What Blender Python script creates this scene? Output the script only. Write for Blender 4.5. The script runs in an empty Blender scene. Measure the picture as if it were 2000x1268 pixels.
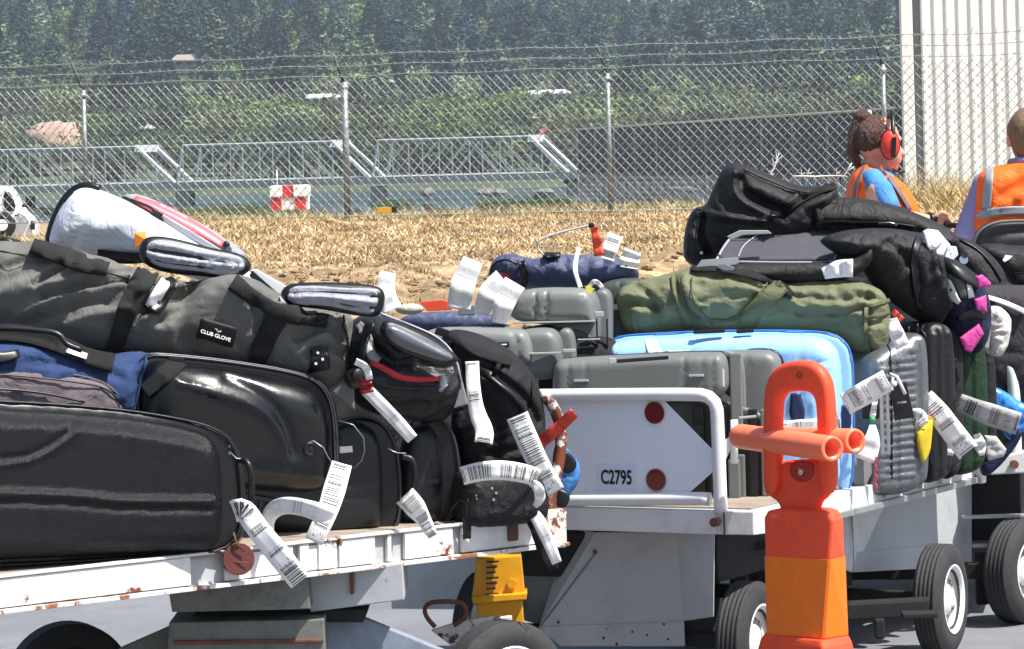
import bpy, bmesh, math, random
import numpy as np
from mathutils import Vector, Matrix, noise
from mathutils.geometry import delaunay_2d_cdt
random.seed(7); np.random.seed(7)
R_ = math.radians
F = 7000.0; HY = 300.0; CH = 1.85; TH = R_(1.5); cT, sT = math.cos(TH), math.sin(TH)
CAM = Vector((0, 0, CH))
COL = bpy.context.scene.collection
# ---------------------------------------------------------------- camera maths
def ray(px, py):
    u = px-1000; v = py-HY
    return Vector(((u*cT-v*sT)/F, 1, -(u*sT+v*cT)/F))
def P(px, py, d): return CAM+ray(px, py)*d
def proj(p):
    q = p-CAM; X = q.x/q.y*F; V = -q.z/q.y*F
    return 1000+X*cT+V*sT, HY-X*sT+V*cT
class Plane:
    def __init__(s, px, d, ang=0, tilt=0, py=600):
        a = R_(ang); t = R_(tilt)
        s.o = P(px, py, d); s.u = Vector((math.cos(a), math.sin(a), 0))
        nh = Vector((math.sin(a), -math.cos(a), 0))
        s.n = nh*math.cos(t)+Vector((0, 0, 1))*math.sin(t)
        s.v = s.n.cross(s.u).normalized()
        if s.v.z < 0: s.v = -s.v
    def pt(s, px, py):
        r = ray(px, py); return CAM+r*((s.o-CAM).dot(s.n)/r.dot(s.n))
    def loc(s, px, py):
        q = s.pt(px, py)-s.o; return q.dot(s.u), q.dot(s.v)
    def w(s, a, b, h=0): return s.o+s.u*a+s.v*b+s.n*h
# ---------------------------------------------------------------- materials
def lin(h):
    h = h.lstrip('#'); r = []
    for i in (0, 2, 4):
        c = int(h[i:i+2], 16)/255; r.append(c/12.92 if c <= .04045 else ((c+.055)/1.055)**2.4)
    return tuple(r)
MC = {}
def mat(name, col, rough=.6, metal=0, spec=.5, bump=0, bs=60, var=.18, vs=4, rust=0, rcol='#6b3418', rs=9, dirt=0, coat=0, trans=0, alpha=1, stretch=None, weave=0, fold=0, fs=16, sheen=0, sss=0):
    if name in MC: return MC[name]
    m = bpy.data.materials.new(name); m.use_nodes = True; MC[name] = m
    N = m.node_tree.nodes; L = m.node_tree.links; b = N['Principled BSDF']
    c = lin(col) if isinstance(col, str) else col
    tc = N.new('ShaderNodeTexCoord'); src = tc.outputs['Object']
    if stretch:
        mp = N.new('ShaderNodeMapping'); mp.inputs['Scale'].default_value = stretch; L.new(src, mp.inputs['Vector']); src = mp.outputs[0]
    def nz(scale, detail=4, rough_=.6):
        n = N.new('ShaderNodeTexNoise'); n.inputs['Scale'].default_value = scale; n.inputs['Detail'].default_value = detail; n.inputs['Roughness'].default_value = rough_
        L.new(src, n.inputs['Vector']); return n
    def mix(f, a, bb):
        x = N.new('ShaderNodeMix'); x.data_type = 'RGBA'
        for s_, i in ((f, 0), (a, 6), (bb, 7)):
            if hasattr(s_, 'is_output'): L.new(s_, x.inputs[i])
            elif i == 0: x.inputs[0].default_value = s_
            else: x.inputs[i].default_value = (*s_, 1)
        return x.outputs[2]
    def ramp(f, lo, hi):
        x = N.new('ShaderNodeMapRange'); x.inputs[1].default_value = lo; x.inputs[2].default_value = hi; L.new(f, x.inputs[0]); return x.outputs[0]
    n1 = nz(vs, 6, .65)
    out = mix(ramp(n1.outputs[0], .3, .7), tuple(x*(1-var) for x in c), tuple(min(1, x*(1+var)) for x in c))
    if dirt:
        n2 = nz(vs*2.7, 8, .75); out = mix(ramp(n2.outputs[0], .5, .75), out, tuple(x*(1-dirt) for x in c))
    rr = None
    if rust:
        n3 = nz(rs, 10, .72); k = ramp(n3.outputs[0], .72-rust*.25, .76-rust*.25); out = mix(k, out, lin(rcol)); rr = k
    L.new(out, b.inputs['Base Color'])
    n4 = nz(vs*3, 5); q = N.new('ShaderNodeMapRange'); q.inputs[3].default_value = max(0, rough-.08); q.inputs[4].default_value = min(1, rough+.1); L.new(n4.outputs[0], q.inputs[0]); L.new(q.outputs[0], b.inputs['Roughness'])
    b.inputs['Metallic'].default_value = metal; b.inputs['Specular IOR Level'].default_value = spec
    b.inputs['Coat Weight'].default_value = coat; b.inputs['Transmission Weight'].default_value = trans; b.inputs['Alpha'].default_value = alpha
    if sheen: b.inputs['Sheen Weight'].default_value = sheen
    if sss: b.inputs['Subsurface Weight'].default_value = sss; b.inputs['Subsurface Scale'].default_value = .01
    if bump:
        n5 = nz(bs, 5, .6); bp = N.new('ShaderNodeBump'); bp.inputs['Strength'].default_value = bump; bp.inputs['Distance'].default_value = .01
        L.new(n5.outputs[0], bp.inputs['Height']); L.new(bp.outputs[0], b.inputs['Normal'])
        if fold:
            n6 = nz(fs, 3, .5); n6.inputs['Distortion'].default_value = 1.4; n6.noise_type = 'RIDGED_MULTIFRACTAL' if False else 'FBM'
            ab = N.new('ShaderNodeMath'); ab.operation = 'SUBTRACT'; L.new(n6.outputs[0], ab.inputs[0]); ab.inputs[1].default_value = .5
            ac = N.new('ShaderNodeMath'); ac.operation = 'ABSOLUTE'; L.new(ab.outputs[0], ac.inputs[0])
            b2 = N.new('ShaderNodeBump'); b2.inputs['Strength'].default_value = fold; b2.inputs['Distance'].default_value = .035
            L.new(ac.outputs[0], b2.inputs['Height']); L.new(b2.outputs[0], bp.inputs['Normal'])
    return m
def vcmat(name, rough=.9, trans=0, spec=.3):
    """material whose colour comes from a per-face random attribute 'tone' (plants)"""
    m = bpy.data.materials.new(name); m.use_nodes = True; N = m.node_tree.nodes; L = m.node_tree.links; b = N['Principled BSDF']
    a = N.new('ShaderNodeAttribute'); a.attribute_name = 'tone'
    L.new(a.outputs['Color'], b.inputs['Base Color']); b.inputs['Roughness'].default_value = rough; b.inputs['Specular IOR Level'].default_value = spec
    return m
def fabric(name, col, **k):
    d = dict(rough=.85, bump=.25, bs=350, var=.14, vs=6, spec=.3, fold=.5, fs=8); d.update(k); return mat(name, col, **d)
def plast(name, col, **k):
    d = dict(rough=.35, bump=.12, bs=420, var=.08, vs=5); d.update(k); return mat(name, col, **d)
# ---------------------------------------------------------------- things and parts
class Thing:
    def __init__(s, name, label, cat, loc=(0, 0, 0), group=None):
        o = bpy.data.objects.new(name, None); COL.objects.link(o); o.location = loc; o.empty_display_size = .1
        o['label'] = label; o['category'] = cat
        if group: o['group'] = group
        s.r = o; s.loc = Vector(loc)
    def add(s, name, vs, fs, m, parent=None, smooth=True, uv=None, label=None):
        me = bpy.data.meshes.new(name)
        me.from_pydata([tuple(Vector(v)-s.loc) for v in vs], [], fs)
        if uv is not None:
            l = me.uv_layers.new(name='uv'); fl = me.loops
            vi = np.empty(len(fl), int); fl.foreach_get('vertex_index', vi)
            l.data.foreach_set('uv', np.asarray(uv, dtype=float)[vi].ravel())
        me.materials.append(m); o = bpy.data.objects.new(name, me); COL.objects.link(o)
        if smooth: me.polygons.foreach_set('use_smooth', [True]*len(me.polygons))
        o.parent = parent or s.r
        if label: o['label'] = label
        me.update(); return o
    def bm(s, name, b, m, parent=None, smooth=False, label=None):
        b.normal_update(); bmesh.ops.recalc_face_normals(b, faces=b.faces)
        vs = [v.co.copy() for v in b.verts]; b.verts.index_update()
        fs = [[v.index for v in f.verts] for f in b.faces]; b.free()
        o = s.add(name, vs, fs, m, parent, smooth, label=label)
        return o
def struct(name, vs, fs, m, kind='structure', smooth=True):
    me = bpy.data.meshes.new(name); me.from_pydata([tuple(v) for v in vs], [], fs); me.materials.append(m)
    if smooth: me.polygons.foreach_set('use_smooth', [True]*len(me.polygons))
    o = bpy.data.objects.new(name, me); COL.objects.link(o); o['kind'] = kind; return o
# ---------------------------------------------------------------- geometry helpers
def chaikin(p, n, closed=True):
    for _ in range(n):
        q = []
        m = len(p)
        if not closed: q.append(p[0])
        for i in range(m if closed else m-1):
            a = p[i]; b = p[(i+1) % m]
            q.append(tuple(x*.75+y*.25 for x, y in zip(a, b))); q.append(tuple(x*.25+y*.75 for x, y in zip(a, b)))
        if not closed: q.append(p[-1])
        p = q
    return p
def resample(p, n, closed=False):
    a = np.array(p+([p[0]] if closed else []), float); s = np.r_[0, np.cumsum(np.linalg.norm(np.diff(a, axis=0), axis=1))]
    t = np.linspace(0, s[-1], n+1 if closed else n)
    if closed: t = t[:-1]
    return np.stack([np.interp(t, s, a[:, k]) for k in range(a.shape[1])], 1)
def segdist(pts, poly, closed=True):
    A = poly; B = np.roll(poly, -1, 0) if closed else poly[1:]
    if not closed: A = poly[:-1]
    d = B-A; L2 = (d**2).sum(1)+1e-12
    ap = pts[:, None, :]-A[None]; t = np.clip((ap*d[None]).sum(2)/L2, 0, 1)
    return np.sqrt(((ap-t[..., None]*d[None])**2).sum(2).min(1))
def inside(pts, poly):
    x, y = pts[:, 0:1], pts[:, 1:2]; A = poly; B = np.roll(poly, -1, 0)
    c = ((A[None, :, 1] > y) != (B[None, :, 1] > y)) & (x < (B[None, :, 0]-A[None, :, 0])*(y-A[None, :, 1])/(B[None, :, 1]-A[None, :, 1]+1e-15)+A[None, :, 0])
    return c.sum(1) % 2 == 1
class Slab:
    xo = 0
    """closed solid: outline on a plane, rounded caps of height hf / hb either side of a straight wall"""
    def __init__(s, T, name, outline, pl, hf, hb, m, wall=0, R=.03, p=2.2, sm=2, n=110, grid=.022, creases=(), wr=None, parent=None, label=None, flat=0):
        s.pl = pl; s.hf = hf; s.hb = hb; s.wall = wall; s.R = R; s.p = p; s.wr = wr
        o = chaikin(list(outline), sm) if sm else list(outline)
        o = resample([tuple(x) for x in o], n, True)
        s.poly = np.array([pl.loc(*q) for q in o])
        area = .5*np.sum(s.poly[:, 0]*np.roll(s.poly[:, 1], -1)-np.roll(s.poly[:, 0], -1)*s.poly[:, 1])
        if area < 0: s.poly = s.poly[::-1].copy()
        s.cr = [(np.array([pl.loc(*q) for q in resample([tuple(z) for z in chaikin(list(c[0]), 2, False)], 14)]), c[1], c[2]) for c in creases]
        po = s.poly; N = len(po)
        tan = np.roll(po, -1, 0)-np.roll(po, 1, 0); tan /= np.linalg.norm(tan, axis=1)[:, None]+1e-9; inn = np.stack([-tan[:, 1], tan[:, 0]], 1)
        mn, mx = po.min(0), po.max(0)
        g = grid; pts = []
        for k in (.03, .12, .3, .6, 1.0):
            q = po+inn*R*k; dd = segdist(q, po); ok = (dd > R*k*.93) & inside(q, po); pts.append(q[ok][::1 if k < .5 else 1])
        gx, gy = np.meshgrid(np.arange(mn[0], mx[0], g), np.arange(mn[1], mx[1], g*.87)); gx = gx+(np.arange(gx.shape[0]) % 2)[:, None]*g/2
        q = np.stack([gx.ravel(), gy.ravel()], 1)+np.random.uniform(-.1, .1, (gx.size, 2))*g
        ok = inside(q, po); q = q[ok]
        if len(q): dd = segdist(q, po); q = q[dd > min(R*1.15, R+g*.3) if R < .08 else dd > g*.6]
        if len(q): pts.append(q)
        allp = np.concatenate([po]+pts)
        # thin out near duplicates
        key = {}; keep = list(range(N)); cell = g*.18
        for i in range(N): key[(round(allp[i, 0]/cell), round(allp[i, 1]/cell))] = 1
        for i in range(N, len(allp)):
            k = (round(allp[i, 0]/cell), round(allp[i, 1]/cell))
            if k not in key: key[k] = 1; keep.append(i)
        allp = allp[keep]
        v2, _, fc, *_r = delaunay_2d_cdt([Vector(x) for x in allp], [(i, (i+1) % N) for i in range(N)], [], 1, 1e-7)
        v2 = np.array([tuple(v) for v in v2]); d = segdist(v2, po); M = len(v2)
        h = s.h(v2, d); hbk = s.hback(d)
        bnd = d < 1e-6
        vs = [pl.w(a, b, hh+wall/2) for (a, b), hh in zip(v2, h)]; vs += [pl.w(a, b, -hh-wall/2) for (a, b), hh in zip(v2, hbk)]
        idx = list(range(M, 2*M))
        if wall == 0: idx = [i if bnd[i] else i+M for i in range(M)]
        fs = []
        for f in fc:
            a, b, c = f[:3]
            cr = (v2[b][0]-v2[a][0])*(v2[c][1]-v2[a][1])-(v2[b][1]-v2[a][1])*(v2[c][0]-v2[a][0])
            if abs(cr) < 1e-12: continue
            if pl.u.cross(pl.v).dot(pl.n) < 0: cr = -cr
            t = (a, b, c) if cr > 0 else (a, c, b)
            fs.append(t); g3 = (idx[t[0]], idx[t[2]], idx[t[1]])
            if len(set(g3)) == 3 and not all(bnd[x] for x in t): fs.append(g3)
            elif wall: fs.append(g3)
        if wall:
            be = {}
            for t in fs[::1]:
                if max(t) < M:
                    for x, y in ((t[0], t[1]), (t[1], t[2]), (t[2], t[0])): be[(x, y)] = 1
            for (x, y) in list(be):
                if (y, x) not in be: fs.append((y, x, x+M, y+M))
        s.T = T
        s.o = T.add(name, vs, fs, m, parent, smooth=not flat, label=label)
    def h(s, q, d=None):
        if d is None: d = segdist(q, s.poly)*inside(q, s.poly)
        t = np.clip(d/s.R, 0, 1); h = s.hf*(1-(1-t)**s.p)**(1/s.p)
        tt = np.clip(d/.03, 0, 1)
        if s.wr:
            amp, sc, ang, an = s.wr; amp *= 1.35; a = R_(ang); ca, sa = math.cos(a), math.sin(a)
            sd = s.pl.o.x*3.1+s.pl.o.z*7
            wv = []
            for x, y in q:
                U = (x*ca+y*sa)*sc; V = (-x*sa+y*ca)*sc*an
                k = noise.noise(Vector((U*.6+sd, V*.6, 9.3)))
                n1 = 1-2*abs(noise.noise(Vector((U+k*1.5+sd, V+k*1.1, 1.7)))); n2 = 1-2*abs(noise.noise(Vector((U*2.3+sd, V*2.1+k, 4.1))))
                n3 = 1-2*abs(noise.noise(Vector((U*5.1+sd, V*4.3+k*2, 7.7)))); wv.append(amp*((n1-.6)*.62+(n2-.6)*.28+(n3-.6)*.12))
            h = h+np.array(wv)*tt
        for pl, am, w in s.cr:
            dd = segdist(q, pl, False); h = h+am*np.exp(-(dd/w)**2)*tt
        return h
    def hback(s, d):
        t = np.clip(d/s.R, 0, 1); return s.hb*(1-(1-t)**s.p)**(1/s.p)
    def calm(s):
        w = s.wr; s.wr = None; return w
    def pt(s, px, py, off=.002):
        x, y = px, py
        for _ in range(4):
            a, b = s.pl.loc(x, y); h = float(s.h(np.array([[a, b]]))[0])
            w = s.pl.w(a, b, h+s.wall/2+off+s.xo); X, Y = proj(w); x += (px-X)*.9; y += (py-Y)*.9
        return w
def over(fn):
    def g(sf, *a, **k):
        w = sf.calm(); sf.xo = w[0]*.55 if w else 0
        try: return fn(sf, *a, **k)
        finally: sf.wr = w; sf.xo = 0
    return g
@over
def strap(sf, name, path, wpx, m, off=.004, th=.004, parent=None, n=18, sm=2, across=5, label=None, uv=False):
    q = resample([tuple(x) for x in (chaikin(list(path), sm, False) if sm else path)], n); tn = np.gradient(q, axis=0); tn /= np.linalg.norm(tn, axis=1)[:, None]+1e-9
    W = np.interp(np.linspace(0, 1, n), np.linspace(0, 1, len(wpx)), wpx) if hasattr(wpx, '__len__') else np.full(n, wpx)
    top = [[sf.pt(q[i, 0]-tn[i, 1]*W[i]*(k/(across-1)-.5), q[i, 1]+tn[i, 0]*W[i]*(k/(across-1)-.5), off) for k in range(across)] for i in range(n)]
    nn = sf.pl.n; vs = [p for r in top for p in r]+[p-nn*(th+off*.6) for r in top for p in r]
    fs = grid_faces(n, across); M = n*across
    U = [(i/(n-1), k/(across-1)) for i in range(n) for k in range(across)]*2
    return sf.T.add(name, vs, closed_grid(n, across), m, parent or sf.o, label=label, uv=U)
def grid_faces(n, k, o=0): return [(o+i*k+j, o+i*k+j+1, o+(i+1)*k+j+1, o+(i+1)*k+j) for i in range(n-1) for j in range(k-1)]
def closed_grid(n, k):
    M = n*k; f = grid_faces(n, k); f += [tuple(reversed([x+M for x in q])) for q in grid_faces(n, k)]
    for i in range(n-1): f.append((i*k, (i+1)*k, (i+1)*k+M, i*k+M)); f.append(((i+1)*k+k-1, i*k+k-1, i*k+k-1+M, (i+1)*k+k-1+M))
    for j in range(k-1): f.append((j+1, j, j+M, j+1+M)); f.append(((n-1)*k+j, (n-1)*k+j+1, (n-1)*k+j+1+M, (n-1)*k+j+M))
    return f
def tube(pts, r, k=8, cap=True, closed=False):
    pts = [Vector(p) for p in pts]; n = len(pts); vs = []; up = Vector((.13, .21, .97)).normalized()
    for i in range(n):
        a = pts[i-1] if (i or closed) else pts[0]; b = pts[(i+1) % n] if (i < n-1 or closed) else pts[-1]
        t = (b-a).normalized(); s1 = t.cross(up)
        if s1.length < .05: s1 = t.cross(Vector((1, 0, 0)))
        s1.normalize(); s2 = t.cross(s1); rr = r[i] if hasattr(r, '__len__') else r
        for j in range(k): w = 2*math.pi*j/k; vs.append(pts[i]+(s1*math.cos(w)+s2*math.sin(w))*rr)
    fs = [(i*k+j, i*k+(j+1) % k, ((i+1) % n)*k+(j+1) % k, ((i+1) % n)*k+j) for i in range(n if closed else n-1) for j in range(k)]
    if cap and not closed: fs += [tuple(range(k))[::-1], tuple((n-1)*k+j for j in range(k))]
    return vs, fs
def join(L):
    V = []; Fc = []
    for vs, fs in L: o = len(V); V += list(vs); Fc += [tuple(x+o for x in f) for f in fs]
    return V, Fc
@over
def sline(sf, name, path, r, m, off=.002, parent=None, n=30, sm=2, k=6):
    q = resample([tuple(x) for x in (chaikin(list(path), sm, False) if sm else path)], n)
    vs, fs = tube([sf.pt(x, y, off) for x, y in q], r, k); return sf.T.add(name, vs, fs, m, parent or sf.o)
@over
def patch(sf, name, poly, m, off=.004, th=.003, parent=None, n=7, label=None):
    """four sided patch lying on a surface; corners in order"""
    a, b, c, d = [np.array(p, float) for p in poly]; vs = []; nn = sf.pl.n
    for i in range(n):
        s_ = i/(n-1)
        for j in range(n):
            t = j/(n-1); q = a*(1-s_)*(1-t)+b*(1-s_)*t+c*s_*t+d*s_*(1-t); vs.append(sf.pt(q[0], q[1], off))
    U = [(i/(n-1), j/(n-1)) for i in range(n) for j in range(n)]*2
    return sf.T.add(name, vs+[v-nn*th for v in vs], closed_grid(n, n), m, parent or sf.o, label=label, uv=U)
def box(c, u, v, w):
    """box from centre and three half vectors"""
    c, u, v, w = map(Vector, (c, u, v, w)); vs = [c+u*a+v*b+w*d for a in (-1, 1) for b in (-1, 1) for d in (-1, 1)]
    return vs, [(0, 1, 3, 2), (4, 6, 7, 5), (0, 4, 5, 1), (2, 3, 7, 6), (0, 2, 6, 4), (1, 5, 7, 3)]
def bbox(vs, fs, bev=.004, seg=2):
    b = bmesh.new(); bv = [b.verts.new(v) for v in vs]
    for f in fs: b.faces.new([bv[i] for i in f])
    bmesh.ops.recalc_face_normals(b, faces=b.faces)
    if bev: bmesh.ops.bevel(b, geom=b.edges[:], offset=bev, segments=seg, affect='EDGES', profile=.6)
    return b
def ext(pts, vec, bev=0):
    vec = Vector(vec); n = len(pts); vs = [Vector(p) for p in pts]+[Vector(p)+vec for p in pts]
    return bbox(vs, [tuple(range(n)), tuple(range(2*n-1, n-1, -1))]+[(i, (i+1) % n, (i+1) % n+n, i+n) for i in range(n)], bev)
def disc(c, n, r, th, k=28, hole=0, prof=None):
    """lathe about axis n through c. prof = [(radius, height)]"""
    n = Vector(n).normalized(); a = n.orthogonal().normalized(); b = n.cross(a); c = Vector(c)
    prof = prof or [(0.0005, th/2), (r*.97, th/2), (r, th/2-.001), (r, -th/2), (0.0005, -th/2)]
    vs = []; m = len(prof)
    for rr, hh in prof:
        for j in range(k): w = 2*math.pi*j/k; vs.append(c+(a*math.cos(w)+b*math.sin(w))*rr+n*hh)
    return vs, [(i*k+j, (i+1)*k+j, (i+1)*k+(j+1) % k, i*k+(j+1) % k) for i in range(m-1) for j in range(k)]
def sph(c, rx, ry=None, rz=None, rot=None, k=20, l=12):
    ry = ry or rx; rz = rz or rx; c = Vector(c); vs = []
    for i in range(l+1):
        t = math.pi*i/l
        for j in range(k):
            w = 2*math.pi*j/k; p = Vector((rx*math.sin(t)*math.cos(w), ry*math.sin(t)*math.sin(w), rz*math.cos(t)))
            if rot: p = rot @ p
            vs.append(c+p)
    return vs, [(i*k+j, (i+1)*k+j, (i+1)*k+(j+1) % k, i*k+(j+1) % k) for i in range(l) for j in range(k)]
def cap_(a, b, ra, rb, k=14):
    a = Vector(a); b = Vector(b); d = (b-a); L = d.length; d.normalize(); pts = []; rr = []
    for i in range(7): t = -math.pi/2+i*math.pi/12; pts.append(a+d*ra*math.sin(t)); rr.append(max(.0005, ra*math.cos(t)))
    for i in range(1, 7): t = i*math.pi/12; pts.append(b+d*rb*math.sin(t)); rr.append(max(.0005, rb*math.cos(t)))
    return tube(pts, rr, k)
def remeshed(parts, vox, smooth_it=6):
    vs, fs = join(parts); me = bpy.data.meshes.new('tmp'); me.from_pydata([tuple(v) for v in vs], [], fs)
    b = bmesh.new(); b.from_mesh(me); bmesh.ops.remove_doubles(b, verts=b.verts, dist=1e-5); bmesh.ops.recalc_face_normals(b, faces=b.faces); b.to_mesh(me); b.free()
    o = bpy.data.objects.new('tmp', me); COL.objects.link(o)
    r = o.modifiers.new('r', 'REMESH'); r.mode = 'VOXEL'; r.voxel_size = vox
    s_ = o.modifiers.new('s', 'SMOOTH'); s_.factor = .6; s_.iterations = smooth_it
    dg = bpy.context.evaluated_depsgraph_get(); dg.update(); m2 = bpy.data.meshes.new_from_object(o.evaluated_get(dg))
    V = [v.co.copy() for v in m2.vertices]; Fs = [tuple(p.vertices) for p in m2.polygons]
    bpy.data.objects.remove(o); bpy.data.meshes.remove(me); bpy.data.meshes.remove(m2); return V, Fs
def text_mesh(T, name, txt, origin, ux, uy, size, m, parent=None, xs=1, bold=.0, th=.002, n=None):
    cu = bpy.data.curves.new('t', 'FONT'); cu.body = txt; cu.size = 1; cu.offset = bold; cu.extrude = 0
    o = bpy.data.objects.new('t', cu); COL.objects.link(o); dg = bpy.context.evaluated_depsgraph_get(); dg.update()
    me = bpy.data.meshes.new_from_object(o.evaluated_get(dg)); V = [v.co.copy() for v in me.vertices]; Fs = [tuple(p.vertices) for p in me.polygons]
    bpy.data.objects.remove(o); bpy.data.curves.remove(cu); bpy.data.meshes.remove(me)
    xc = (min(v.x for v in V)+max(v.x for v in V))/2; yc = (min(v.y for v in V)+max(v.y for v in V))/2
    ux = Vector(ux).normalized(); uy = Vector(uy).normalized(); o3 = Vector(origin)
    b = bmesh.new(); bv = [b.verts.new(o3+ux*((v.x-xc)*size*xs)+uy*((v.y-yc)*size)) for v in V]
    for f in Fs:
        try: b.faces.new([bv[i] for i in f])
        except ValueError: pass
    nn = ux.cross(uy); r = bmesh.ops.extrude_face_region(b, geom=b.faces[:])
    for g in r['geom']:
        if isinstance(g, bmesh.types.BMVert): g.co += nn*th
    return T.bm(name, b, m, parent)
# ---- luggage tag paper: printed bars along the strip
def tagmat(name, seed, base='#e9e9e6', dens=.5, ink='#2a2c30'):
    m = bpy.data.materials.new(name); m.use_nodes = True; N = m.node_tree.nodes; L = m.node_tree.links; b = N['Principled BSDF']
    uv = N.new('ShaderNodeUVMap'); uv.uv_map = 'uv'; sp = N.new('ShaderNodeSeparateXYZ'); L.new(uv.outputs[0], sp.inputs[0])
    def math_(op, a, bb=None):
        x = N.new('ShaderNodeMath'); x.operation = op
        for i, q in enumerate((a, bb)):
            if q is None: continue
            if hasattr(q, 'is_output'): L.new(q, x.inputs[i])
            else: x.inputs[i].default_value = q
        return x.outputs[0]
    def n1(src, sc, sd):
        k = N.new('ShaderNodeTexNoise'); k.noise_dimensions = '1D'; k.inputs['Scale'].default_value = sc; k.inputs['Detail'].default_value = 0
        L.new(math_('ADD', src, sd), k.inputs['W']); return k.outputs[0]
    bars = math_('GREATER_THAN', n1(sp.outputs[0], 75, seed), .5)
    zone = math_('GREATER_THAN', n1(sp.outputs[0], 5, seed*3.3+2), 1-dens)
    edge = math_('MULTIPLY', math_('GREATER_THAN', sp.outputs[1], .14), math_('LESS_THAN', sp.outputs[1], .86))
    k2 = N.new('ShaderNodeTexNoise'); k2.inputs['Scale'].default_value = 22; k2.inputs['Detail'].default_value = 0; L.new(uv.outputs[0], k2.inputs['Vector'])
    txt = math_('MULTIPLY', math_('GREATER_THAN', k2.outputs[0], .6), math_('GREATER_THAN', n1(sp.outputs[0], 7, seed+9), .55))
    ex = math_('MULTIPLY', edge, math_('MAXIMUM', math_('MULTIPLY', bars, zone), math_('MULTIPLY', txt, .7)))
    x = N.new('ShaderNodeMix'); x.data_type = 'RGBA'; L.new(ex, x.inputs[0]); x.inputs[6].default_value = (*lin(base), 1); x.inputs[7].default_value = (*lin(ink), 1)
    L.new(x.outputs[2], b.inputs['Base Color']); b.inputs['Roughness'].default_value = .45; MC[name] = m; return m
TAGM = [tagmat('printed_tag_%d' % i, 1.7+i*5.3, dens=d) for i, d in enumerate((.5, .42, .55, .6, .35, .48))]
NT = 0
faint = tagmat('faint_tag', 31.0, '#e4e3e0', .3, ink='#a9abb0')
def tag(label, pts, wpx, m=None, kind='luggage_tag', cat='luggage tag', group='paper tags on the luggage', n=26, slant=.25, sm=2, lean=0):
    """paper strip: pts=[(px,py,d)]"""
    global NT
    q = resample([tuple(x) for x in (chaikin(list(pts), sm, False) if sm else pts)], n)
    T = Thing(kind, label, cat, P(*q[0]), group); tn = np.gradient(q[:, :2], axis=0); tn /= np.linalg.norm(tn, axis=1)[:, None]+1e-9
    W = np.interp(np.linspace(0, 1, n), np.linspace(0, 1, len(wpx)), wpx) if hasattr(wpx, '__len__') else np.full(n, wpx)
    k = 4; vs = []; U = []
    for i in range(n):
        for j in range(k):
            t = j/(k-1)-.5; s_ = W[i]/F*q[i, 2]
            vs.append(P(q[i, 0]-tn[i, 1]*W[i]*t, q[i, 1]+tn[i, 0]*W[i]*t, q[i, 2]+t*s_*slant+.004*math.sin(i*.5)+(.25-t*t)*.006)); U.append((i/(n-1), j/(k-1)))
    vs2 = [v+Vector((0, .0012, 0)) for v in vs]
    T.add('paper_strip', vs+vs2, closed_grid(n, k), m or TAGM[NT % 6], uv=U*2); NT += 1
    return T
# ================================================================ SETTING AND BACKGROUND
def sst(t): t = max(0., min(1., t)); return t*t*(3-2*t)
def gz(x, y):
    z = .80*sst((y-26.5)/7.5)+.16*sst((y-33)/16)
    if y > 55: z = .96-.5*sst((y-55)/20)-.5*sst((y-72)/30)-.4*sst((y-100)/45)
    if y > 150: z -= 3.6*sst((y-150)/12)
    if 26 < y < 60:
        k = sst((y-26.5)/3)*(1-sst((y-33)/5))
        z += noise.noise(Vector((x*.9, y*.5, 0)))*.16*k+noise.noise(Vector((x*3.1, y*2.2, 5)))*.11*k+noise.noise(Vector((x*9, y*6, 5)))*.05*k
        z += noise.noise(Vector((x*.35, y*.12, 3)))*.05
    if 38 < y < 120: z -= .26*sst((-x/y*7000-860)/70)*sst((y-38)/8)
    return z
def npmesh(name, V, Tr, tone, m, smooth=False):
    me = bpy.data.meshes.new(name); V = np.asarray(V, np.float32); Tr = np.asarray(Tr, np.int32)
    me.vertices.add(len(V)); me.vertices.foreach_set('co', V.ravel()); me.loops.add(Tr.size); me.loops.foreach_set('vertex_index', Tr.ravel())
    me.polygons.add(len(Tr)); me.polygons.foreach_set('loop_start', np.arange(0, Tr.size, 3, dtype=np.int32)); me.update(calc_edges=True)
    if tone is not None:
        a = me.attributes.new('tone', 'FLOAT_COLOR', 'POINT'); c = np.ones((len(V), 4), np.float32); c[:, :3] = tone; a.data.foreach_set('color', c.ravel())
    me.materials.append(m); return me
def link(name, me, **props):
    o = bpy.data.objects.new(name, me); COL.objects.link(o)
    for k, v in props.items(): o[k] = v
    return o
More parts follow.
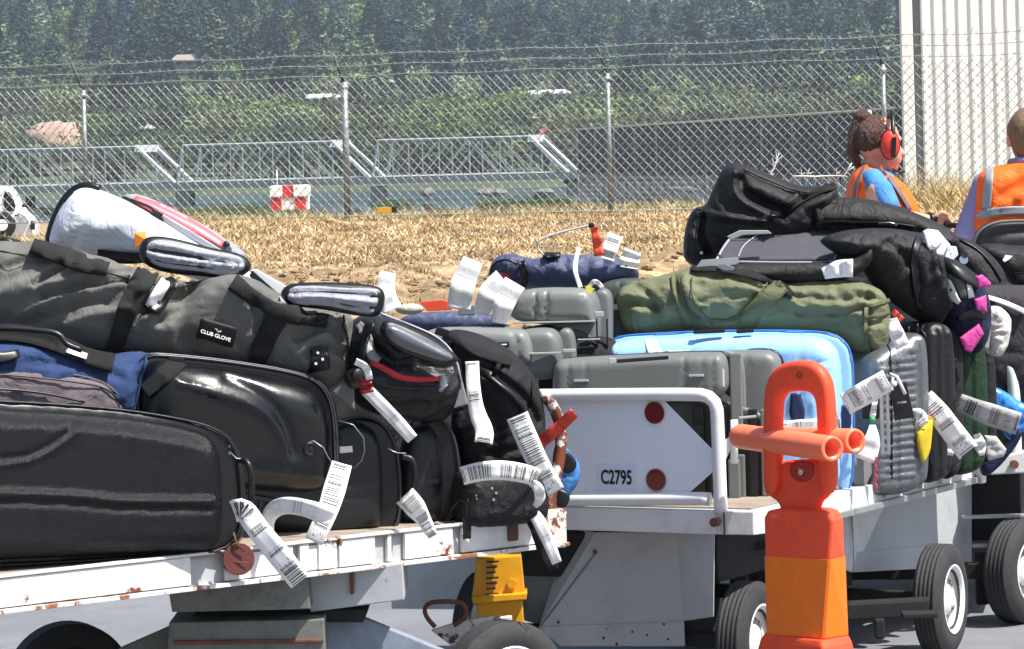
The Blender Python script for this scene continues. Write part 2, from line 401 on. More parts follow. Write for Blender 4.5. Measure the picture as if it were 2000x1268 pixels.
# ground sheet
ys = np.r_[-30, -5, 10, 20, 24, np.arange(25.5, 58, .13), np.arange(58, 100, 2), np.arange(100, 165, 3), 200, 300, 480]
xs = np.r_[-700, -300, -120, -60, -30, -18, np.arange(-11, 12, .14), 18, 30, 60, 120, 300, 700]
gm = bpy.data.materials.new('field_ground'); gm.use_nodes = True
def ground_mat(m):
    N = m.node_tree.nodes; L = m.node_tree.links; b = N['Principled BSDF']; tc = N.new('ShaderNodeTexCoord')
    def nz(s, d=6, r=.65):
        n = N.new('ShaderNodeTexNoise'); n.inputs['Scale'].default_value = s; n.inputs['Detail'].default_value = d; n.inputs['Roughness'].default_value = r; L.new(tc.outputs['Object'], n.inputs['Vector']); return n.outputs[0]
    def cr(f, st):
        c = N.new('ShaderNodeValToRGB'); e = c.color_ramp.elements
        e[0].position, e[1].position = st[0][0], st[-1][0]; e[0].color = (*lin(st[0][1]), 1); e[1].color = (*lin(st[-1][1]), 1)
        for p_, h in st[1:-1]: q = e.new(p_); q.color = (*lin(h), 1)
        L.new(f, c.inputs[0]); return c.outputs[0]
    c1 = cr(nz(2.6, 9, .75), [(.38, '#43372c'), (.46, '#6d5a48'), (.52, '#97806a'), (.58, '#bea384'), (.7, '#dac4a4')])
    c2 = cr(nz(.5, 5), [(.4, '#8a7a5c'), (.6, '#bda67c')])
    x = N.new('ShaderNodeMix'); x.data_type = 'RGBA'; x.inputs[0].default_value = .35; L.new(c1, x.inputs[6]); L.new(c2, x.inputs[7])
    L.new(x.outputs[2], b.inputs['Base Color']); b.inputs['Roughness'].default_value = .95; b.inputs['Specular IOR Level'].default_value = .1
    bp = N.new('ShaderNodeBump'); bp.inputs['Strength'].default_value = .8; bp.inputs['Distance'].default_value = .04; L.new(nz(14, 8, .75), bp.inputs['Height']); L.new(bp.outputs[0], b.inputs['Normal'])
ground_mat(gm)
vs = [(x, y, gz(x, y)-.012) for y in ys for x in xs]; struct('ground', vs, grid_faces(len(ys), len(xs)), gm)
asph = mat('asphalt', '#6f7176', rough=.9, bump=.5, bs=180, var=.16, vs=1.3, dirt=.25)
struct('apron_pavement', [(-40, -6, 0), (40, -6, 0), (40, 25.2, 0), (-40, 25.2, 0)], [(0, 1, 2, 3)], asph, smooth=False)
struct('bay_water', [(-900, 148, -3.6), (900, 148, -3.6), (900, 560, -3.6), (-900, 560, -3.6)], [(0, 1, 2, 3)], mat('bay_water', '#48606c', rough=.12, bump=.35, bs=1.2, var=.1, vs=.05), smooth=False)
# dry grass
def grass(n, yr, xr, hr, cols, name, label=None, dens=None):
    x = np.random.uniform(*xr, n); y = np.random.uniform(*yr, n)
    if dens is not None:
        k = np.array([dens(a, b) for a, b in zip(x, y)]); ok = np.random.rand(n) < k; x, y = x[ok], y[ok]; n = len(x)
    z = np.array([gz(a, b) for a, b in zip(x, y)])-.015
    h = np.random.uniform(*hr, n)*(.6+.8*np.array([noise.noise(Vector((a*1.3, b*.8, 8)))+.5 for a, b in zip(x, y)])); w = np.random.uniform(.005, .014, n); an = np.random.uniform(0, 6.28, n); le = np.random.normal(0, .9, n)*h; ly = np.random.normal(0, .7, n)*h
    V = np.zeros((n, 3, 3)); V[:, 0] = np.stack([x-w*np.cos(an), y-w*np.sin(an), z], 1); V[:, 1] = np.stack([x+w*np.cos(an), y+w*np.sin(an), z], 1); V[:, 2] = np.stack([x+le, y+ly, z+h], 1)
    c = np.array([lin(q) for q in cols])[np.random.randint(0, len(cols), n)]*np.random.uniform(.75, 1.2, (n, 1))*(1+.9*np.clip(np.array([noise.noise(Vector((a*1.7, b*.9, 4)))+.6*noise.noise(Vector((a*6, b*3, 14))) for a, b in zip(x, y)]), -.5, .25))[:, None]*np.where(y < 35.5, .66, .93)[:, None]
    return V, c
gd = lambda x, y: (.95 if y > 34 else .12+.75*(noise.noise(Vector((x*1.1, y*.7, 2)))+.5*noise.noise(Vector((x*3.1, y*2.7, 2))) > .02))*(1 if y > 28 else .3)
V1, c1 = grass(230000, (26.5, 56), (-9.5, 10.5), (.015, .06), ['#dcc298', '#ccb182', '#e4cfa8', '#b59c74', '#917a58', '#786548'], 'g', dens=gd)
V2, c2 = grass(9000, (50.5, 58), (-9, 10), (.04, .15), ['#b8a878', '#8c8a5c', '#74784c', '#c9b48a'], 'g')
V3, c3 = grass(2600, (47, 57), (5.5, 9.2), (.2, .55), ['#c9b27c', '#9c8a55', '#b59d66'], 'g')
V = np.concatenate([V1, V2, V3]).reshape(-1, 3); C = np.repeat(np.concatenate([c1, c2, c3]), 3, 0)
link('dry_grass', npmesh('dry_grass', V, np.arange(len(V)).reshape(-1, 3), C, vcmat('dry_grass_blades')), kind='stuff', label='short straw coloured dry grass covering the bank behind the carts', category='grass')
# dirt clods on the bank
cl = []
rr = random.Random(3)
base = sph((0, 0, 0), 1, k=8, l=5)
for i in range(1500):
    x = rr.uniform(-7, 7); y = rr.uniform(27.2, 33.5); s_ = rr.uniform(.008, .045)*(1 if rr.random() < .93 else 2.0); q_ = [rr.uniform(.5, 1.5) for _ in range(9)]; vs = [(x+v[0]*s_*q_[j % 7]*1.3, y+v[1]*s_*q_[(j*3) % 8], gz(x, y)+v[2]*s_*.6*q_[(j*5) % 9]) for j, v in enumerate(base[0])]; cl.append((vs, base[1]))
vs, fs = join(cl); o = struct('dirt_clods', vs, fs, mat('clod', '#8a7458', rough=.95, bump=.5, bs=40, var=.4, vs=3), kind='stuff', smooth=False); o['label'] = 'lumps of dry brown earth on the bank slope'; o['category'] = 'dirt clods'
# ---------------------------------------------------------------- trees
def conifer(seed, col):
    r = np.random.RandomState(seed); V = []; n = 1250
    t = r.uniform(.08, 1, n)**.85; rad = .24*(1-t)**.8*r.uniform(.55, 1.15, n)+.012; a = r.uniform(0, 6.283, n); C = []
    cols = np.array([lin(c) for c in col])
    for i in range(n):
        ca, sa = math.cos(a[i]), math.sin(a[i]); R = rad[i]; z = t[i]
        L = R*r.uniform(.12, .34); w = r.uniform(.006, .015)
        for q in range(2):
            o_ = r.normal(0, .014, 3); p0 = np.array([ca*(R-L), sa*(R-L), z+.01])+o_; p1 = np.array([ca*R-sa*w, sa*R+ca*w, z-.012-R*.06])+o_; p2 = np.array([ca*R*1.04+sa*w, sa*R*1.04-ca*w, z-.008-R*.04])+r.normal(0, .014, 3)
            V += [p0, p1, p2]; C += [cols[r.randint(len(cols))]*r.uniform(.55, 1.5)]*3
    tr, tf = tube([(0, 0, -.05), (0, 0, .5), (0, 0, .97)], [.018, .011, .002], 5)
    k = len(V); V += [np.array(v) for v in tr]; C += [np.array(lin('#4a4038'))]*len(tr)
    T_ = [(i, i+1, i+2) for i in range(0, k, 3)]
    for f in tf:
        for j in range(1, len(f)-1): T_.append((f[0]+k, f[j]+k, f[j+1]+k))
    return np.array(V), np.array(T_), np.array(C)
def broad(seed, col, wide=.42):
    r = np.random.RandomState(seed); V = []; C = []; cols = np.array([lin(c) for c in col])
    bl = [(np.array([r.normal(0, wide*.42), r.normal(0, wide*.42), r.uniform(.32, .85)]), r.uniform(.13, .24)) for _ in range(20)]
    for c, R in bl:
        cc = cols[r.randint(len(cols))]*r.uniform(.8, 1.2)
        for _ in range(120):
            d = r.normal(0, 1, 3); d /= np.linalg.norm(d); p = c+d*R*r.uniform(.75, 1.08)*np.array([1, 1, .8]); s_ = r.uniform(.010, .026)
            q = r.normal(0, s_, (3, 3)); V += [p+q[0], p+q[1], p+q[2]]; C += [cc*r.uniform(.65, 1.35)]*3
    tr, tf = tube([(0, 0, -.05), (.01, 0, .3), (.02, .01, .6)], [.03, .022, .008], 5)
    k = len(V); V += [np.array(v) for v in tr]; C += [np.array(lin('#5a4c3e'))]*len(tr); T_ = [(i, i+1, i+2) for i in range(0, k, 3)]
    for f in tf:
        for j in range(1, len(f)-1): T_.append((f[0]+k, f[j]+k, f[j+1]+k))
    return np.array(V), np.array(T_), np.array(C)
treem = vcmat('tree_foliage', .85, spec=.2)
def tree_tint(m):
    N = m.node_tree.nodes; L = m.node_tree.links; b = N['Principled BSDF']; a = [n for n in N if n.type == 'ATTRIBUTE'][0]
    oi = N.new('ShaderNodeObjectInfo'); mr = N.new('ShaderNodeMapRange'); mr.inputs[3].default_value = .38; mr.inputs[4].default_value = 1.15; L.new(oi.outputs['Random'], mr.inputs[0])
    v = N.new('ShaderNodeVectorMath'); v.operation = 'SCALE'; L.new(a.outputs['Color'], v.inputs[0]); L.new(mr.outputs[0], v.inputs['Scale']); L.new(v.outputs[0], b.inputs['Base Color'])
tree_tint(treem)
CON = [conifer(i, c) for i, c in enumerate((['#2c3d38', '#364843', '#222f2c'], ['#3d4f40', '#4b5e48', '#303f38'], ['#566650', '#465848', '#68765a'], ['#26343a', '#324348', '#3e504c'], ['#4a5a46', '#5a6a50', '#3a4a3c'], ['#2e4034', '#3c4e3e', '#2a3a34']))]
BRO = [broad(20+i, c, w) for i, (c, w) in enumerate(((['#57693f', '#677a4a', '#465839'], .5), (['#5a7038', '#6f8448', '#48602f'], .42), (['#4a5e42', '#566b4a', '#3d4f38'], .5), (['#66754a', '#56683c', '#77835a'], .45), (['#7d9a44', '#90ab50', '#6b8638'], .36), (['#6d6a52', '#7b7358', '#5c5c44'], .42), (['#3c4f3a', '#475c42', '#324232'], .5), (['#75805a', '#858f64', '#62704c'], .44)))]
CME = [npmesh('conifer_mesh', *a[:2], a[2], treem) for a in CON]; BME = [npmesh('broadleaf_mesh', *a[:2], a[2], treem) for a in BRO]
def hz(x, y):
    k = sst((y-560)/690); px = 1000+x/y*F
    ridge = 51+7*math.sin(px/330+1)-6*math.exp(-((px-1300)/120)**2)+4*noise.noise(Vector((x*.02, 3, 0)))
    z = -3.7+ridge*k*(.62+.38*sst((y-700)/500))+3.5*noise.noise(Vector((x*.012, y*.01, 1)))*k
    if y > 1250: z -= (y-1250)*.03
    return z
hy = np.r_[470, np.arange(500, 1260, 12), 1320, 1500, 2200]; hx = np.r_[-1500, -700, np.arange(-260, 261, 10), 700, 1500]
struct('wooded_hill', [(x, y, hz(x, y)) for y in hy for x in hx], grid_faces(len(hy), len(hx)), mat('hill_ground', '#3f4a30', rough=.95, var=.5, vs=.03, bump=.5, bs=.4))
tab = [(y, -(hz(0, y)-CH)/y*F) for y in np.arange(540, 1251, 5)]
rt = random.Random(11); spots = []
for i in range(1250):
    px = rt.uniform(-60, 1800) if i % 8 else rt.uniform(1150, 1780); vv = rt.uniform(-270, 52); y = min(tab, key=lambda q: abs(q[1]-vv))[0]+rt.uniform(-6, 6)
    spots.append((y, (px-1000)/F*y))
for i in range(100): y = rt.uniform(1150, 1262); spots.append((y, rt.uniform(-1070, 800)/F*y))
spots.sort()
# clearings where the houses stand
HOUSES = [(372, 118, 900), (630, 190, 760), (1070, 182, 770), (288, 250, 690), (1075, 262, 640)]
clear = []
for hx_, hyy, hd in HOUSES: p = P(hx_, hyy, hd); clear.append((p.x, hd))
bluff = P(105, 250, 700); clear.append((bluff.x, 700))
def blocked(x, y):
    for cx, cy in clear:
        pxx = abs(x/y-cx/cy)*F
        if pxx < 30 and cy-(150 if cx == clear[0][0] else 80) < y < cy+6: return True
    return False
spots = [(y, x) for y, x in spots if not blocked(x, y)]
stV, stT, stC, off = [], [], [], 0
for i, (y, x) in enumerate(spots):
    k = (y-560)/690; con = rt.random() < (.05 if k < .2 else .25 if k < .42 else .6); z = hz(x, y)-.3
    if con: h = rt.uniform(13, 23); j = rt.randrange(6); src = CON[j]; me = CME[j]; sx = h*rt.uniform(.9, 1.6)
    else: h = rt.uniform(8, 16); j = rt.choice([0, 1, 2, 3, 5, 0, 6, 6, 7, 1]); sx = h*rt.uniform(.95, 1.35); src = BRO[j]; me = BME[j]
    if rt.random() < .012: src = BRO[4]; me = BME[4]; con = False; h = 9; sx = 8
    ro = rt.uniform(0, 6.28)
    if i < 290:
        lab = ('dark green conifer on the wooded hillside across the water' if con else 'rounded green broadleaf tree low on the hillside across the water')
        o = link('conifer_tree' if con else 'broadleaf_tree', me, label=lab, category='tree', group='conifers on the far hillside' if con else 'broadleaf trees on the far hillside')
        o.location = (x, y, z); o.scale = (sx, sx, h); o.rotation_euler = (0, 0, ro)
    else:
        V, T_, C = src; c, s_ = math.cos(ro), math.sin(ro); W = np.stack([(V[:, 0]*c-V[:, 1]*s_)*sx+x, (V[:, 0]*s_+V[:, 1]*c)*sx+y, V[:, 2]*h+z], 1)
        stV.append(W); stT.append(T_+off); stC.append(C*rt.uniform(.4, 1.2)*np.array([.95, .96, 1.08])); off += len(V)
link('woodland', npmesh('woodland', np.concatenate(stV), np.concatenate(stT), np.concatenate(stC), treem), kind='stuff', label='dense dark woodland covering the upper hillside', category='woodland')
# shore scrub (one mass)
stV, stT, stC, off = [], [], [], 0
for i in range(150):
    y = rt.uniform(128, 149); x = rt.uniform(-24, 24); V, T_, C = BRO[rt.choice([0, 2, 3])]; h = rt.uniform(.35, .75); stV.append(V*np.array([h*2.2, h*2.2, h])+np.array([x, y, gz(x, y)-.1])); stT.append(T_+off); stC.append(C); off += len(V)
link('shore_scrub', npmesh('shore_scrub', np.concatenate(stV), np.concatenate(stT), np.concatenate(stC), treem), kind='stuff', label='low olive scrub along the near shore behind the fence', category='scrub')
# houses
wallm = [mat('house_wall_%d' % i, c, rough=.8) for i, c in enumerate(('#8a7f78', '#b9b5ad', '#c9c7c2', '#c9c9c9', '#a8968c'))]; roofm = [mat('house_roof_%d' % i, c, rough=.8, bump=.4, bs=2) for i, c in enumerate(('#8f8078', '#dadcdc', '#e2e4e4', '#eeeeee', '#a35a52'))]
winm = mat('dark_glass', '#1a2026', rough=.1, var=.05)
hl = ['brown roofed two level house high among the trees', 'long pale roofed house behind the fence mesh', 'white flat roofed house with a small wing on the hillside', 'small white roofed hut low on the hillside', 'tiny house with a reddish roof near the shore']
dim = [(8, 6, 1.6), (7, 4, .7), (8.5, 5, 1.0), (1.8, 2.5, 1.2), (3.6, 4, .8)]
for i, (px, py, d) in enumerate(HOUSES):
    p = P(px, py, d); w, dp, h = dim[i]; T = Thing('house', hl[i], 'house', p-Vector((0, 0, h)), 'houses on the far hillside'); b0 = p-Vector((0, 0, h))
    T.bm('wall', bbox(*box(p-Vector((0, 0, h)), (w/2, 0, 0), (0, dp/2, 0), (0, 0, h)), bev=0), wallm[i])
    e = .8; rh = 1.5 if i in (0, 4) else .7; rp = [p+Vector((-w/2-e, -dp/2-e, 0)), p+Vector((w/2+e, -dp/2-e, 0)), p+Vector((w/2-.6, 0, rh)), p+Vector((-w/2+.6, 0, rh))]; q = [v+Vector((0, 0, -.25)) for v in rp]
    back = [p+Vector((-w/2-e, dp/2+e, 0)), p+Vector((w/2+e, dp/2+e, 0))]
    T.add('roof', rp+back+q[:2], [(0, 1, 2, 3), (3, 2, 5, 4), (0, 3, 4), (1, 5, 2), (6, 7, 1, 0), (6, 4, 5, 7)], roofm[i], smooth=False)
    for k in range(int(w//2.6)): T.bm('window', bbox(*box(p+Vector((-w/2+1.4+k*2.5, -dp/2-.06, -.7)), (.6, 0, 0), (0, .06, 0), (0, 0, .35)), bev=0), winm)
    if i in (0, 2):
        p2 = p+Vector((-w/2-1.5 if i == 2 else w/2+.8, -2.2, -1.7)); T.bm('wing', bbox(*box(p2-Vector((0, 0, .5)), (3.2, 0, 0), (0, 2, 0), (0, 0, .5)), bev=0), wallm[i]); T.bm('wing_roof', bbox(*box(p2+Vector((0, 0, .2)), (3.9, 0, 0), (0, 2.7, 0), (0, 0, .22)), bev=0), roofm[i])
vs, fs = sph(bluff-Vector((0, 4, 3)), 6, 7, 4.2, k=24, l=16)
vs = [Vector(v)+Vector((1, 0, .8))*noise.noise(Vector(v)*.4)*1.6 for v in vs]
struct('bluff', vs, fs, mat('bluff_earth', '#a58878', rough=.95, var=.25, vs=.4, bump=.6, bs=1.5))
# ---------------------------------------------------------------- bridge
steel = mat('bridge_paint', '#858e90', rough=.6, var=.12, vs=.5, dirt=.25); steel_lit = mat('bridge_paint_light', '#dfe2e2', rough=.5, var=.08, vs=.5)  # end posts get a paler copy of the paint to look sunlit
T = Thing('truss_bridge', 'grey steel truss bridge in three spans low over the water behind the fence', 'bridge', P(800, 362, 450)); D = 450; OFS = Vector((1.5, 9, 0))
def bp(px, v, d=D): u = (px-1000); return Vector((u/F*d, d, CH-v/F*d))
def rot(px): return px-8
def beam(a, b, w, dz=None):
    a, b = Vector(a), Vector(b); return tube([a, b], w/2*.95, 4)
spans = [(-250, 340), (345, 722), (727, 1108)]
for (x0, x1) in spans:
    xa, xb = x0+12, x1-72; n = 5 if x1-x0 < 500 else 8; L = []; bot = 40; top = -32
    for o in (Vector(), OFS):
        L.append(beam(bp(xa, top)+o, bp(xb, top)+o, .38)); L.append(beam(bp(x0, bot)+o, bp(x1, bot)+o, .42)); st = (xb-xa)/n
        for k in range(n+1):
            x = xa+k*st; L.append(beam(bp(x, top)+o, bp(x, bot)+o, .2))
            if k < n: a, b = ((top, bot) if k >= n/2 else (bot, top)); L.append(beam(bp(x, a)+o, bp(x+st, b)+o, .2))
        L.append(beam(bp(xa, top)+o, bp(x0, bot)+o, .4))
    s_ = T.add('truss_span', *join(L), steel, smooth=False)
    L = [beam(bp(xb, top)+o+Vector((0, -.3, 0)), bp(x1, bot)+o+Vector((0, -.3, 0)), .5) for o in (Vector(), OFS)]; L.append(box(bp(xb, top+3)+OFS/2, OFS/2+Vector((.3, 0, 0)), (0, .1, 0), (.1, 0, .45)))
    T.add('end_post', *join(L), steel_lit, parent=s_, smooth=False)
T.add('deck', *join([box(bp(430, 47)+OFS/2, (45, 0, 0), (0, 5, 0), (0, 0, .38))]), mat('bridge_deck', '#50565a', rough=.8, var=.2, vs=.3), smooth=False)
for x in (342, 724, 1110, -30): T.add('pier', *box(bp(x, 78)+OFS/2, (.9, 0, 0), (0, 4, 0), (0, 0, 1.3)), mat('pier_concrete', '#7a7a74', rough=.9), smooth=False)
T = Thing('railway_trestle', 'low dark timber railway trestle continuing right from the truss bridge', 'trestle', bp(1112, 60, 455)); wd = mat('dark_timber', '#3f3833', rough=.9, var=.3, vs=.4)
T.add('deck', *box(bp(1500, 54, 455), (26, 0, 0), (0, 2, 0), (0, 0, .5)), wd, smooth=False)
for k in range(52): T.add('pile', *box(bp(1118+k*15, 76, 455), (.16, 0, 0), (0, 2, 0), (0, 0, 1.1)), wd, smooth=False)
# rocks by the shore
rk = mat('pale_rock', '#6f6b64', rough=.9, var=.2, vs=2, bump=.5, bs=4)
for i, px in enumerate((835, 950, 975, 1062, 1320, 1342)):
    p = P(px, 376+(0 if i < 4 else -4), 440); vs, fs = sph(p, .9+.5*(i % 2), 1, .5, k=9, l=6); vs = [Vector(v)+Vector((0, 0, .25))*noise.noise(Vector(v)*1.1) for v in vs]
    T = Thing('rock', 'pale rock at the waterline beneath the far bridge', 'rock', p, 'pale rocks at the far waterline'); T.add('stone', vs, fs, rk, smooth=False)
# ---------------------------------------------------------------- fence
galv = mat('galvanised_wire', '#a4aaa8', rough=.5, metal=.3, var=.15, vs=3); postm = mat('galvanised_post', '#8b9190', rough=.5, metal=.4, var=.2, vs=6, rust=.12)
def fd(px): return 54-3.4*px/1500
def fpt(px, v): d = fd(px); return Vector(((px-1000)/F*d, d, CH-v/F*d))
ZT, ZB = 2.96, 1.0
A = fpt(-700, 0); B_ = fpt(2500, 0); dr = Vector((B_.x-A.x, B_.y-A.y, 0)); LN = dr.length; dr.normalize()
T = Thing('chain_link_fence', 'tall grey chain link fence topped with three strands of barbed wire', 'fence', (0, 52, gz(0, 52)))
L = []; pit = .135; hh = ZT-ZB; n = int(LN/pit)
def fz(s_): return A+dr*s_
for i in range(-int(hh/pit)-1, n+int(hh/pit)+2):
    for sg in (1, -1):
        s0 = i*pit; s1 = s0+sg*hh*.97; t0, t1 = 0, 1
        a = Vector((A.x, A.y, 0))+dr*s0+Vector((0, -.004*sg, ZB)); b = Vector((A.x, A.y, 0))+dr*s1+Vector((0, -.004*sg, ZT+.03)); L.append(tube([a, b], 0.0054, 4, cap=False))
T.add('chain_link_mesh', *join(L), galv, smooth=False)
for k in range(-1, 5):
    px = 168+k*(508 if k > 0 else 508); px = {0: 166, 1: 676, 2: 1190, 3: 1728, 4: 2250, -1: -345}[k]; d = fd(px)-.06; x = (px-1000+ (0))/F*d
    v0 = 1000; base_ = Vector((x, d, gz(x, d)-.1)); top = Vector((x, d, ZT)); q = T.add('post', *tube([base_, top], .036 if k != 1 else .05, 10), postm)
    arm = [top+Vector((0, 0, -.03)), top+Vector((-.14, -.16, .4))]; T.add('barb_arm', *tube(arm, [.026, .018], 6), mat('arm_dark', '#4d5250', rough=.6, metal=.3), parent=q)
    T.add('post_band', *tube([top-Vector((0, 0, .1)), top-Vector((0, 0, .05))], .055, 10), galv, parent=q)
for j, (dx, dz) in enumerate(((-.14, .4), (-.09, .25), (-.04, .1))):
    pts = [Vector((A.x+dx, A.y-.15*dz/.4, ZT+dz))+dr*(LN*t/60)+Vector((0, 0, -.03*abs(math.sin(t*.72)))) for t in range(61)]; q = [tube(pts, .005, 4)]
    for t in range(170): p = Vector((A.x+dx, A.y-.15*dz/.4, ZT+dz-.015))+dr*(LN*t/170); q += [tube([p+Vector((-.02, 0, -.03)), p+Vector((.02, 0, .03))], .0035, 3), tube([p+Vector((.02, 0, -.025)), p+Vector((-.02, 0, .03))], .0035, 3)]
    T.add('barbed_wire', *join(q), galv, smooth=False)
T.add('bottom_rail', *tube([Vector((A.x, A.y, ZB)), Vector((B_.x, B_.y, ZB))], .008, 5), galv)
# screened fence further back
T = Thing('screened_fence', 'long fence with a blue grey wind screen running behind the chain link on the right', 'fence', P(1130, 350, 110)); a = P(1120, 0, 112); b = P(1850, 0, 68); a.z = b.z = 0; dd = b-a; ddn = dd.normalized()
scr = mat('wind_screen', '#3c4c60', rough=.9, var=.15, vs=1, alpha=.62)
T.add('wind_screen', *box((a+b)/2+Vector((0, 0, 1.85)), dd/2, ddn.cross(Vector((0, 0, 1)))*.008, (0, 0, .68)), scr, smooth=False)
T.add('top_rail', *tube([a+Vector((0, 0, 2.55)), b+Vector((0, 0, 2.55))], .03, 6), galv)
L = []
for k in range(0, 215): p = a+dd*(k/215); L.append(tube([p+Vector((0, -.05, 0)), p+ddn*1.9+Vector((0, -.05, 2.5))], .008, 3, cap=False)); L.append(tube([p+ddn*1.9+Vector((0, -.06, 0)), p+Vector((0, -.06, 2.5))], .008, 3, cap=False))
T.add('chain_link_mesh', *join(L), mat('dull_wire', '#566272', rough=.7), smooth=False)
for k in range(14): p = a+dd*(k/13); T.add('post', *tube([p+Vector((0, 0, -.2)), p+Vector((0, 0, 2.55))], .03, 6), postm)
# ---------------------------------------------------------------- hangar
d = 62; xL = (772-0)/F*d-.05; T = Thing('hangar', 'white corrugated metal hangar wall at the right edge', 'hangar', (xL+3, d, .9)); wh = mat('hangar_white', '#e4e7e2', rough=.5, var=.05, vs=.8, dirt=.08)
prof = []; x = xL+.33; k = 0
while x < xL+11:
    prof += [(x, 0), (x+.03, .035), (x+.07, .035), (x+.1, 0)]; x += .21
vs = []; 
for z in (.2, 9.5):
    for (a, b) in prof: vs.append((a, d-b, z))
n = len(prof); T.add('corrugated_wall', vs, [(i, i+1, n+i+1, n+i) for i in range(n-1)], wh, smooth=False)
T.bm('corner_trim', bbox(*box((xL+.09, d+.05, 4.8), (.1, 0, 0), (0, .14, 0), (0, 0, 4.7)), bev=.01), wh)
T.bm('door_track', bbox(*box((xL+.265, d+.09, 4.8), (.055, 0, 0), (0, .1, 0), (0, 0, 4.7)), bev=0), mat('track_dark', '#4d4e52', rough=.6))  # solid dark strip in place of the shaded gap at the door
T.bm('side_wall', ext([(xL+.4, d+.25, .2), (xL+11, d+.25, .2), (xL+12, d+8, .2), (xL+1.6, d+8, .2)], (0, 0, 9.2)), wh)
T.bm('roof', ext([(xL, d-.3, 9.5), (xL+11.5, d-.3, 9.5), (xL+12, d+8, 9.5), (xL+1.3, d+8, 9.5)], (0, 0, .15)), wh)
L = []
for x in [p[0]+.06 for p in prof[::8]]:
    for z in np.arange(1.2, 8, 1.3): L.append(disc((x, d-.052, z), (0, -1, 0), .014, .01, 6))
T.add('screws', *join(L), mat('screw', '#8a8a88', rough=.5, metal=.5))
# hut, sign, branches
T = Thing('checkered_hut', 'small red and white checkered marker hut in the grass behind the fence', 'marker hut', P(566, 405, 58)); p0 = P(566, 386, 58)
rd = mat('marker_red', '#c8323a', rough=.6, var=.08); wt = mat('marker_white', '#e6e6e4', rough=.6, var=.05)
T.bm('body', bbox(*box(p0+Vector((0, .2, 0)), (.3, 0, 0), (0, .2, 0), (0, 0, .2)), bev=.01), wt)
for (a, b) in ((-.03, .1), (-.22, -.1), (.17, -.1)): T.bm('red_panel', bbox(*box(p0+Vector((a, -.006, b)), (.085, 0, 0), (0, .01, 0), (0, 0, .1)), bev=0), rd)
T.bm('white_top', bbox(*box(p0+Vector((.2, -.01, .1)), (.14, 0, 0), (0, .03, 0), (0, 0, .085)), bev=.01), wt); T.bm('white_top', bbox(*box(p0+Vector((-.22, -.01, .1)), (.1, 0, 0), (0, .03, 0), (0, 0, .085)), bev=.01), wt)
T.bm('leg', bbox(*box(p0+Vector((-.24, .1, -.3)), (.03, 0, 0), (0, .03, 0), (0, 0, .14)), bev=0), wt); T.bm('leg', bbox(*box(p0+Vector((.24, .1, -.3)), (.03, 0, 0), (0, .03, 0), (0, 0, .14)), bev=0), wt)
T.add('antenna', *tube([p0+Vector((-.2, 0, .15)), p0+Vector((-.2, 0, .45))], .012, 5), wt)
T = Thing('taxiway_sign', 'small low yellow sign with a black end panel standing in the grass', 'sign', P(752, 420, 49)); p0 = P(750, 411, 49)
T.bm('yellow_panel', bbox(*box(p0, (.1, 0, 0), (0, .02, 0), (0, 0, .04)), bev=.005), mat('sign_yellow', '#c99a2a', rough=.5)); T.bm('black_panel', bbox(*box(p0+Vector((.14, 0, .004)), (.035, 0, 0), (0, .021, 0), (0, 0, .042)), bev=.005), mat('sign_black', '#1c1c1c', rough=.5))
bw = mat('bare_wood', '#cfcdc8', rough=.8)
def branch(seed, a, b, d, n, name, label):
    r = random.Random(seed); T = Thing(name, label, 'branch', P(*a, d)); L = [tube([P(a[0]+(b[0]-a[0])*t/5, a[1]+(b[1]-a[1])*t/5+r.uniform(-2, 2), d) for t in range(6)], [.014, .012, .012, .01, .009, .004], 5)]
    for i in range(n):
        t = r.random(); x = a[0]+(b[0]-a[0])*t; y = a[1]+(b[1]-a[1])*t; ex, ey = x+r.uniform(-5, 22), y-r.uniform(10, 32); L.append(tube([P(x, y, d), P((x+ex)/2, (y+ey)/2+3, d+.05), P(ex, ey, d)], [.009, .007, .004], 5)); L.append(tube([P((x+ex)/2, (y+ey)/2+3, d+.05), P(ex+8, ey+6, d+.1)], [.006, .003], 4))
    T.add('bare_stems', *join(L), bw)
branch(4, (1548, 346), (1655, 345), 47, 5, 'fallen_branch', 'bleached bare fallen branch lying just left of the woman'); branch(9, (1500, 352), (1520, 312), 48, 4, 'bare_sapling', 'bleached bare twig sapling rising behind the black bags')
# truck
T = Thing('pickup_truck', 'white pickup truck half out of the frame at the left edge', 'truck', P(0, 460, 100)); wp = mat('truck_white', '#e9ebee', rough=.25, coat=.5, var=.03); D = 100
def tp(px, py, dd=0): return P(px, py, D+dd)
pl = Plane(20, D, 0, 0, 400)
S = Slab(T, 'body', [(-260, 470), (-262, 420), (-90, 414), (-75, 372), (-55, 364), (8, 362), (22, 368), (44, 412), (62, 424), (72, 446), (70, 470)], pl, .06, .06, wp, wall=1.7, R=.06, sm=1, grid=.12, n=90)
Slab(T, 'side_window', [(22, 376), (34, 412), (8, 414), (6, 372)], Plane(20, D-.93, 0, 0, 400), .012, .012, winm, R=.02, sm=1, grid=.05, n=40); Slab(T, 'side_window', [(-2, 374), (-1, 414), (-48, 412), (-38, 373)], Plane(20, D-.93, 0, 0, 400), .012, .012, winm, R=.02, sm=1, grid=.05, n=40)
for x, hub in ((4, 1), (-190, 1)): q = T.add('wheel', *disc(tp(x, 440, -.9), (0, -1, 0), .38, .22, 28, prof=[(.0005, .08), (.22, .1), (.34, .11), (.38, .05), (.38, -.1), (.0005, -.1)]), mat('tyre', '#17181a', rough=.8, bump=.3, bs=60)); T.add('hub', *disc(tp(x, 440, -1.01), (0, -1, 0), .16, .04, 18), wp, parent=q)
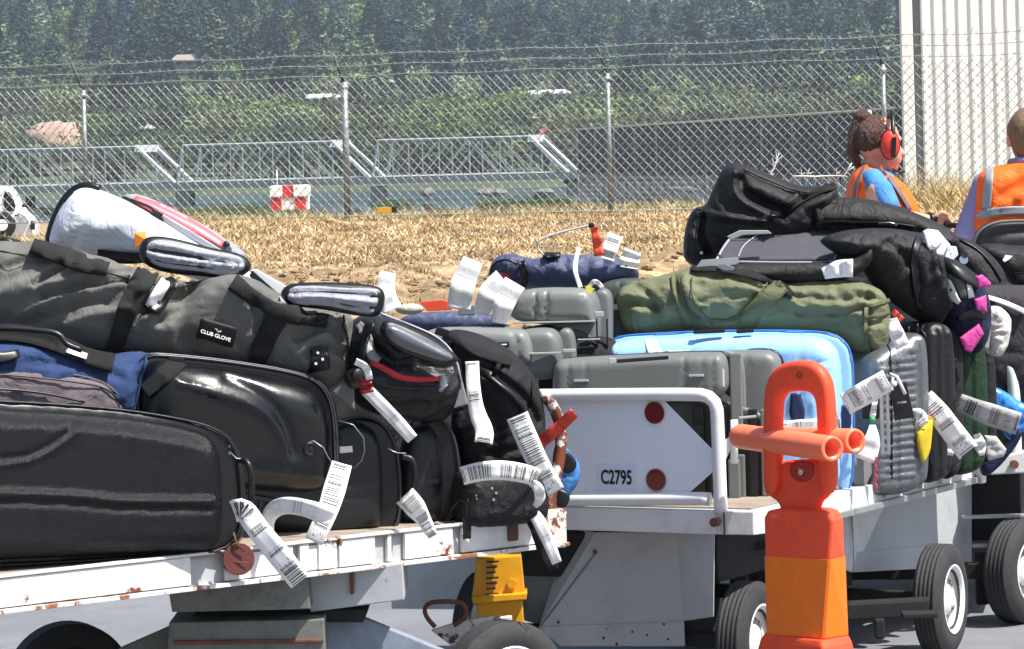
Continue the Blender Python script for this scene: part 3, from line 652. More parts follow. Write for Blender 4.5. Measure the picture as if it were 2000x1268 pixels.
T.bm('mirror', bbox(*box(tp(60, 395, -1.1), (.13, 0, 0), (0, .1, 0), (0, 0, .17)), bev=.04), mat('black_trim', '#151517', rough=.5)); T.bm('mirror_arm', bbox(*box(tp(50, 402, -1.0), (.1, 0, 0), (0, .04, 0), (0, 0, .04)), bev=.01), MC['black_trim'])
T.bm('headlight', bbox(*box(tp(64, 440, -.95), (.06, 0, 0), (0, .06, 0), (0, 0, .13)), bev=.03), MC['black_trim'])
for x in (28, 42): T.bm('door_handle', bbox(*box(tp(x-10, 421, -.96), (.05, 0, 0), (0, .02, 0), (0, 0, .02)), bev=.008), MC['black_trim'])
# ================================================================ CARTS
wpaint = mat('white_cart_paint', '#cfd1d2', rough=.42, var=.06, vs=3, dirt=.25, rust=.26, rs=7, bump=.1, bs=40)
wrust = mat('rusty_white_paint', '#d2d2cf', rough=.5, var=.08, vs=5, dirt=.25, rust=.56, rs=8, bump=.25, bs=60)
shade_paint = mat('grey_white_panel', '#a9acae', rough=.5, var=.07, vs=2.2, dirt=.28, rust=.2, rs=14, rcol='#3c3a38', bump=.08, bs=30)  # white cart paint greyed to carry the shade under the decks
rustm = mat('rust_brown', '#6a4234', rough=.8, var=.35, vs=14, bump=.4, bs=120)
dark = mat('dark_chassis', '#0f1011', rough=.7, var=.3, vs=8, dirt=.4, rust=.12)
darkg = mat('dirty_chassis_paint', '#6c6d68', rough=.65, var=.2, vs=9, dirt=.5, rust=.3, rcol='#2c2422')
deckm = mat('worn_deck', '#8d8174', rough=.8, var=.25, vs=8, rust=.2, bump=.3, bs=80)
tyrem = mat('tyre_rubber', '#2c2c2d', rough=.75, var=.25, vs=20, bump=.3, bs=200)
rimm = mat('wheel_rim', '#d4d6d6', rough=.4, var=.05, dirt=.15)
boltm = mat('bolt_metal', '#8a8078', rough=.4, metal=.7, var=.2, vs=60)
def obj3(T, name, vf, m, parent=None, smooth=False): return T.add(name, vf[0], vf[1], m, parent, smooth)
def wheel(T, c, ax, r=.2, w=.1, rim=rimm):
    ax = Vector(ax).normalized(); prof = [(r*.5, w*.3), (r*.62, w*.47), (r*.8, w*.5), (r*.9, w*.44), (r*.965, w*.36)]
    for k in range(5): y = .34-.15*k; prof += [(r*.99, w*y), (r, w*(y-.02)), (r, w*(y-.09)), (r*.985, w*(y-.1)), (r*.985, w*(y-.13))]
    prof += [(r*.965, -w*.42), (r*.8, -w*.5), (r*.5, -w*.3)]
    t = obj3(T, 'tyre', disc(c, ax, 0, 0, 44, prof=prof), tyrem, smooth=True)
    rm = obj3(T, 'rim', disc(c, ax, 0, 0, 36, prof=[(r*.6, w*.4), (r*.63, w*.49), (r*.6, w*.5), (r*.56, w*.42), (r*.5, w*.2), (r*.3, w*.12), (r*.26, w*.26), (r*.1, w*.3), (.001, w*.3)]), rim, smooth=True)
    a = ax.orthogonal().normalized(); b = ax.cross(a)
    obj3(T, 'lug_nuts', join([disc(Vector(c)+ax*w*.16+(a*math.cos(k*1.2566)+b*math.sin(k*1.2566))*r*.38, ax, .011, .02, 6) for k in range(5)]+[disc(Vector(c)+ax*w*.14, ax, r*.42, .006, 20)]), boltm, parent=rm)
# ---- cart in the middle
e1 = Vector((-.88, .472, 0)).normalized(); e2 = Vector((.472, .88, 0)).normalized(); C0 = Vector((.785, 11.784, 0)); UPZ = Vector((0, 0, 1))
PBe = Plane(1410, 11.85, -28.2); PBs = Plane(1510, 11.87, 61.8)
def off(pl, k):
    q = Plane(0, 1); q.o = pl.o-pl.n*k; q.u, q.n, q.v = pl.u, pl.n, pl.v; return q
B = Thing('baggage_cart', 'white baggage cart with a white end board carrying two red reflectors and its number', 'baggage cart', C0+e1*.65+e2, 'open baggage carts in a train')
plan = [C0+e1*1.3, C0+e1*.12, C0+e1*.03+e2*.01, C0+e2*.1, C0+e2*2, C0+e2*2+e1*1.3]
B.bm('deck', ext([Vector((p.x, p.y, .572)) for p in plan], (0, 0, .078), .004), wpaint)
B.bm('deck_floor', ext([Vector((p.x, p.y, .6515)) for p in (C0+e1*1.27+e2*.03, C0+e1*.06+e2*.06, C0+e1*.03+e2*1.97, C0+e1*1.27+e2*1.97)], (0, 0, .004)), deckm)
def ppl(pl, pts): return [pl.pt(*q) for q in pts]
B.bm('side_rail', bbox(*box(C0+e2*1.3-e1*.008+UPZ*.575, e2*.72, e1*.012, UPZ*.011), bev=.003), mat('galvanised_edge', '#9aa0a0', rough=.4, metal=.5, var=.15, vs=12))
B.bm('corner_block', bbox(*box(C0+e2*1.98-e1*.012+UPZ*.615, e2*.022, e1*.02, UPZ*.055), bev=.006), wrust)
for t in (1.08, 1.42, 1.62): B.bm('stake_pocket', bbox(*box(C0+e2*t-e1*.006+UPZ*.625, e2*.03, e1*.01, UPZ*.03), bev=.003), wrust)
fp = off(PBe, .1); sp_ = off(PBs, .19)
front = [(1163, 1040), (1322, 1040), (1338, 1262), (1095, 1262), (1050, 1228)]
f3 = ppl(fp, front); B.bm('front_panel', ext(f3, fp.n*-.006, .001), shade_paint)
B.bm('front_skirt', ext([p+fp.n*.004 for p in ppl(fp, [(1054, 1224), (1337, 1214), (1338, 1262), (1095, 1262)])], fp.n*-.003, .001), shade_paint)
sA = sp_.pt(1395, 1040); sB = sp_.pt(1393, 1205)
B.bm('corner_panel', ext([f3[1], sA, sB, f3[1].lerp(f3[2], .78)], fp.n*-.006, .001), shade_paint)
lp = off(PBe, .02)
l0, l1, l2, l3 = f3[0], f3[4], fp.pt(1022, 1230)-fp.n*.12, fp.pt(1080, 1040)-fp.n*.12
B.bm('corner_panel', ext([l0, l1, l2, l3], fp.n*-.006, .001), shade_paint); ll = fp.pt(905, 1205)-fp.n*.2; lm = fp.pt(880, 1040)-fp.n*.2
B.bm('side_panel', ext([l3+Vector((0, 0, 0)), l2, ll, lm], fp.n*-.006, .001), shade_paint); B.bm('side_panel', ext([lm, ll, fp.pt(640, 1220)-fp.n*.45, fp.pt(640, 1050)-fp.n*.45], fp.n*-.006, .001), shade_paint)
side = ppl(sp_, [(1668, 1000), (1725, 985), (1898, 940), (1898, 1100), (1850, 1108), (1665, 1118)])
B.bm('side_panel', ext(side, sp_.n*-.006, .001), shade_paint); B.bm('side_skirt', ext([p+sp_.n*.004 for p in ppl(sp_, [(1672, 1078), (1890, 1060), (1890, 1100), (1850, 1108), (1665, 1118)])], sp_.n*-.003, .001), shade_paint)
B.bm('corner_panel', ext([side[0], side[5], sp_.pt(1648, 1095)-sp_.n*.1, sp_.pt(1636, 1000)-sp_.n*.1], sp_.n*-.006, .001), wpaint)
B.bm('gusset', ext([p+sp_.n*.003 for p in ppl(sp_, [(1664, 1000), (1728, 984), (1668, 1112)])], sp_.n*-.002, .0005), wpaint)
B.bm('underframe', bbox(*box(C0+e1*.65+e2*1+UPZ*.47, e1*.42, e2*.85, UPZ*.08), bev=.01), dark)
B.bm('end_seam', bbox(*box(C0+e1*.13-e2*.004+UPZ*.61, e1*.002, e2*.003, UPZ*.037), bev=0), rustm)
wA = P(1462, 1255, 11.98); wB = P(1838, 1170, 12.95); axd = Vector((.88, -.40, 0)).normalized(); wA.z = wB.z = .2
wheel(B, wA, axd, .2, .105); wheel(B, wB, axd, .2, .105); wheel(B, wA+e1*1.0, -axd, .2, .105); wheel(B, wB+e1*1.0, -axd, .2, .105)
for c in (wA, wB): B.bm('axle', bbox(*box(Vector(c)+e1*.5, e1*.5, e2*.025, UPZ*.025), bev=.005), dark); B.bm('axle_hanger', bbox(*box(Vector(c)+e1*.5+e2*.22+UPZ*.10, e1*.04, e2*.06, UPZ*.10), bev=.01), dark)
B.bm('turntable', ext([P(1425, 1078, 12.3), P(1515, 1072, 12.3), P(1512, 1062, 12.3), P(1425, 1062, 12.3)], (0, .5, 0), .004), dark); B.bm('kingpin', bbox(*box(P(1442, 1110, 12.3), (.03, 0, 0), (0, .05, 0), UPZ*.07), bev=.01), dark)
B.bm('tow_bar', bbox(*box(P(1730, 1190, 12.6), (.15, .03, 0), (0, .03, 0), (.01, 0, .035)), bev=.012), dark); B.bm('tow_pin_plate', bbox(*box(P(1795, 1200, 12.4), (.06, 0, 0), (0, .05, 0), UPZ*.008), bev=.003), dark); B.bm('hitch_hook', bbox(*box(P(1718, 1228, 12.5), (.018, 0, 0), (0, .02, 0), UPZ*.035), bev=.008), dark)
tf = off(PBe, -.0)
pth = chaikin([(700, 778), (1000, 773), (1330, 770), (1398, 772), (1402, 835), (1408, 1003)], 3, False)
q = resample(pth, 60); B.add('end_rail', *tube([tf.pt(x, y) for x, y in q], .0225, 12), mat('white_rail', '#d9dcdc', rough=.35, var=.04, dirt=.08))
q = [tf.pt(x, y) for x, y in ((760, 982), (1110, 976), (1372, 974), (1386, 975))]; B.add('lower_rail', *tube(q, .0225, 12), MC['white_rail'])
ff = off(PBe, .012)
bd = B.bm('end_board', ext(ppl(ff, [(700, 786), (1296, 782), (1396, 884), (1396, 918), (1344, 964), (700, 978)]), ff.n*-.004, .001), mat('board_white', '#e2e7ef', rough=.45, var=.03, vs=2, dirt=.05))
redm = mat('reflector_red', '#6e1418', rough=.3, var=.06, coat=.4)
for (x, y) in ((1280, 806), (1283, 937)): c = ff.pt(x, y)+ff.n*.004; obj3(B, 'reflector_rim', disc(c, ff.n, .0395, .004, 32), mat('rim_grey', '#c9c9cc', rough=.4)); obj3(B, 'red_reflector', disc(c+ff.n*.003, ff.n, .0365, .004, 32), redm)
npl = B.bm('number_plate', ext(ppl(off(ff, -.002), [(1167, 906), (1243, 905), (1243, 956), (1167, 957)]), ff.n*-.0015, 0), mat('plate_white', '#d6dcec', rough=.4, var=.02), parent=bd)
def sgn(v): return v
text_mesh(B, 'number_lettering', 'C2795', ff.pt(1204.5, 932)+ff.n*.0025, PBe.u, UPZ, .066, mat('letter_black', '#0c0d12', rough=.5, var=0), parent=npl, xs=.66, bold=.022, th=.0012)
obj3(B, 'bumper_bolt', join([disc(P(1397, 1020, 11.83)+PBe.n*.0, PBe.n, .015, .03, 16), disc(P(1397, 1020, 11.83), PBe.n, .008, .05, 6)]), rustm)
for i, (x, y, r) in enumerate(((1163, 1078, .009), (1180, 1246, .005), (1236, 1234, .004), (1265, 1240, .004), (1206, 1258, .005), (1306, 1248, .004), (1092, 1215, .005), (1186, 1228, .003), (1298, 1219, .004))): obj3(B, 'paint_chip', disc(fp.pt(x, y)+fp.n*.0055, fp.n, r, .001, 7), rustm if i == 0 else dark)
B.bm('welded_seam', ext([p+fp.n*.003 for p in ppl(fp, [(1163, 1078), (1166, 1079), (1054, 1229), (1050, 1228)])], fp.n*-.002, 0), mat('seam_grey', '#6e7173', rough=.6))
# stub post and small white bracket behind the end rail
B.add('corner_bracket', *tube([P(1434, 905, 12.0), P(1434, 820, 12.0)], .013, 10), MC['white_rail']); B.bm('bracket_plate', ext([P(1414, 860, 12.0), P(1436, 848, 12.0), P(1436, 860, 12.0), P(1414, 905, 12.0)], (0, .01, 0), .001), MC['white_rail'])
# ---- near cart
eA = Vector((.761, .649, 0)).normalized(); nA = Vector((.649, -.761, 0)).normalized(); A0 = P(0, 1198, 10.03); A0.z = 0
def ra(t, z, o=0): return Vector((A0.x, A0.y, z))+eA*t+nA*o
Acart = Thing('baggage_cart', 'nearest baggage cart with a rusty white side rail and a round red brown reflector', 'baggage cart', ra(1, 0, -.6), 'open baggage carts in a train'); A = Acart
A.bm('deck', ext([ra(-2, .690, -.004), ra(2.09, .690, -.004), ra(2.09, .690, -1.2), ra(-2, .690, -1.2)], (0, 0, .012)), deckm)
A.bm('rail_web', bbox(*box(ra(.05, .655, -.02), eA*2.05, nA*.006, UPZ*.045), bev=0), mat('pocket_grey', '#a8abad', rough=.5, var=.1, vs=6, dirt=.2))
A.bm('bottom_flange', bbox(*box(ra(.05, .606, 0), eA*2.06, nA*.02, UPZ*.006), bev=.002), mat('rusty_flange', '#cfccc8', rough=.6, rust=.85, rs=9, var=.1, bump=.3, bs=90, rcol='#8a5a3c'))
A.bm('top_flange', bbox(*box(ra(.05, .704, -.006), eA*2.06, nA*.014, UPZ*.004), bev=.002), wrust)
def tpx(px, v=.65):
    # parameter along the rail for a photo column
    lo, hi = -2.5, 3
    for _ in range(40):
        m_ = (lo+hi)/2
        if proj(ra(m_, v))[0] < px: lo = m_
        else: hi = m_
    return lo
segs = [(-320, 372), (440, 478), (560, 572), (585, 603), (622, 658), (662, 732), (756, 764), (790, 884), (902, 1062)]
for a, b in segs:
    ta, tb = tpx(a), tpx(b); A.bm('side_plate', bbox(*box(ra((ta+tb)/2, .657, -.004), eA*((tb-ta)/2), nA*.007, UPZ*.041), bev=.003), wrust)
for a, b in ((480, 556), (604, 622)):
    ta, tb = tpx(a), tpx(b); A.bm('stake_pocket', bbox(*box(ra((ta+tb)/2, .657, -.010), eA*((tb-ta)/2), nA*.006, UPZ*.041), bev=.003), wpaint)
ta, tb = tpx(1064), tpx(1101); A.bm('corner_casting', bbox(*box(ra((ta+tb)/2, .657, -.006), eA*((tb-ta)/2), nA*.022, UPZ*.062), bev=.006), mat('rusty_corner', '#c8c2ba', rough=.6, var=.1, rust=.75, rs=14, bump=.3, bs=80))
A.bm('end_member', bbox(*box(ra(2.08, .655, -.6), eA*.012, nA*.59, UPZ*.045), bev=.003), wrust)
A.bm('latch_hook', bbox(*box(ra(tpx(998), .665, .008), eA*.018, nA*.01, UPZ*.03), bev=.006), rustm)
cc = ra(tpx(466), .66, .03); rf = obj3(A, 'round_reflector', disc(P(466, 1092, cc.y-.02), (.3, -1, .1), .0475, .008, 36), mat('reflector_brown', '#5c2c26', rough=.45, var=.2, vs=30, bump=.2, bs=80)); 
A.add('reflector_ties', *join([tube([P(452, 1075, cc.y-.028), P(464, 1060, cc.y-.03), P(474, 1050, cc.y-.03)], .003, 5), tube([P(478, 1078, cc.y-.028), P(462, 1062, cc.y-.035), P(456, 1040, cc.y-.03)], .003, 5), tube([P(448, 1098, cc.y-.028), P(484, 1099, cc.y-.028)], .002, 5)]), rustm, parent=rf)
er = off(Plane(1090, 11.42, 40.5), 0)
A.add('end_rail', *tube([er.pt(x, y) for x, y in resample(chaikin([(1060, 768), (1078, 790), (1097, 830), (1094, 900), (1076, 960), (1074, 1020)], 3, False), 24)], .019, 10), mat('rusty_rail', '#d6d2ce', rough=.6, rust=.9, rs=7, var=.12, bump=.2, bs=80))
Dn = 11.0
def pl_(pts, d, th, nm, m, T=A): T.bm(nm, ext([P(x, y, d) for x, y in pts], (0, th, 0), .004), m)
pl_([(330, 1160), (600, 1128), (606, 1190), (336, 1196)], 10.75, .5, 'turntable_box', darkg); pl_([(604, 1126), (786, 1100), (790, 1172), (606, 1196)], 10.9, .4, 'gusset_plate', shade_paint)
pl_([(380, 1196), (720, 1190), (710, 1216), (370, 1216)], 10.95, .4, 'turntable_ring', dark); pl_([(330, 1216), (632, 1210), (634, 1300), (325, 1300)], 10.8, .5, 'axle_box', darkg); pl_([(634, 1214), (700, 1204), (880, 1278), (860, 1330), (634, 1330)], 11.0, .06, 'drawbar_plate', mat('dusty_grey', '#7b8490', rough=.7, var=.2, vs=12, dirt=.2))
pl_([(340, 1252), (632, 1248), (632, 1256), (340, 1260)], 10.79, .02, 'flange_strip', rustm); pl_([(232, 1268), (330, 1225), (330, 1330), (180, 1330)], 10.95, .05, 'brace_plate', darkg)
pl_([(682, 1108), (692, 1106), (692, 1160), (684, 1162)], 10.885, .01, 'rust_streak', rustm)
wheel(A, P(135, 1337, 11.5)*1, (.35, -.95, 0), .2, .13, dark); wheel(A, Vector(P(985, 1337, 11.2)), (.5, -.86, 0), .2, .12, rimm);  # left wheel's rim coloured chassis dark for the shadow it stands in
for o in bpy.data.objects:
    pass
A.add('drawbar_handle', *tube([P(x, y, 11.3) for x, y in resample(chaikin([(850, 1225), (832, 1205), (828, 1188), (840, 1175), (902, 1175), (912, 1190), (908, 1208), (886, 1222)], 2, False), 26)], .0075, 8), rustm)
pl_([(842, 1232), (880, 1220), (950, 1206), (1000, 1204), (1000, 1268), (890, 1268)], 11.34, .03, 'tow_tongue', mat('tongue_paint', '#d6d2cc', rough=.55, rust=.7, rs=12, var=.08))
# yellow parking stand on the drawbar
yl = mat('safety_yellow', '#d99a12', rough=.4, var=.12, vs=10, dirt=.2, rust=.12)
J = Thing('jack_stand', 'yellow parking jack standing between the two white carts', 'jack stand', P(975, 1230, 11.6)); 
J.bm('post', ext([P(930, 1092, 11.62), P(1018, 1085, 11.62), P(1026, 1165, 11.62), P(922, 1172, 11.62)], (0, .1, 0), .004), yl); J.bm('collar', ext([P(921, 1166, 11.59), P(1030, 1158, 11.59), P(1028, 1172, 11.59), P(924, 1180, 11.59)], (0, .14, 0), .004), yl); J.bm('post', ext([P(932, 1178, 11.62), P(1020, 1172, 11.62), P(1030, 1300, 11.62), P(934, 1300, 11.62)], (0, .1, 0), .004), yl)
for k in range(7): J.bm('warning_lettering', ext([P(950, 1097+k*10.5, 11.612), P(974-(k % 3)*3, 1095+k*10.5, 11.612), P(974-(k % 3)*3, 1098.5+k*10.5, 11.612), P(950, 1100+k*10.5, 11.612)], (0, .004, 0)), mat('letter_black', '#0c0d12'))
obj3(J, 'pivot_bolt', disc(P(1000, 1140, 11.61), (0, -1, 0), .016, .012, 18), yl)
# ---- rear cart
g1 = Vector((-.985, .174, 0)); g2 = Vector((.174, .985, 0)); G0 = P(2040, 905, 13.75); G0.z = 0
Cc = Thing('baggage_cart', 'third baggage cart cut off at the right, its white bent rail and bumper showing', 'baggage cart', G0+g1*.65+g2*.8, 'open baggage carts in a train')
Cc.bm('deck', ext([G0+v+UPZ*.575 for v in (g1*1.2, g1*.1, g2*.1, g2*1.6, g1*1.2+g2*1.6)], (0, 0, .085), .006), wpaint)
Cc.bm('bumper', ext([P(x, y, 13.68) for x, y in ((1938, 905), (1965, 890), (2040, 872), (2044, 922), (1934, 928))], (0, .06, 0), .006), wpaint); obj3(Cc, 'bumper_bolt', disc(P(1981, 907, 13.66), (0, -1, 0), .016, .03, 14), rustm)
gp = Plane(1985, 13.72, -10); Cc.add('end_rail', *tube([gp.pt(x, y) for x, y in resample(chaikin([(1880, 704), (1925, 698), (1965, 700), (1981, 745), (1984, 900)], 3, False), 34)], .0235, 12), MC['white_rail'])
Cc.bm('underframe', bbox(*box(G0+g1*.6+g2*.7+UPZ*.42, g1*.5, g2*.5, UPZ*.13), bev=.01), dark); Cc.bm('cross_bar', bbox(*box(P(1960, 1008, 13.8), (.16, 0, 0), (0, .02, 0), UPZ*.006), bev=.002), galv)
Cc.bm('cross_bar', bbox(*box(P(1940, 1065, 13.8), (.08, 0, 0), (0, .02, 0), UPZ*.006), bev=.002), galv)
wc = P(1992, 1120, 13.75); wc.z = .2; wheel(Cc, wc, (.8, -.6, 0), .2, .12); wheel(Cc, wc+g1*.95, (-.8, .6, 0), .2, .12); wheel(Cc, wc+g2*1.1, (.9, -.4, 0), .2, .12); Cc.bm('axle', bbox(*box(wc+g1*.5, g1*.5, g2*.03, UPZ*.03), bev=.005), dark); Cc.bm('steering_link', bbox(*box(P(1918, 1130, 13.8), (.025, 0, 0), (0, .02, 0), UPZ*.1), bev=.01), dark)
# ================================================================ DELINEATOR AND BATONS
con = mat('cone_orange', '#e85030', rough=.5, var=.12, vs=8, dirt=.25, spec=.35, rust=.22, rcol='#8e3424', rs=22, bump=.05, bs=30); sheet = mat('orange_sheeting', '#ee7212', rough=.4, dirt=.15, var=.07, vs=30, bump=.1, bs=200)
K = Thing('traffic_delineator', 'orange red plastic traffic delineator with a loop handle standing before the white carts', 'delineator', P(1575, 1440, 11.4))
kp = Plane(1565, 11.42, -38)
U = Slab(K, 'loop_handle', [(1497, 970), (1495, 900), (1496, 790), (1500, 745), (1522, 712), (1560, 702), (1594, 706), (1618, 728), (1628, 765), (1631, 860), (1634, 965), (1606, 965), (1602, 900), (1600, 800), (1596, 776), (1584, 764), (1545, 764), (1530, 776), (1526, 800), (1526, 900), (1524, 970)], kp, .028, .028, con, R=.02, p=2.4, sm=2, n=200, grid=.012)
obj3(K, 'eyelet', disc(U.pt(1562, 733, 0), kp.n, .011, .012, 20, prof=[(.012, .002), (.009, .004), (.0075, -.004), (.001, -.005)]), mat('eyelet_dark', '#7e2a20', rough=.5), smooth=True)
Slab(K, 'lower_web', [(1510, 900), (1622, 895), (1626, 965), (1600, 985), (1606, 1015), (1522, 1015), (1530, 985), (1500, 965)], Plane(1565, 11.45, -38), .022, .022, con, R=.02, sm=1, n=90, grid=.02)
rec = Slab(K, 'recess', [(1544, 900), (1590, 900), (1592, 925), (1580, 942), (1556, 942), (1542, 925)], Plane(1565, 11.425, -38), .006, .006, mat('cone_recess', '#9a2416', rough=.5), R=.01, sm=2, n=60, grid=.01); obj3(K, 'bolt', join([disc(rec.pt(1563, 921, .003), kp.n, .012, .006, 18), sph(rec.pt(1563, 921, .006), .007, k=12, l=8)]), mat('chrome', '#c8ccd0', rough=.2, metal=1, var=.02), smooth=True)  # recess is a raised plate, its shade put into a darker red
def loft(lv, d, th, extra=0):
    vs = []; ua = Vector((math.cos(R_(-24)), math.sin(R_(-24)), 0)); na = Vector((math.sin(R_(-24)), -math.cos(R_(-24)), 0)); ring = None
    for (y, xl, xf, xr, t) in lv:
        L_ = P(xl, y, d); Rr = P(xr, y, d); Fm = P(xf, y, d); W = (Rr.x-L_.x); z = L_.z; wf = (Fm.x-L_.x)
        L_ = Vector((L_.x, d, z)); pts2 = [(0-extra, t*.62), (.006, t*.48-extra), (wf-.006, -t*.84-extra), (wf+.004, -t*.86-extra), (W+extra, -t*.2), (W+extra, t*.5), (W*.8, t*.9+extra), (.01, t*.9+extra)]
        vs.append([L_+Vector((a, b, 0)) for a, b in pts2])
    n = 8; V = [p for r in vs for p in r]; fs = [(i*n+j, i*n+(j+1) % n, (i+1)*n+(j+1) % n, (i+1)*n+j) for i in range(len(lv)-1) for j in range(n)]+[tuple(range(n))[::-1], tuple((len(lv)-1)*n+j for j in range(n))]
    return V, fs
b_ = bbox(*loft([(996, 1522, 1606, 1622, .07), (1002, 1503, 1614, 1638, .1), (1016, 1496, 1620, 1645, .11), (1090, 1498, 1615, 1648, .11), (1242, 1502, 1604, 1654, .11), (1250, 1503, 1603, 1654, .11)], 11.42, .1), bev=.003); K.bm('body', b_, con)
K.bm('orange_sheet', bbox(*loft([(1090, 1498, 1615, 1648, .11), (1242, 1502, 1604, 1654, .11)], 11.42, .1, .003), bev=.001), sheet)
K.bm('foot', bbox(*loft([(1244, 1498, 1598, 1656, .14), (1256, 1490, 1600, 1662, .16), (1300, 1480, 1606, 1672, .2), (1410, 1470, 1612, 1682, .24)], 11.42, .1), bev=.004), con)
K.bm('base', bbox(*box((P(1575, 1400, 11.42).x, 11.44, .03), (.26, 0, 0), (0, .2, 0), (0, 0, .03)), bev=.01), mat('black_rubber', '#141415', rough=.8))
K.bm('shoulder_knob', bbox(*box(P(1510, 1008, 11.37), (.012, 0, 0), (0, .01, 0), (0, 0, .006)), bev=.004), con)
bat = mat('baton_orange', '#ff7d58', rough=.35, var=.04, sss=.5, spec=.5)
def baton(label, a, b, r):
    T = Thing('traffic_baton', label, 'baton', a, 'orange batons hooked in the loop handle'); d = (b-a).normalized(); n = 16; pts = [a+d*r*(1-math.cos(i*.26)) for i in range(7)]; rr = [max(.001, r*math.sin(i*.26)) for i in range(7)]
    pts.append(a+d*r*1.3); rr.append(r); pts.append(b-d*.004); rr.append(r); pts.append(b); rr.append(r*.97); pts.append(b); rr.append(r*.70); pts.append(b-d*.13); rr.append(r*.62); pts.append(b-d*.131); rr.append(.0008)
    up = Vector((0, 0, 1)); s1 = d.cross(up).normalized(); s2 = d.cross(s1); k = 28; vs = [p+(s1*math.cos(6.2832*j/k)+s2*math.sin(6.2832*j/k))*q for p, q in zip(pts, rr) for j in range(k)]
    T.add('tube', vs, [(i*k+j, i*k+(j+1) % k, (i+1)*k+(j+1) % k, (i+1)*k+j) for i in range(len(pts)-1) for j in range(k)], bat)
baton('orange translucent baton pushed through the loop handle, its open end nearer and lower', P(1436, 851, 11.72), P(1626, 877, 11.16), .0405)
baton('orange translucent baton behind the other, its open end further right and higher', P(1470, 856, 11.78), P(1671, 862, 11.27), .0395)
# ================================================================ LUGGAGE ON THE NEAR CART
blk = plast('black_moulded_plastic', '#0b0c0f', rough=.27, bump=.42, bs=430, spec=.32, rust=.16, rcol='#2c2b2a', rs=34); blks = plast('black_smooth_plastic', '#0d0f12', rust=.1, rcol='#34322f', rs=26, rough=.24, bump=.03, bs=60)
blk2 = plast('black_case_plastic', '#121416', rust=.16, rcol='#3a3835', rs=30, rough=.38, bump=.2, bs=300); rub = mat('black_rim', '#0b0c0e', rough=.4, var=.1)
fblk = fabric('black_nylon', '#17171a', rough=.7, bump=.35, bs=240); fblk2 = fabric('black_ripstop', '#1e1d1f', rough=.62, bump=.2, bs=300); web = fabric('black_webbing', '#1a1a1b', bump=.5, bs=500, rough=.8)
fgry = fabric('grey_canvas', '#62625e', bump=.35, bs=600, var=.12, vs=5, rough=.75); webg = fabric('grey_webbing', '#242525', bump=.5, bs=500)
silv = fabric('silver_cloth', '#cfd2da', rough=.42, bump=.08, bs=90, var=.05); pad = fabric('grey_padding', '#8e929a', rough=.5, bump=.1, bs=200, var=.08); wcl = mat('white_vinyl', '#dcdde0', rough=.4, var=.04)
navy = fabric('blue_cloth', '#2b3f66', bump=.3, var=.22, vs=9); taupe = fabric('taupe_cloth', '#6a6066', bump=.3, var=.25, vs=8)
def loopline(sf, name, outline, r, m, off_=.002, inset=0, parent=None, n=90, sm=2):
    q = resample([tuple(x) for x in chaikin(list(outline), sm)], n, True); c = q.mean(0); pts = [sf.pt(x, y, off_) for x, y in q]
    vs, fs = tube(pts, r, 6, closed=True); return sf.T.add(name, vs, fs, m, parent or sf.o)
def shrink(o, k, c=None):
    a = np.array(o, float); c = a.mean(0) if c is None else np.array(c); return [tuple(c+(p-c)*k) for p in a]
def coil(T, name, pts, r, m, parent=None, n=40, amp=.25):
    q = resample([tuple(x) for x in chaikin([tuple(p) for p in pts], 2, False)], n); L = [Vector(x) for x in q]; rr = [r*(1+(amp if i % 2 else -amp*.3)) for i in range(n)]
    vs, fs = tube(L, rr, 10); return T.add(name, vs, fs, m, parent)
# 1 big front case
T = Thing('hard_case', 'biggest black hard shell golf case lying along the front of the near cart', 'hard case', P(220, 1090, 10.3), 'black hard travel cases'); pl = Plane(220, 10.42, 27)
rim = [(-330, 800), (-330, 775), (0, 783), (230, 798), (380, 823), (432, 842), (458, 872), (470, 925), (472, 1015), (462, 1055), (430, 1076), (380, 1084), (-330, 1122)]
Rm = Slab(T, 'rim', rim, pl, .012, .012, rub, wall=.07, R=.02, sm=2, n=160, grid=.05)
Slab(T, 'back_shell', shrink(rim, .985), off(pl, .05), .0, .22, blk, R=.12, sm=2, grid=.04)
sh = [(-330, 806), (-330, 788), (0, 792), (230, 808), (372, 834), (408, 852), (424, 890), (428, 960), (428, 1040), (412, 1070), (370, 1078), (-330, 1108)]
S1 = Slab(T, 'front_shell', sh, off(pl, -.035), .085, .0, blk, R=.055, p=2.0, sm=2, n=200, grid=.012, creases=[([(-330, 958), (140, 962), (165, 975), (440, 976)], .011, .008), ([(-330, 972), (138, 976), (163, 989), (440, 990)], -.005, .008), ([(152, 798), (120, 838), (60, 880), (0, 896), (-300, 905)], -.007, .005), ([(160, 800), (128, 844), (66, 888), (0, 906), (-300, 914)], .005, .006)])
loopline(Rm, 'seam', [(x, y) for x, y in rim], .004, blk2, .008); 
coil(T, 'grip_handle', [P(466, 898, 10.42), P(484, 900, 10.38), P(492, 930, 10.38), P(491, 985, 10.4), P(478, 1000, 10.45)], .0085, rub)
T.add('cable', *tube([P(x, y, 10.4) for x, y in ((448, 882), (462, 896), (480, 896), (490, 918))], .0022, 5), mat('steel_cable', '#8a8f92', rough=.35, metal=.7))
for y in (872, 886): T.bm('rivet', bbox(*box(Rm.pt(448, y, .004), (.004, 0, 0), (0, .002, 0), (0, 0, .004)), bev=.001), MC['steel_cable'])
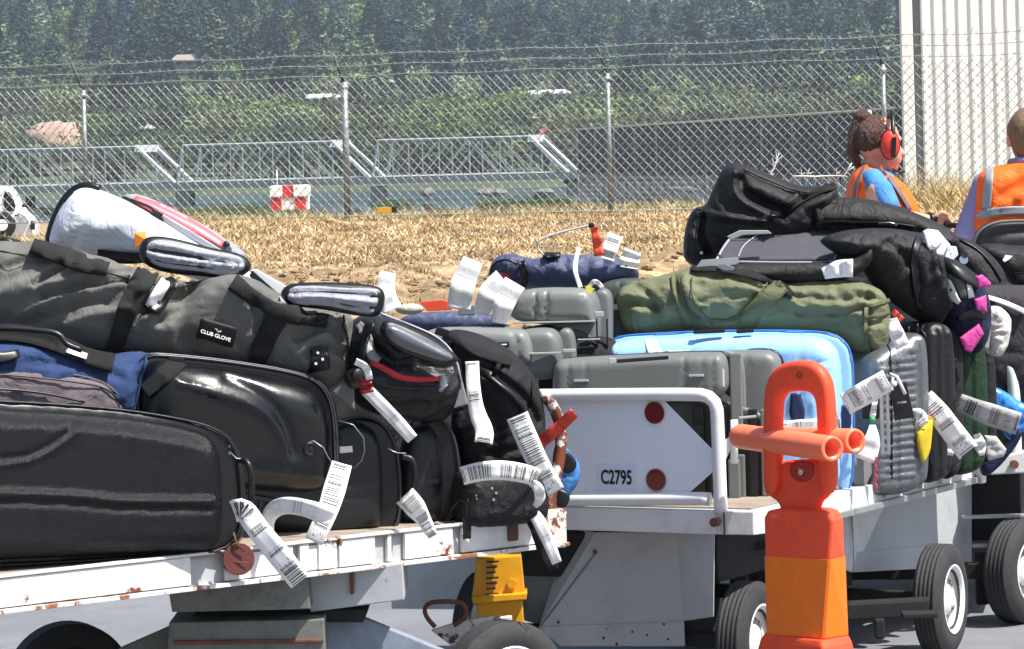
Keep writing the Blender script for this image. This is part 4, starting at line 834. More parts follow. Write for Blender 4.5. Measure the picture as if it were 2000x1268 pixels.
# 2 second case behind
T = Thing('hard_case', 'glossy black hard case with ribbed lid resting behind and above the biggest case', 'hard case', P(480, 960, 10.85), 'black hard travel cases'); pl = Plane(480, 10.95, 20)
rim = [(262, 840), (268, 720), (280, 690), (330, 692), (430, 702), (560, 722), (625, 742), (652, 785), (659, 870), (657, 960), (640, 990), (560, 985), (430, 960), (300, 900)]
Rm = Slab(T, 'rim', rim, pl, .01, .01, rub, wall=.06, R=.02, sm=2, n=150, grid=.05); Slab(T, 'back_shell', shrink(rim, .97), off(pl, .05), 0, .2, blks, R=.12, grid=.04)
S2 = Slab(T, 'front_shell', [(268, 840), (276, 725), (292, 702), (335, 704), (430, 713), (555, 733), (612, 753), (638, 790), (644, 870), (640, 940), (618, 962), (540, 962), (430, 950), (300, 900)], off(pl, -.03), .11, 0, blks, R=.10, p=2.0, n=180, grid=.012, creases=[([(330, 742), (430, 772), (500, 800), (535, 850), (545, 900)], .010, .012), ([(430, 738), (500, 770), (540, 820), (552, 880)], -.012, .016), ([(328, 745), (326, 840)], -.003, .004), ([(384, 760), (382, 850)], -.003, .004), ([(438, 776), (436, 860)], -.003, .004), ([(490, 798), (488, 870)], -.003, .004)])
loopline(Rm, 'lid_seam', [(x, y) for x, y in rim], .004, mat('rim_grey_plastic', '#34353c', rough=.35), .006); loopline(Rm, 'lid_seam', shrink(rim, .975), .0045, MC['rim_grey_plastic'], .004)
strap(S2, 'buckle_strap', [(352, 702), (330, 725), (300, 752), (284, 768)], [34, 34, 30], web, off=.006, th=.006); T.bm('buckle', bbox(*box(S2.pt(302, 750, .012), (.03, .005, .02), (0, .006, 0), (-.012, 0, .018)), bev=.003), rub); T.bm('strap_guide', bbox(*box(S2.pt(345, 703, .01), (.024, 0, -.003), (0, .012, 0), (0, 0, .007)), bev=.003), rub)
obj3(T, 'vent', disc(S2.pt(606, 878, .003), pl.n, .022, .008, 28, prof=[(.022, 0), (.019, .006), (.015, .001), (.006, .004), (.001, .004)]), rub, smooth=True)
T.add('cable', *tube([P(x, y, 10.75) for x, y in ((600, 865), (612, 861), (632, 875), (640, 892), (652, 908))], .0018, 5), MC['steel_cable'])
# 3-4 upright cases
def upcase(label, rim, front, d, ang, ridge, hand, tx=None, rv=None):
    T = Thing('hard_case', label, 'hard case', P(rim[0][0], 1050, d), 'black hard travel cases'); pl = Plane(front[0][0], d, ang)
    Rm = Slab(T, 'rim', rim, pl, .012, .012, rub, wall=.08, R=.02, sm=2, n=120, grid=.04); S = Slab(T, 'front_shell', front, off(pl, -.04), .06, 0, blk2, R=.05, n=120, grid=.016, creases=ridge)
    Slab(T, 'back_shell', shrink(rim, .96), off(pl, .06), 0, .15, blk2, R=.08, grid=.04); loopline(Rm, 'seam', rim, .0035, MC['rim_grey_plastic'], .008)
    if hand: coil(T, 'grip_handle', [P(x, y, d-.1) for x, y in hand], .0085, rub); T.add('cable', *tube([P(hand[0][0]-28+t*9, hand[0][1]-16+t*3+3*math.sin(t), d-.1) for t in range(5)], .002, 5), MC['steel_cable'])
    return T, S
T, S3 = upcase('black hard case standing third from the left with a white sticker on its face', [(500, 960), (640, 830), (690, 812), (735, 818), (764, 845), (780, 900), (783, 1000), (768, 1038), (700, 1050), (500, 1060)], [(500, 960), (640, 840), (680, 818), (712, 826), (738, 850), (746, 900), (748, 1010), (735, 1040), (500, 1054)], 11.1, 12, [([(670, 958), (752, 956)], .007, .005), ([(670, 966), (752, 964)], -.004, .004), ([(700, 835), (725, 850), (734, 900)], .008, .01)], [(786, 892), (806, 895), (812, 925), (806, 965)])
patch(S3, 'sticker', [(660, 873), (688, 871), (689, 883), (661, 886)], mat('sticker_white', '#e4e4e4', rough=.5), off=.003)
S3.T.add('cable', *tube([P(x, y, 10.98) for x, y in ((662, 822), (690, 830), (710, 855), (712, 880), (706, 900), (690, 915))], .0022, 5), MC['steel_cable'])
T, S4 = upcase('black hard case standing fourth from the left beneath the red trimmed bag', [(770, 960), (795, 830), (830, 812), (862, 815), (885, 845), (897, 900), (898, 980), (885, 1015), (830, 1030), (780, 1030)], [(770, 960), (790, 840), (815, 822), (840, 828), (858, 860), (864, 900), (866, 990), (850, 1018), (780, 1026)], 11.28, 12, [([(812, 942), (868, 940)], .007, .005), ([(840, 830), (832, 860), (836, 900)], .006, .006)], None)
# 5 grey bag
T = Thing('golf_travel_bag', 'long olive grey canvas golf travel bag with black straps and a logo patch', 'travel bag', P(350, 700, 10.95)); pl = Plane(350, 11.05, 18, 22, 600)
G = Slab(T, 'bag_body', [(-180, 470), (0, 481), (60, 480), (150, 500), (250, 528), (330, 556), (380, 556), (450, 540), (500, 560), (560, 606), (640, 614), (680, 622), (692, 660), (690, 700), (676, 735), (640, 765), (560, 745), (500, 728), (430, 712), (330, 704), (160, 682), (0, 655), (-180, 640)], pl, .17, .15, fgry, R=.15, p=2.0, n=200, grid=.010, wr=(.026, 3.4, 24, 2.6),
    creases=[([(50, 594), (76, 570), (126, 550), (205, 534)], -.034, .011), ([(48, 600), (90, 590), (150, 576), (246, 546)], .026, .012), ([(70, 608), (120, 600), (164, 594), (238, 580)], -.030, .011), ([(20, 642), (70, 620), (110, 608), (200, 598), (238, 592)], .022, .012), ([(40, 652), (120, 628), (190, 622)], -.026, .010), ([(110, 662), (170, 646), (230, 640)], .02, .012), ([(262, 640), (320, 612), (372, 580)], -.03, .010), ([(262, 656), (330, 630), (372, 596)], .022, .010), ([(250, 610), (310, 596), (350, 575)], .02, .010), ([(0, 560), (40, 545), (100, 536)], -.016, .012), ([(400, 560), (440, 580), (500, 600)], -.012, .02), ([(468, 650), (480, 690), (500, 704)], .02, .008), ([(565, 655), (620, 640), (664, 640)], -.022, .010), ([(560, 668), (610, 660), (650, 668)], .02, .009), ([(580, 735), (620, 722), (660, 730)], .02, .01), ([(640, 640), (630, 655), (640, 670)], -.016, .008), ([(245, 545), (235, 600), (228, 660)], -.02, .02), ([(300, 650), (345, 610), (372, 570)], -.05, .024), ([(370, 560), (330, 660), (360, 700)], -.03, .03), ([(455, 700), (510, 705)], -.02, .015), ([(470, 640), (478, 680), (500, 700)], -.03, .012), ([(560, 690), (620, 670), (650, 690)], -.03, .016), ([(590, 720), (640, 710), (680, 720)], -.03, .02), ([(120, 560), (200, 530)], .03, .03), ([(390, 590), (470, 600), (540, 640)], .05, .06), ([(600, 650), (650, 640)], .03, .03), ([(0, 530), (90, 520)], .03, .05)])
strap(G, 'top_panel', [(60, 484), (110, 500), (160, 516), (210, 528)], [14, 26, 20], webg, off=.016, n=22, across=3); strap(G, 'wide_strap', [(288, 532), (262, 575), (243, 620), (232, 665)], [44, 42, 36, 34], webg, off=.012, n=30, across=9); strap(G, 'wide_strap', [(548, 612), (524, 650), (508, 690), (503, 722)], [42, 40, 36], webg, off=.006, n=20)
strap(G, 'top_seam_strap', [(452, 553), (500, 585), (545, 612), (600, 625), (640, 628)], [22, 26, 26, 18], webg, off=.014, n=24); sline(G, 'top_zip', [(380, 556), (330, 566), (262, 548), (200, 530), (60, 500), (0, 492)], .003, rub, .002, n=60); sline(G, 'lower_piping', [(-60, 650), (100, 672), (300, 696), (500, 722), (600, 740)], .003, webg, .002, n=60); sline(G, 'end_seam', [(668, 622), (680, 660), (678, 720)], .004, webg, .003)
strap(G, 'address_holder', [(330, 548), (312, 580), (296, 606)], [34, 40, 36], rub, off=.012, n=10); strap(G, 'address_card', [(322, 553), (306, 578), (294, 600)], [22, 24, 22], mat('card_white', '#e6e6e6', rough=.4), off=.018, n=8)
lp_ = patch(G, 'logo_patch', [(393, 620), (464, 640), (456, 676), (385, 655)], mat('patch_black', '#151614', rough=.7), off=.008, th=.004)
oz = G.pt(424, 645, .036); ux = (G.pt(455, 655, .016)-G.pt(395, 637, .016)).normalized(); uy = G.pl.n.cross(ux).normalized()
wl = mat('logo_white', '#c9cac6', rough=.6, var=.02); text_mesh(T, 'logo_lettering', 'CLUB GLOVE', oz-uy*.016, ux, uy, .0165, wl, parent=lp_, bold=.01, th=.001, xs=1.0); 
def stroke(pts, w): return tube([oz+ux*a+uy*b for a, b in pts], w, 5)
T.add('logo_emblem', *join([stroke([(.006, .022), (-.004, .024), (-.012, .018), (-.012, .009), (-.005, .004), (.001, .006)], .0017), stroke([(.012, .013), (.006, .016), (-.001, .012), (-.001, .002), (.006, -.003), (.013, .001), (.013, .006), (.006, .006)], .0017)]), wl, parent=lp_)
T.add('zip_pull', *tube([G.pt(257, 527, .012), G.pt(254, 538, .012), G.pt(250, 552, .01)], [.006, .004, .006], 8), mat('steel', '#b8bcc0', rough=.25, metal=.9))
rv = patch(G, 'corner_plate', [(608, 680), (640, 678), (645, 720), (606, 722)], rub, off=.01)
for x, y in ((621, 689), (630, 702), (618, 709)): obj3(T, 'rivet', disc(G.pt(x, y, .034), G.pl.n, .0045, .004, 10), MC['steel'], parent=rv)
# 6 white bag and flaps
T = Thing('stand_bag', 'silver white carry bag with black edging and a coral panel on top of the pile', 'golf bag', P(200, 500, 11.3)); pl = Plane(220, 11.4, -8)
W = Slab(T, 'bag_body', [(96, 478), (104, 440), (122, 400), (145, 372), (170, 363), (200, 372), (262, 398), (330, 440), (390, 480), (470, 520), (560, 575), (520, 590), (430, 560), (330, 530), (262, 508), (180, 504), (120, 492)], pl, .12, .1, silv, R=.12, p=2, n=150, grid=.014, wr=(.007, 5, 30, 2), creases=[([(150, 485), (175, 440), (190, 400)], -.012, .012), ([(130, 460), (150, 490)], -.02, .015), ([(200, 470), (300, 455)], -.014, .03), ([(250, 420), (330, 460)], .01, .03)])
q = [W.pl.pt(x, y)+W.pl.n*.01 for x, y in resample(chaikin([(112, 496), (94, 478), (106, 430), (128, 388), (152, 366), (178, 362), (196, 370)], 2, False), 30)]; T.add('black_edging', *tube(q, .014, 8), rub)
T.bm('edge_tab', bbox(*box(P(134, 384, 11.38), (.012, 0, .018), (0, .01, 0), (-.006, 0, .004)), bev=.002), rub)
strap(W, 'under_strap', [(190, 500), (262, 506), (330, 500)], [26, 22, 14], webg, off=.004, n=12)
pl2 = Plane(360, 11.42, -6); pan = Slab(T, 'side_panel', [(232, 384), (256, 378), (282, 382), (340, 408), (400, 440), (452, 474), (482, 496), (476, 508), (440, 508), (380, 480), (330, 450), (280, 410)], pl2, .05, .05, mat('grey_mesh_cloth', '#8f9094', rough=.6, var=.2, vs=30, bump=.5, bs=150), R=.04, n=120, grid=.015)
strap(pan, 'coral_stripe', [(262, 388), (330, 418), (400, 455), (436, 478)], [14, 28, 22, 14], mat('coral_vinyl', '#d95f66', rough=.4, var=.08), off=.004, n=24); strap(pan, 'grey_stripe', [(310, 420), (360, 452), (440, 500)], [12, 16, 12], mat('pale_grey_vinyl', '#a9aab4', rough=.5), off=.004, n=20); sline(pan, 'piping', [(240, 386), (290, 402), (305, 412), (318, 420)], .005, rub, .004); sline(pan, 'piping', [(300, 410), (312, 425), (316, 432)], .008, rub, .006)
obj3(T, 'snap_buckle', sph(pan.pt(442, 480, .01), .012, .008, .016, k=10, l=7), rub, smooth=True); obj3(T, 'snap_ring', disc(pan.pt(447, 488, .01), pl2.n, .01, .006, 14), MC['steel'])
T.bm('orange_tab', ext([W.pt(262, 455, .012), W.pt(284, 452, .012), W.pt(288, 470, .012), W.pt(264, 484, .012)], (0, .004, 0), .001), mat('tab_orange', '#f08a1c', rough=.5))
def padded(label, o, d, ang, ridges, m=pad):
    T = Thing('padded_flap', label, 'padded strap', P(o[0][0], o[0][1], d), 'padded carry flaps'); pl = Plane(o[0][0], d, ang); S = Slab(T, 'edge_binding', o, pl, .028, .028, rub, R=.03, n=110, grid=.012)
    a = np.array(o, float); c = a.mean(0); inn = []
    for p in a: v = p-c; L = np.linalg.norm(v); inn.append(tuple(c+v*(1-11/L)))
    S2 = Slab(T, 'ribbed_padding', inn, off(pl, -.014), .024, .0, m, R=.03, n=110, grid=.008, creases=ridges); return T, S2
padded('grey ribbed padded flap lying on the silver white bag', [(270, 492), (276, 468), (300, 460), (345, 466), (410, 484), (468, 494), (492, 512), (488, 532), (455, 548), (400, 540), (340, 536), (298, 526), (276, 510)], 11.0, 10, [([(290, 488), (380, 502), (470, 515)], -.02, .008), ([(286, 505), (380, 520), (470, 528)], -.02, .008), ([(300, 472), (400, 492), (480, 505)], .01, .01), ([(292, 497), (380, 512), (470, 522)], .012, .01), ([(388, 480), (392, 540)], -.008, .008)])
padded('grey ribbed padded flap reaching right past the bag end', [(545, 580), (556, 556), (600, 551), (680, 552), (740, 558), (754, 574), (748, 604), (738, 620), (700, 618), (630, 604), (562, 598)], 10.95, 4, [([(560, 572), (650, 570), (745, 580)], -.02, .008), ([(560, 588), (650, 592), (742, 602)], -.02, .008), ([(566, 562), (650, 560), (745, 568)], .01, .009), ([(566, 580), (650, 582), (745, 592)], .012, .01)])
T = Thing('carry_strap', 'white and black carry strap linking the two padded flaps', 'strap', P(500, 540, 11.1)); q = lambda pts, d: [P(x, y, d) for x, y in pts]
T.bm('white_webbing', ext(q([(488, 528), (500, 526), (560, 560), (552, 576), (540, 574)], 11.08), (0, .02, 0), .003), wcl); T.bm('black_binding', ext(q([(486, 540), (492, 528), (548, 578), (562, 604), (545, 606), (500, 560)], 11.05), (0, .02, 0), .003), rub); T.bm('white_end', ext(q([(468, 545), (482, 535), (492, 545), (490, 556), (474, 554)], 11.0), (0, .01, 0), .002), wcl); T.bm('white_end', ext(q([(546, 578), (560, 592), (558, 600), (550, 597)], 10.93), (0, .01, 0), .001), wcl)
T = Thing('black_strap_bundle', 'black strap bundle with a tag stub at the top left of the pile', 'strap', P(60, 480, 11.1)); Slab(T, 'fabric', [(-60, 470), (-30, 462), (20, 462), (80, 486), (140, 494), (250, 512), (180, 524), (60, 498), (-60, 496)], Plane(60, 11.1, 10), .04, .04, web, R=.03, wr=(.008, 8, 10, 2), n=80); T.add('hook', *tube([P(x, y, 11.05) for x, y in ((-5, 478), (8, 468), (18, 472), (30, 478))], .01, 8), rub)
# 7 blue bag
T = Thing('duffel_bag', 'blue duffel bag with a taupe front pocket between the grey bag and the biggest case', 'duffel bag', P(120, 790, 10.6)); pl = Plane(120, 10.78, 22)
Bl = Slab(T, 'bag_body', [(-250, 660), (0, 655), (60, 668), (120, 680), (190, 698), (240, 688), (290, 684), (290, 720), (272, 800), (240, 830), (-250, 830)], pl, .1, .1, navy, R=.08, n=120, grid=.013, wr=(.014, 7, 30, 2), creases=[([(240, 700), (262, 740), (255, 790)], -.02, .02), ([(50, 705), (150, 712), (220, 735)], -.015, .012)])
Pk = Slab(T, 'front_pocket', [(-250, 715), (0, 716), (60, 718), (150, 728), (205, 742), (234, 768), (240, 800), (238, 830), (-250, 830)], off(pl, -.06), .05, .02, taupe, R=.05, n=110, grid=.012, wr=(.008, 8, 20, 2)); sline(Pk, 'zip', [(-120, 728), (20, 732), (140, 745), (210, 757), (236, 790)], .003, rub, .003); sline(Pk, 'zip', [(-120, 758), (20, 760), (100, 770), (165, 786)], .004, rub, .003); sline(Pk, 'piping', [(0, 720), (60, 722), (150, 732), (205, 746), (230, 770)], .0025, taupe, .003)
strap(Bl, 'carry_handle', [(-80, 652), (0, 648), (60, 652), (120, 672), (180, 700), (222, 710)], [26, 30, 34, 34, 30, 40], web, off=.02, th=.012, n=30); strap(Bl, 'handle_base', [(-60, 690), (0, 702), (38, 690)], [30, 26, 16], rub, off=.012, n=12); strap(Bl, 'white_tab', [(132, 684), (170, 696)], [10, 12], wcl, off=.036, n=6)
for x in (14, ): sline(Bl, 'side_piping', [(288, 690), (276, 740), (262, 800)], .003, navy, .002)
Bl.T.add('upper_handle', *tube([P(x, y, 10.5) for x, y in resample(chaikin([(-60, 648), (0, 640), (60, 644), (118, 650), (126, 672), (160, 684)], 2, False), 24)], .009, 8), rub)
# 8 red trimmed bag
T = Thing('sports_bag', 'glossy black and grey sports bag with a red zip line and padded pocket', 'sports bag', P(780, 820, 11.0)); pl = Plane(780, 11.15, 12)
gl = fabric('glossy_black_cloth', '#1d1e20', rough=.38, bump=.15, bs=120)
Sb = Slab(T, 'bag_body', [(676, 640), (700, 615), (740, 612), (800, 634), (850, 652), (888, 690), (900, 740), (885, 800), (862, 826), (800, 822), (740, 812), (690, 790), (668, 740)], pl, .15, .12, gl, R=.14, n=150, grid=.010, wr=(.022, 6, -25, 2.2), creases=[([(700, 640), (730, 690), (760, 700), (860, 715)], -.03, .02), ([(730, 650), (750, 690), (790, 700)], .025, .02), ([(700, 750), (780, 770), (860, 760)], .02, .02), ([(740, 790), (820, 790)], -.02, .015)])
strap(Sb, 'red_zip_line', [(724, 708), (752, 720), (780, 738), (820, 742), (858, 740)], [10, 13, 11, 9], mat('zip_red', '#b01c24', rough=.5), off=.006, n=26, across=3); strap(Sb, 'grey_panel', [(700, 632), (716, 650), (722, 690), (740, 706)], [14, 22, 18], mat('grey_panel_cloth', '#7c7c7c', rough=.55), off=.004, n=14)
strap(Sb, 'black_strap', [(724, 628), (712, 660), (702, 700)], [18, 18, 20], rub, off=.01, n=12); sline(Sb, 'zip', [(700, 742), (760, 756), (830, 760), (880, 752)], .003, rub, .003, n=40); sline(Sb, 'edge_piping', [(742, 612), (800, 634), (860, 660), (892, 700), (900, 760)], .004, mat('pale_piping', '#9c9aa0', rough=.4), .002)
T.add('pebbled_patch', *tube([Sb.pt(862, 735, .008), Sb.pt(866, 752, .008), Sb.pt(860, 765, .006)], [.01, .014, .006], 10), mat('pale_grey_vinyl', '#a9aab4'))
padded('dark glossy padded pocket flap with a light grey face on the red trimmed bag', [(738, 640), (752, 622), (790, 634), (840, 658), (890, 690), (898, 708), (872, 714), (830, 706), (780, 688), (748, 664)], 10.95, 10, [([(760, 640), (820, 672), (885, 702)], .012, .01), ([(770, 668), (820, 692)], -.01, .01)], m=mat('grey_vinyl', '#5d6168', rough=.3, var=.1, bump=.1, bs=40))
# 9 backpack and black case at the cart's end
T = Thing('backpack', 'tall black backpack with webbing bulging at the end of the near cart', 'backpack', P(980, 900, 11.4)); pl = Plane(980, 11.42, 10)
Bp = Slab(T, 'bag_body', [(858, 660), (880, 642), (920, 646), (975, 668), (1018, 700), (1048, 745), (1062, 800), (1064, 870), (1050, 930), (1000, 945), (900, 930), (878, 850), (890, 760)], pl, .16, .12, fblk, R=.13, n=160, grid=.011, wr=(.014, 7, 40, 2), creases=[([(900, 716), (960, 728), (1010, 770), (1040, 820)], -.03, .012), ([(905, 728), (960, 745), (1005, 785)], .02, .012), ([(930, 780), (960, 830), (950, 880)], -.02, .02), ([(985, 660), (980, 720)], -.012, .008), ([(940, 880), (1050, 860)], -.02, .015)])
strap(Bp, 'arched_zip', [(880, 712), (940, 720), (990, 755), (1025, 800), (1036, 830)], [12, 14, 12], rub, off=.004, n=26, across=3); strap(Bp, 'side_strap', [(1046, 742), (1046, 790), (1024, 830)], [12, 14, 12], web, off=.006, n=16); strap(Bp, 'webbing_row', [(890, 668), (940, 690), (1000, 708)], [18, 20, 16], web, off=.006, n=20); strap(Bp, 'webbing_row', [(985, 690), (975, 712), (965, 730)], [8, 8], web, off=.006, n=8)
T.bm('clip_buckle', bbox(*box(Bp.pt(872, 652, .02), (.03, 0, -.012), (0, .01, 0), (.005, 0, .012)), bev=.003), rub); strap(Bp, 'buckle_strap', [(848, 668), (880, 678)], [20, 22], rub, off=.012, n=6)
obj3(T, 'purple_edge', tube([Bp.pt(898, 700, .01), Bp.pt(905, 760, .02), Bp.pt(915, 810, .01)], .004, 5), mat('purple_piping', '#3a2c50', rough=.6), smooth=True)
T.bm('grey_panel', ext([P(862, 776, 11.2), P(900, 735, 11.2), P(915, 790, 11.2), P(880, 800, 11.2)], (0, .03, 0), .004), mat('mesh_grey', '#8c8a90', rough=.6, bump=.4, bs=200))
obj3(T, 'black_pompom', ([Vector(v)+Vector(v).normalized()*0+Vector((noise.noise(Vector(v)*60), 0, noise.noise(Vector(v)*70)))*.01 for v in sph(P(905, 815, 11.15), .032, .03, .034, k=24, l=14)[0]], sph((0, 0, 0), 1, k=24, l=14)[1]), rub, smooth=True)
T = Thing('black_box_case', 'low black case with silver rivets under the backpack', 'case', P(960, 1010, 11.35)); lc = Slab(T, 'body', [(884, 930), (900, 915), (1030, 905), (1052, 930), (1056, 1000), (1035, 1016), (890, 1028), (880, 1000)], Plane(960, 11.3, 14), .07, .07, fblk2, wall=.2, R=.05, n=110, wr=(.008, 8, 10, 2))
for x, y in ((961, 954), (969, 963), (964, 976), (930, 968), (931, 974)): obj3(T, 'rivet', disc(lc.pt(x, y, .002), lc.pl.n, .0048 if x > 940 else .003, .004, 10), MC['steel'])
T.add('cord', *tube([lc.pt(x, y, .012) for x, y in ((870, 1018), (886, 990), (898, 975), (912, 985), (914, 975))], .003, 6), webg); T.add('hanging_strap', *tube([lc.pt(911, 985, .02), lc.pt(912, 1015, .03), P(911, 1050, 11.1)], .001, 4), web); T.bm('strap_end', ext([P(903, 1012, 11.1), P(921, 1011, 11.1), P(920, 1052, 11.1), P(904, 1054, 11.1)], (0, .004, 0), .001), web)
# carried bits between
T = Thing('wheeled_end', 'black rubber wheel housing and tube at the end of the grey bag', 'bag wheel', P(700, 740, 10.85)); obj3(T, 'housing', sph(P(692, 740, 10.86), .03, .04, .03, k=18, l=12), rub, smooth=True); T.bm('grey_fin', ext([P(650, 765, 10.86), P(690, 735, 10.86), P(692, 800, 10.86)], (0, .04, 0), .003), fgry)
obj3(T, 'wheel', disc(P(698, 733, 10.8), (.5, -.8, 0), .02, .02, 20), rub, smooth=True)
# tags
def dd(px, k=0): return 10.03+1.23*px/1005+k
tag('long printed paper tag hanging across the rail beside the round reflector', [(455, 1000, 10.4), (476, 992, 10.35), (500, 1030, 10.3), (540, 1078, 10.28), (586, 1136, 10.3)], [44, 44, 46, 44])
tag('white paper band arching left from the hanging tag near the rail', [(528, 1055, 10.7), (520, 1010, 10.6), (548, 985, 10.55), (600, 992, 10.5), (650, 1012, 10.5)], [16, 34, 34, 40], m=faint)
tag('printed paper tag with a torn fold hanging left of the third case', [(668, 905, 10.6), (655, 950, 10.55), (640, 1000, 10.5), (612, 1058, 10.5)], [40, 44, 40, 36])
tag('small printed tag on the ribbed handle of the third case', [(790, 968, 10.95), (806, 985, 10.9), (826, 1012, 10.9), (846, 1048, 10.9)], [44, 42, 28, 20])
tag('white strip tag slanting down across the red trimmed bag', [(716, 762, 10.9), (740, 786, 10.88), (775, 822, 10.86), (806, 858, 10.85)], [26, 26, 26, 24], m=faint)
tag('white band looped over the black wheel housing', [(694, 706, 10.75), (716, 716, 10.74), (722, 742, 10.76)], [14, 14, 14], m=faint)
tag('dark red plastic clip above the slanting white strip tag', [(712, 740, 10.76), (718, 768, 10.76)], [26, 26], m=mat('clip_red', '#7a141c', rough=.4), kind='plastic_clip', cat='clip', group=None)
tag('tall white tag folded outward at its foot on the backpack', [(922, 706, 11.15), (924, 760, 11.12), (932, 810, 11.1), (948, 842, 11.06), (944, 866, 11.04)], [27, 27, 29, 34, 36])
tag('grey printed tag hanging down the right of the backpack', [(1010, 812, 11.2), (1030, 860, 11.18), (1056, 915, 11.16), (1084, 962, 11.18)], [44, 44, 42, 42])
tag('printed tag wrapped level round the black riveted case', [(902, 930, 11.1), (940, 920, 11.06), (985, 918, 11.05), (1030, 926, 11.1), (1050, 934, 11.15)], [36, 38, 38, 36], slant=.1)
tag('white band curling over the black roll above the rail corner', [(1028, 940, 11.15), (1052, 950, 11.12), (1056, 975, 11.12), (1044, 990, 11.15)], [10, 20, 22, 10], m=faint)
tag('long white strip trailing over the rusty rail corner', [(1020, 990, 11.2), (1046, 1004, 11.16), (1068, 1050, 11.12), (1088, 1100, 11.12)], [18, 26, 24, 20], m=faint)
tag('black strap end trailing beside the long white strip at the rail corner', [(1030, 1012, 11.2), (1056, 1040, 11.15), (1068, 1080, 11.14), (1080, 1116, 11.14)], [12, 34, 36, 26], m=web, kind='strap_end', cat='strap', group=None)  # dark side of the white strip, its darkness put into a black strip
tag('red orange tag with a black barcode end sticking out to the right', [(1050, 868, 11.2), (1080, 846, 11.18), (1122, 806, 11.15)], [26, 24, 22], m=tagmat('red_tag', 11.3, '#c43218', dens=.42, ink='#151214'))
T = Thing('blue_tarp_bundle', 'blue and black folded tarp poking out behind the rusty upright pipe', 'tarp', P(1110, 960, 11.6)); Slab(T, 'folded_cloth', [(1080, 870), (1100, 866), (1120, 890), (1136, 912), (1130, 945), (1112, 966), (1108, 992), (1084, 992), (1078, 930)], Plane(1105, 11.62, 0), .04, .04, mat('tarp_blue', '#3f78b8', rough=.4, var=.25, vs=14), R=.04, wr=(.012, 12, 50, 2), n=80, grid=.012); Slab(T, 'black_lining', [(1088, 875), (1112, 880), (1132, 910), (1106, 930), (1092, 910)], Plane(1105, 11.585, 0), .012, .004, rub, R=.01, n=50, grid=.012)
Slab(T, 'black_lining', [(1084, 950), (1116, 962), (1108, 992), (1084, 992)], Plane(1105, 11.58, 0), .012, .004, rub, R=.01, n=50, grid=.012)
T = Thing('rolled_mat', 'small black roll with a yellow tab resting above the rail corner', 'roll', P(1030, 985, 11.2)); T.add('roll', *tube([P(1010, 968, 11.25), P(1046, 962, 11.18)], .022, 16), rub); T.bm('yellow_tab', ext([P(990, 984, 11.15), P(1016, 982, 11.15), P(1010, 1006, 11.15), P(994, 1012, 11.15)], (0, .006, 0), .001), mat('tab_yellow', '#c9c81e', rough=.5, var=.2, vs=60))
# ================================================================ LUGGAGE ON THE MIDDLE AND REAR CARTS
gp1 = plast('grey_green_case_plastic', '#666a67', rust=.14, rcol='#8d8f8b', rs=30, rough=.45, bump=.12, bs=260, var=.05); gp2 = plast('grey_case_plastic', '#70736f', rust=.14, rcol='#94968f', rs=30, rough=.42, bump=.1, bs=260, var=.05); gp3 = plast('dark_case_plastic', '#3f4442', rough=.45, bump=.1)
lb = plast('light_blue_plastic', '#92c0ee', rust=.1, rcol='#5f7f9f', rs=26, rough=.3, bump=.03, bs=200, var=.03); nv = plast('navy_plastic', '#14244c', rough=.4)
olive = fabric('olive_canvas', '#666a50', rough=.72, bump=.25, bs=420, var=.14, vs=7); olived = fabric('olive_webbing', '#5c5f42', rough=.7, bump=.4, bs=500); fchar = fabric('charcoal_cloth', '#46474d', rough=.6, bump=.15, bs=300, fold=.12)
grn = fabric('dark_green_cloth', '#18301f', rough=.5, bump=.2, bs=300); pink = fabric('pink_cloth', '#c0428c', rough=.5, bump=.1, bs=100, var=.1); nvc = fabric('navy_cloth', '#161c36', rough=.55, bump=.1, bs=200); nv2 = fabric('slate_blue_cloth', '#454c68', rough=.5, bump=.2, bs=200, var=.2)
silver = mat('ribbed_silver', '#6f7376', rough=.36, metal=.6, var=.1, vs=20, bump=.2, bs=60); silk = mat('silver_bar', '#c4c6c8', rough=.25, metal=.8, var=.06)
# light blue case
T = Thing('hard_case', 'light blue plastic suitcase standing behind the large grey case', 'suitcase', P(1430, 975, 12.55), 'hard suitcases on the middle cart'); pl = Plane(1430, 12.62, -12)
rim = [(1186, 740), (1186, 672), (1202, 656), (1300, 650), (1420, 645), (1600, 646), (1640, 656), (1664, 684), (1669, 760), (1668, 920), (1660, 958), (1636, 974), (1560, 976), (1200, 980), (1186, 960)]
Rb = Slab(T, 'rim', rim, pl, .012, .012, lb, wall=.03, R=.02, sm=2, n=150, grid=.05); Slab(T, 'back_shell', shrink(rim, .985), off(pl, .02), 0, .14, lb, R=.07, grid=.04)
Fb = Slab(T, 'front_shell', [(1190, 740), (1190, 678), (1206, 664), (1300, 657), (1420, 653), (1590, 654), (1622, 664), (1642, 690), (1648, 760), (1646, 915), (1638, 945), (1615, 960), (1560, 966), (1200, 970), (1192, 950)], off(pl, -.015), .10, 0, lb, R=.06, p=2.2, n=180, grid=.013,
    creases=[([(1214, 664), (1212, 800)], -.006, .006), ([(1288, 658), (1288, 760)], -.008, .006), ([(1357, 656), (1356, 800)], -.009, .006), ([(1428, 654), (1427, 900)], -.009, .006), ([(1500, 654), (1498, 900)], -.009, .006), ([(1570, 660), (1572, 730), (1572, 960)], -.006, .006), ([(1596, 705), (1640, 706)], -.008, .005), ([(1598, 712), (1640, 713)], .006, .005), ([(1600, 905), (1642, 906)], -.006, .005), ([(1594, 780), (1600, 850), (1592, 930)], .008, .008)])
loopline(Rb, 'seam', rim, .003, mat('seam_blue', '#3c78c4', rough=.4), .006)
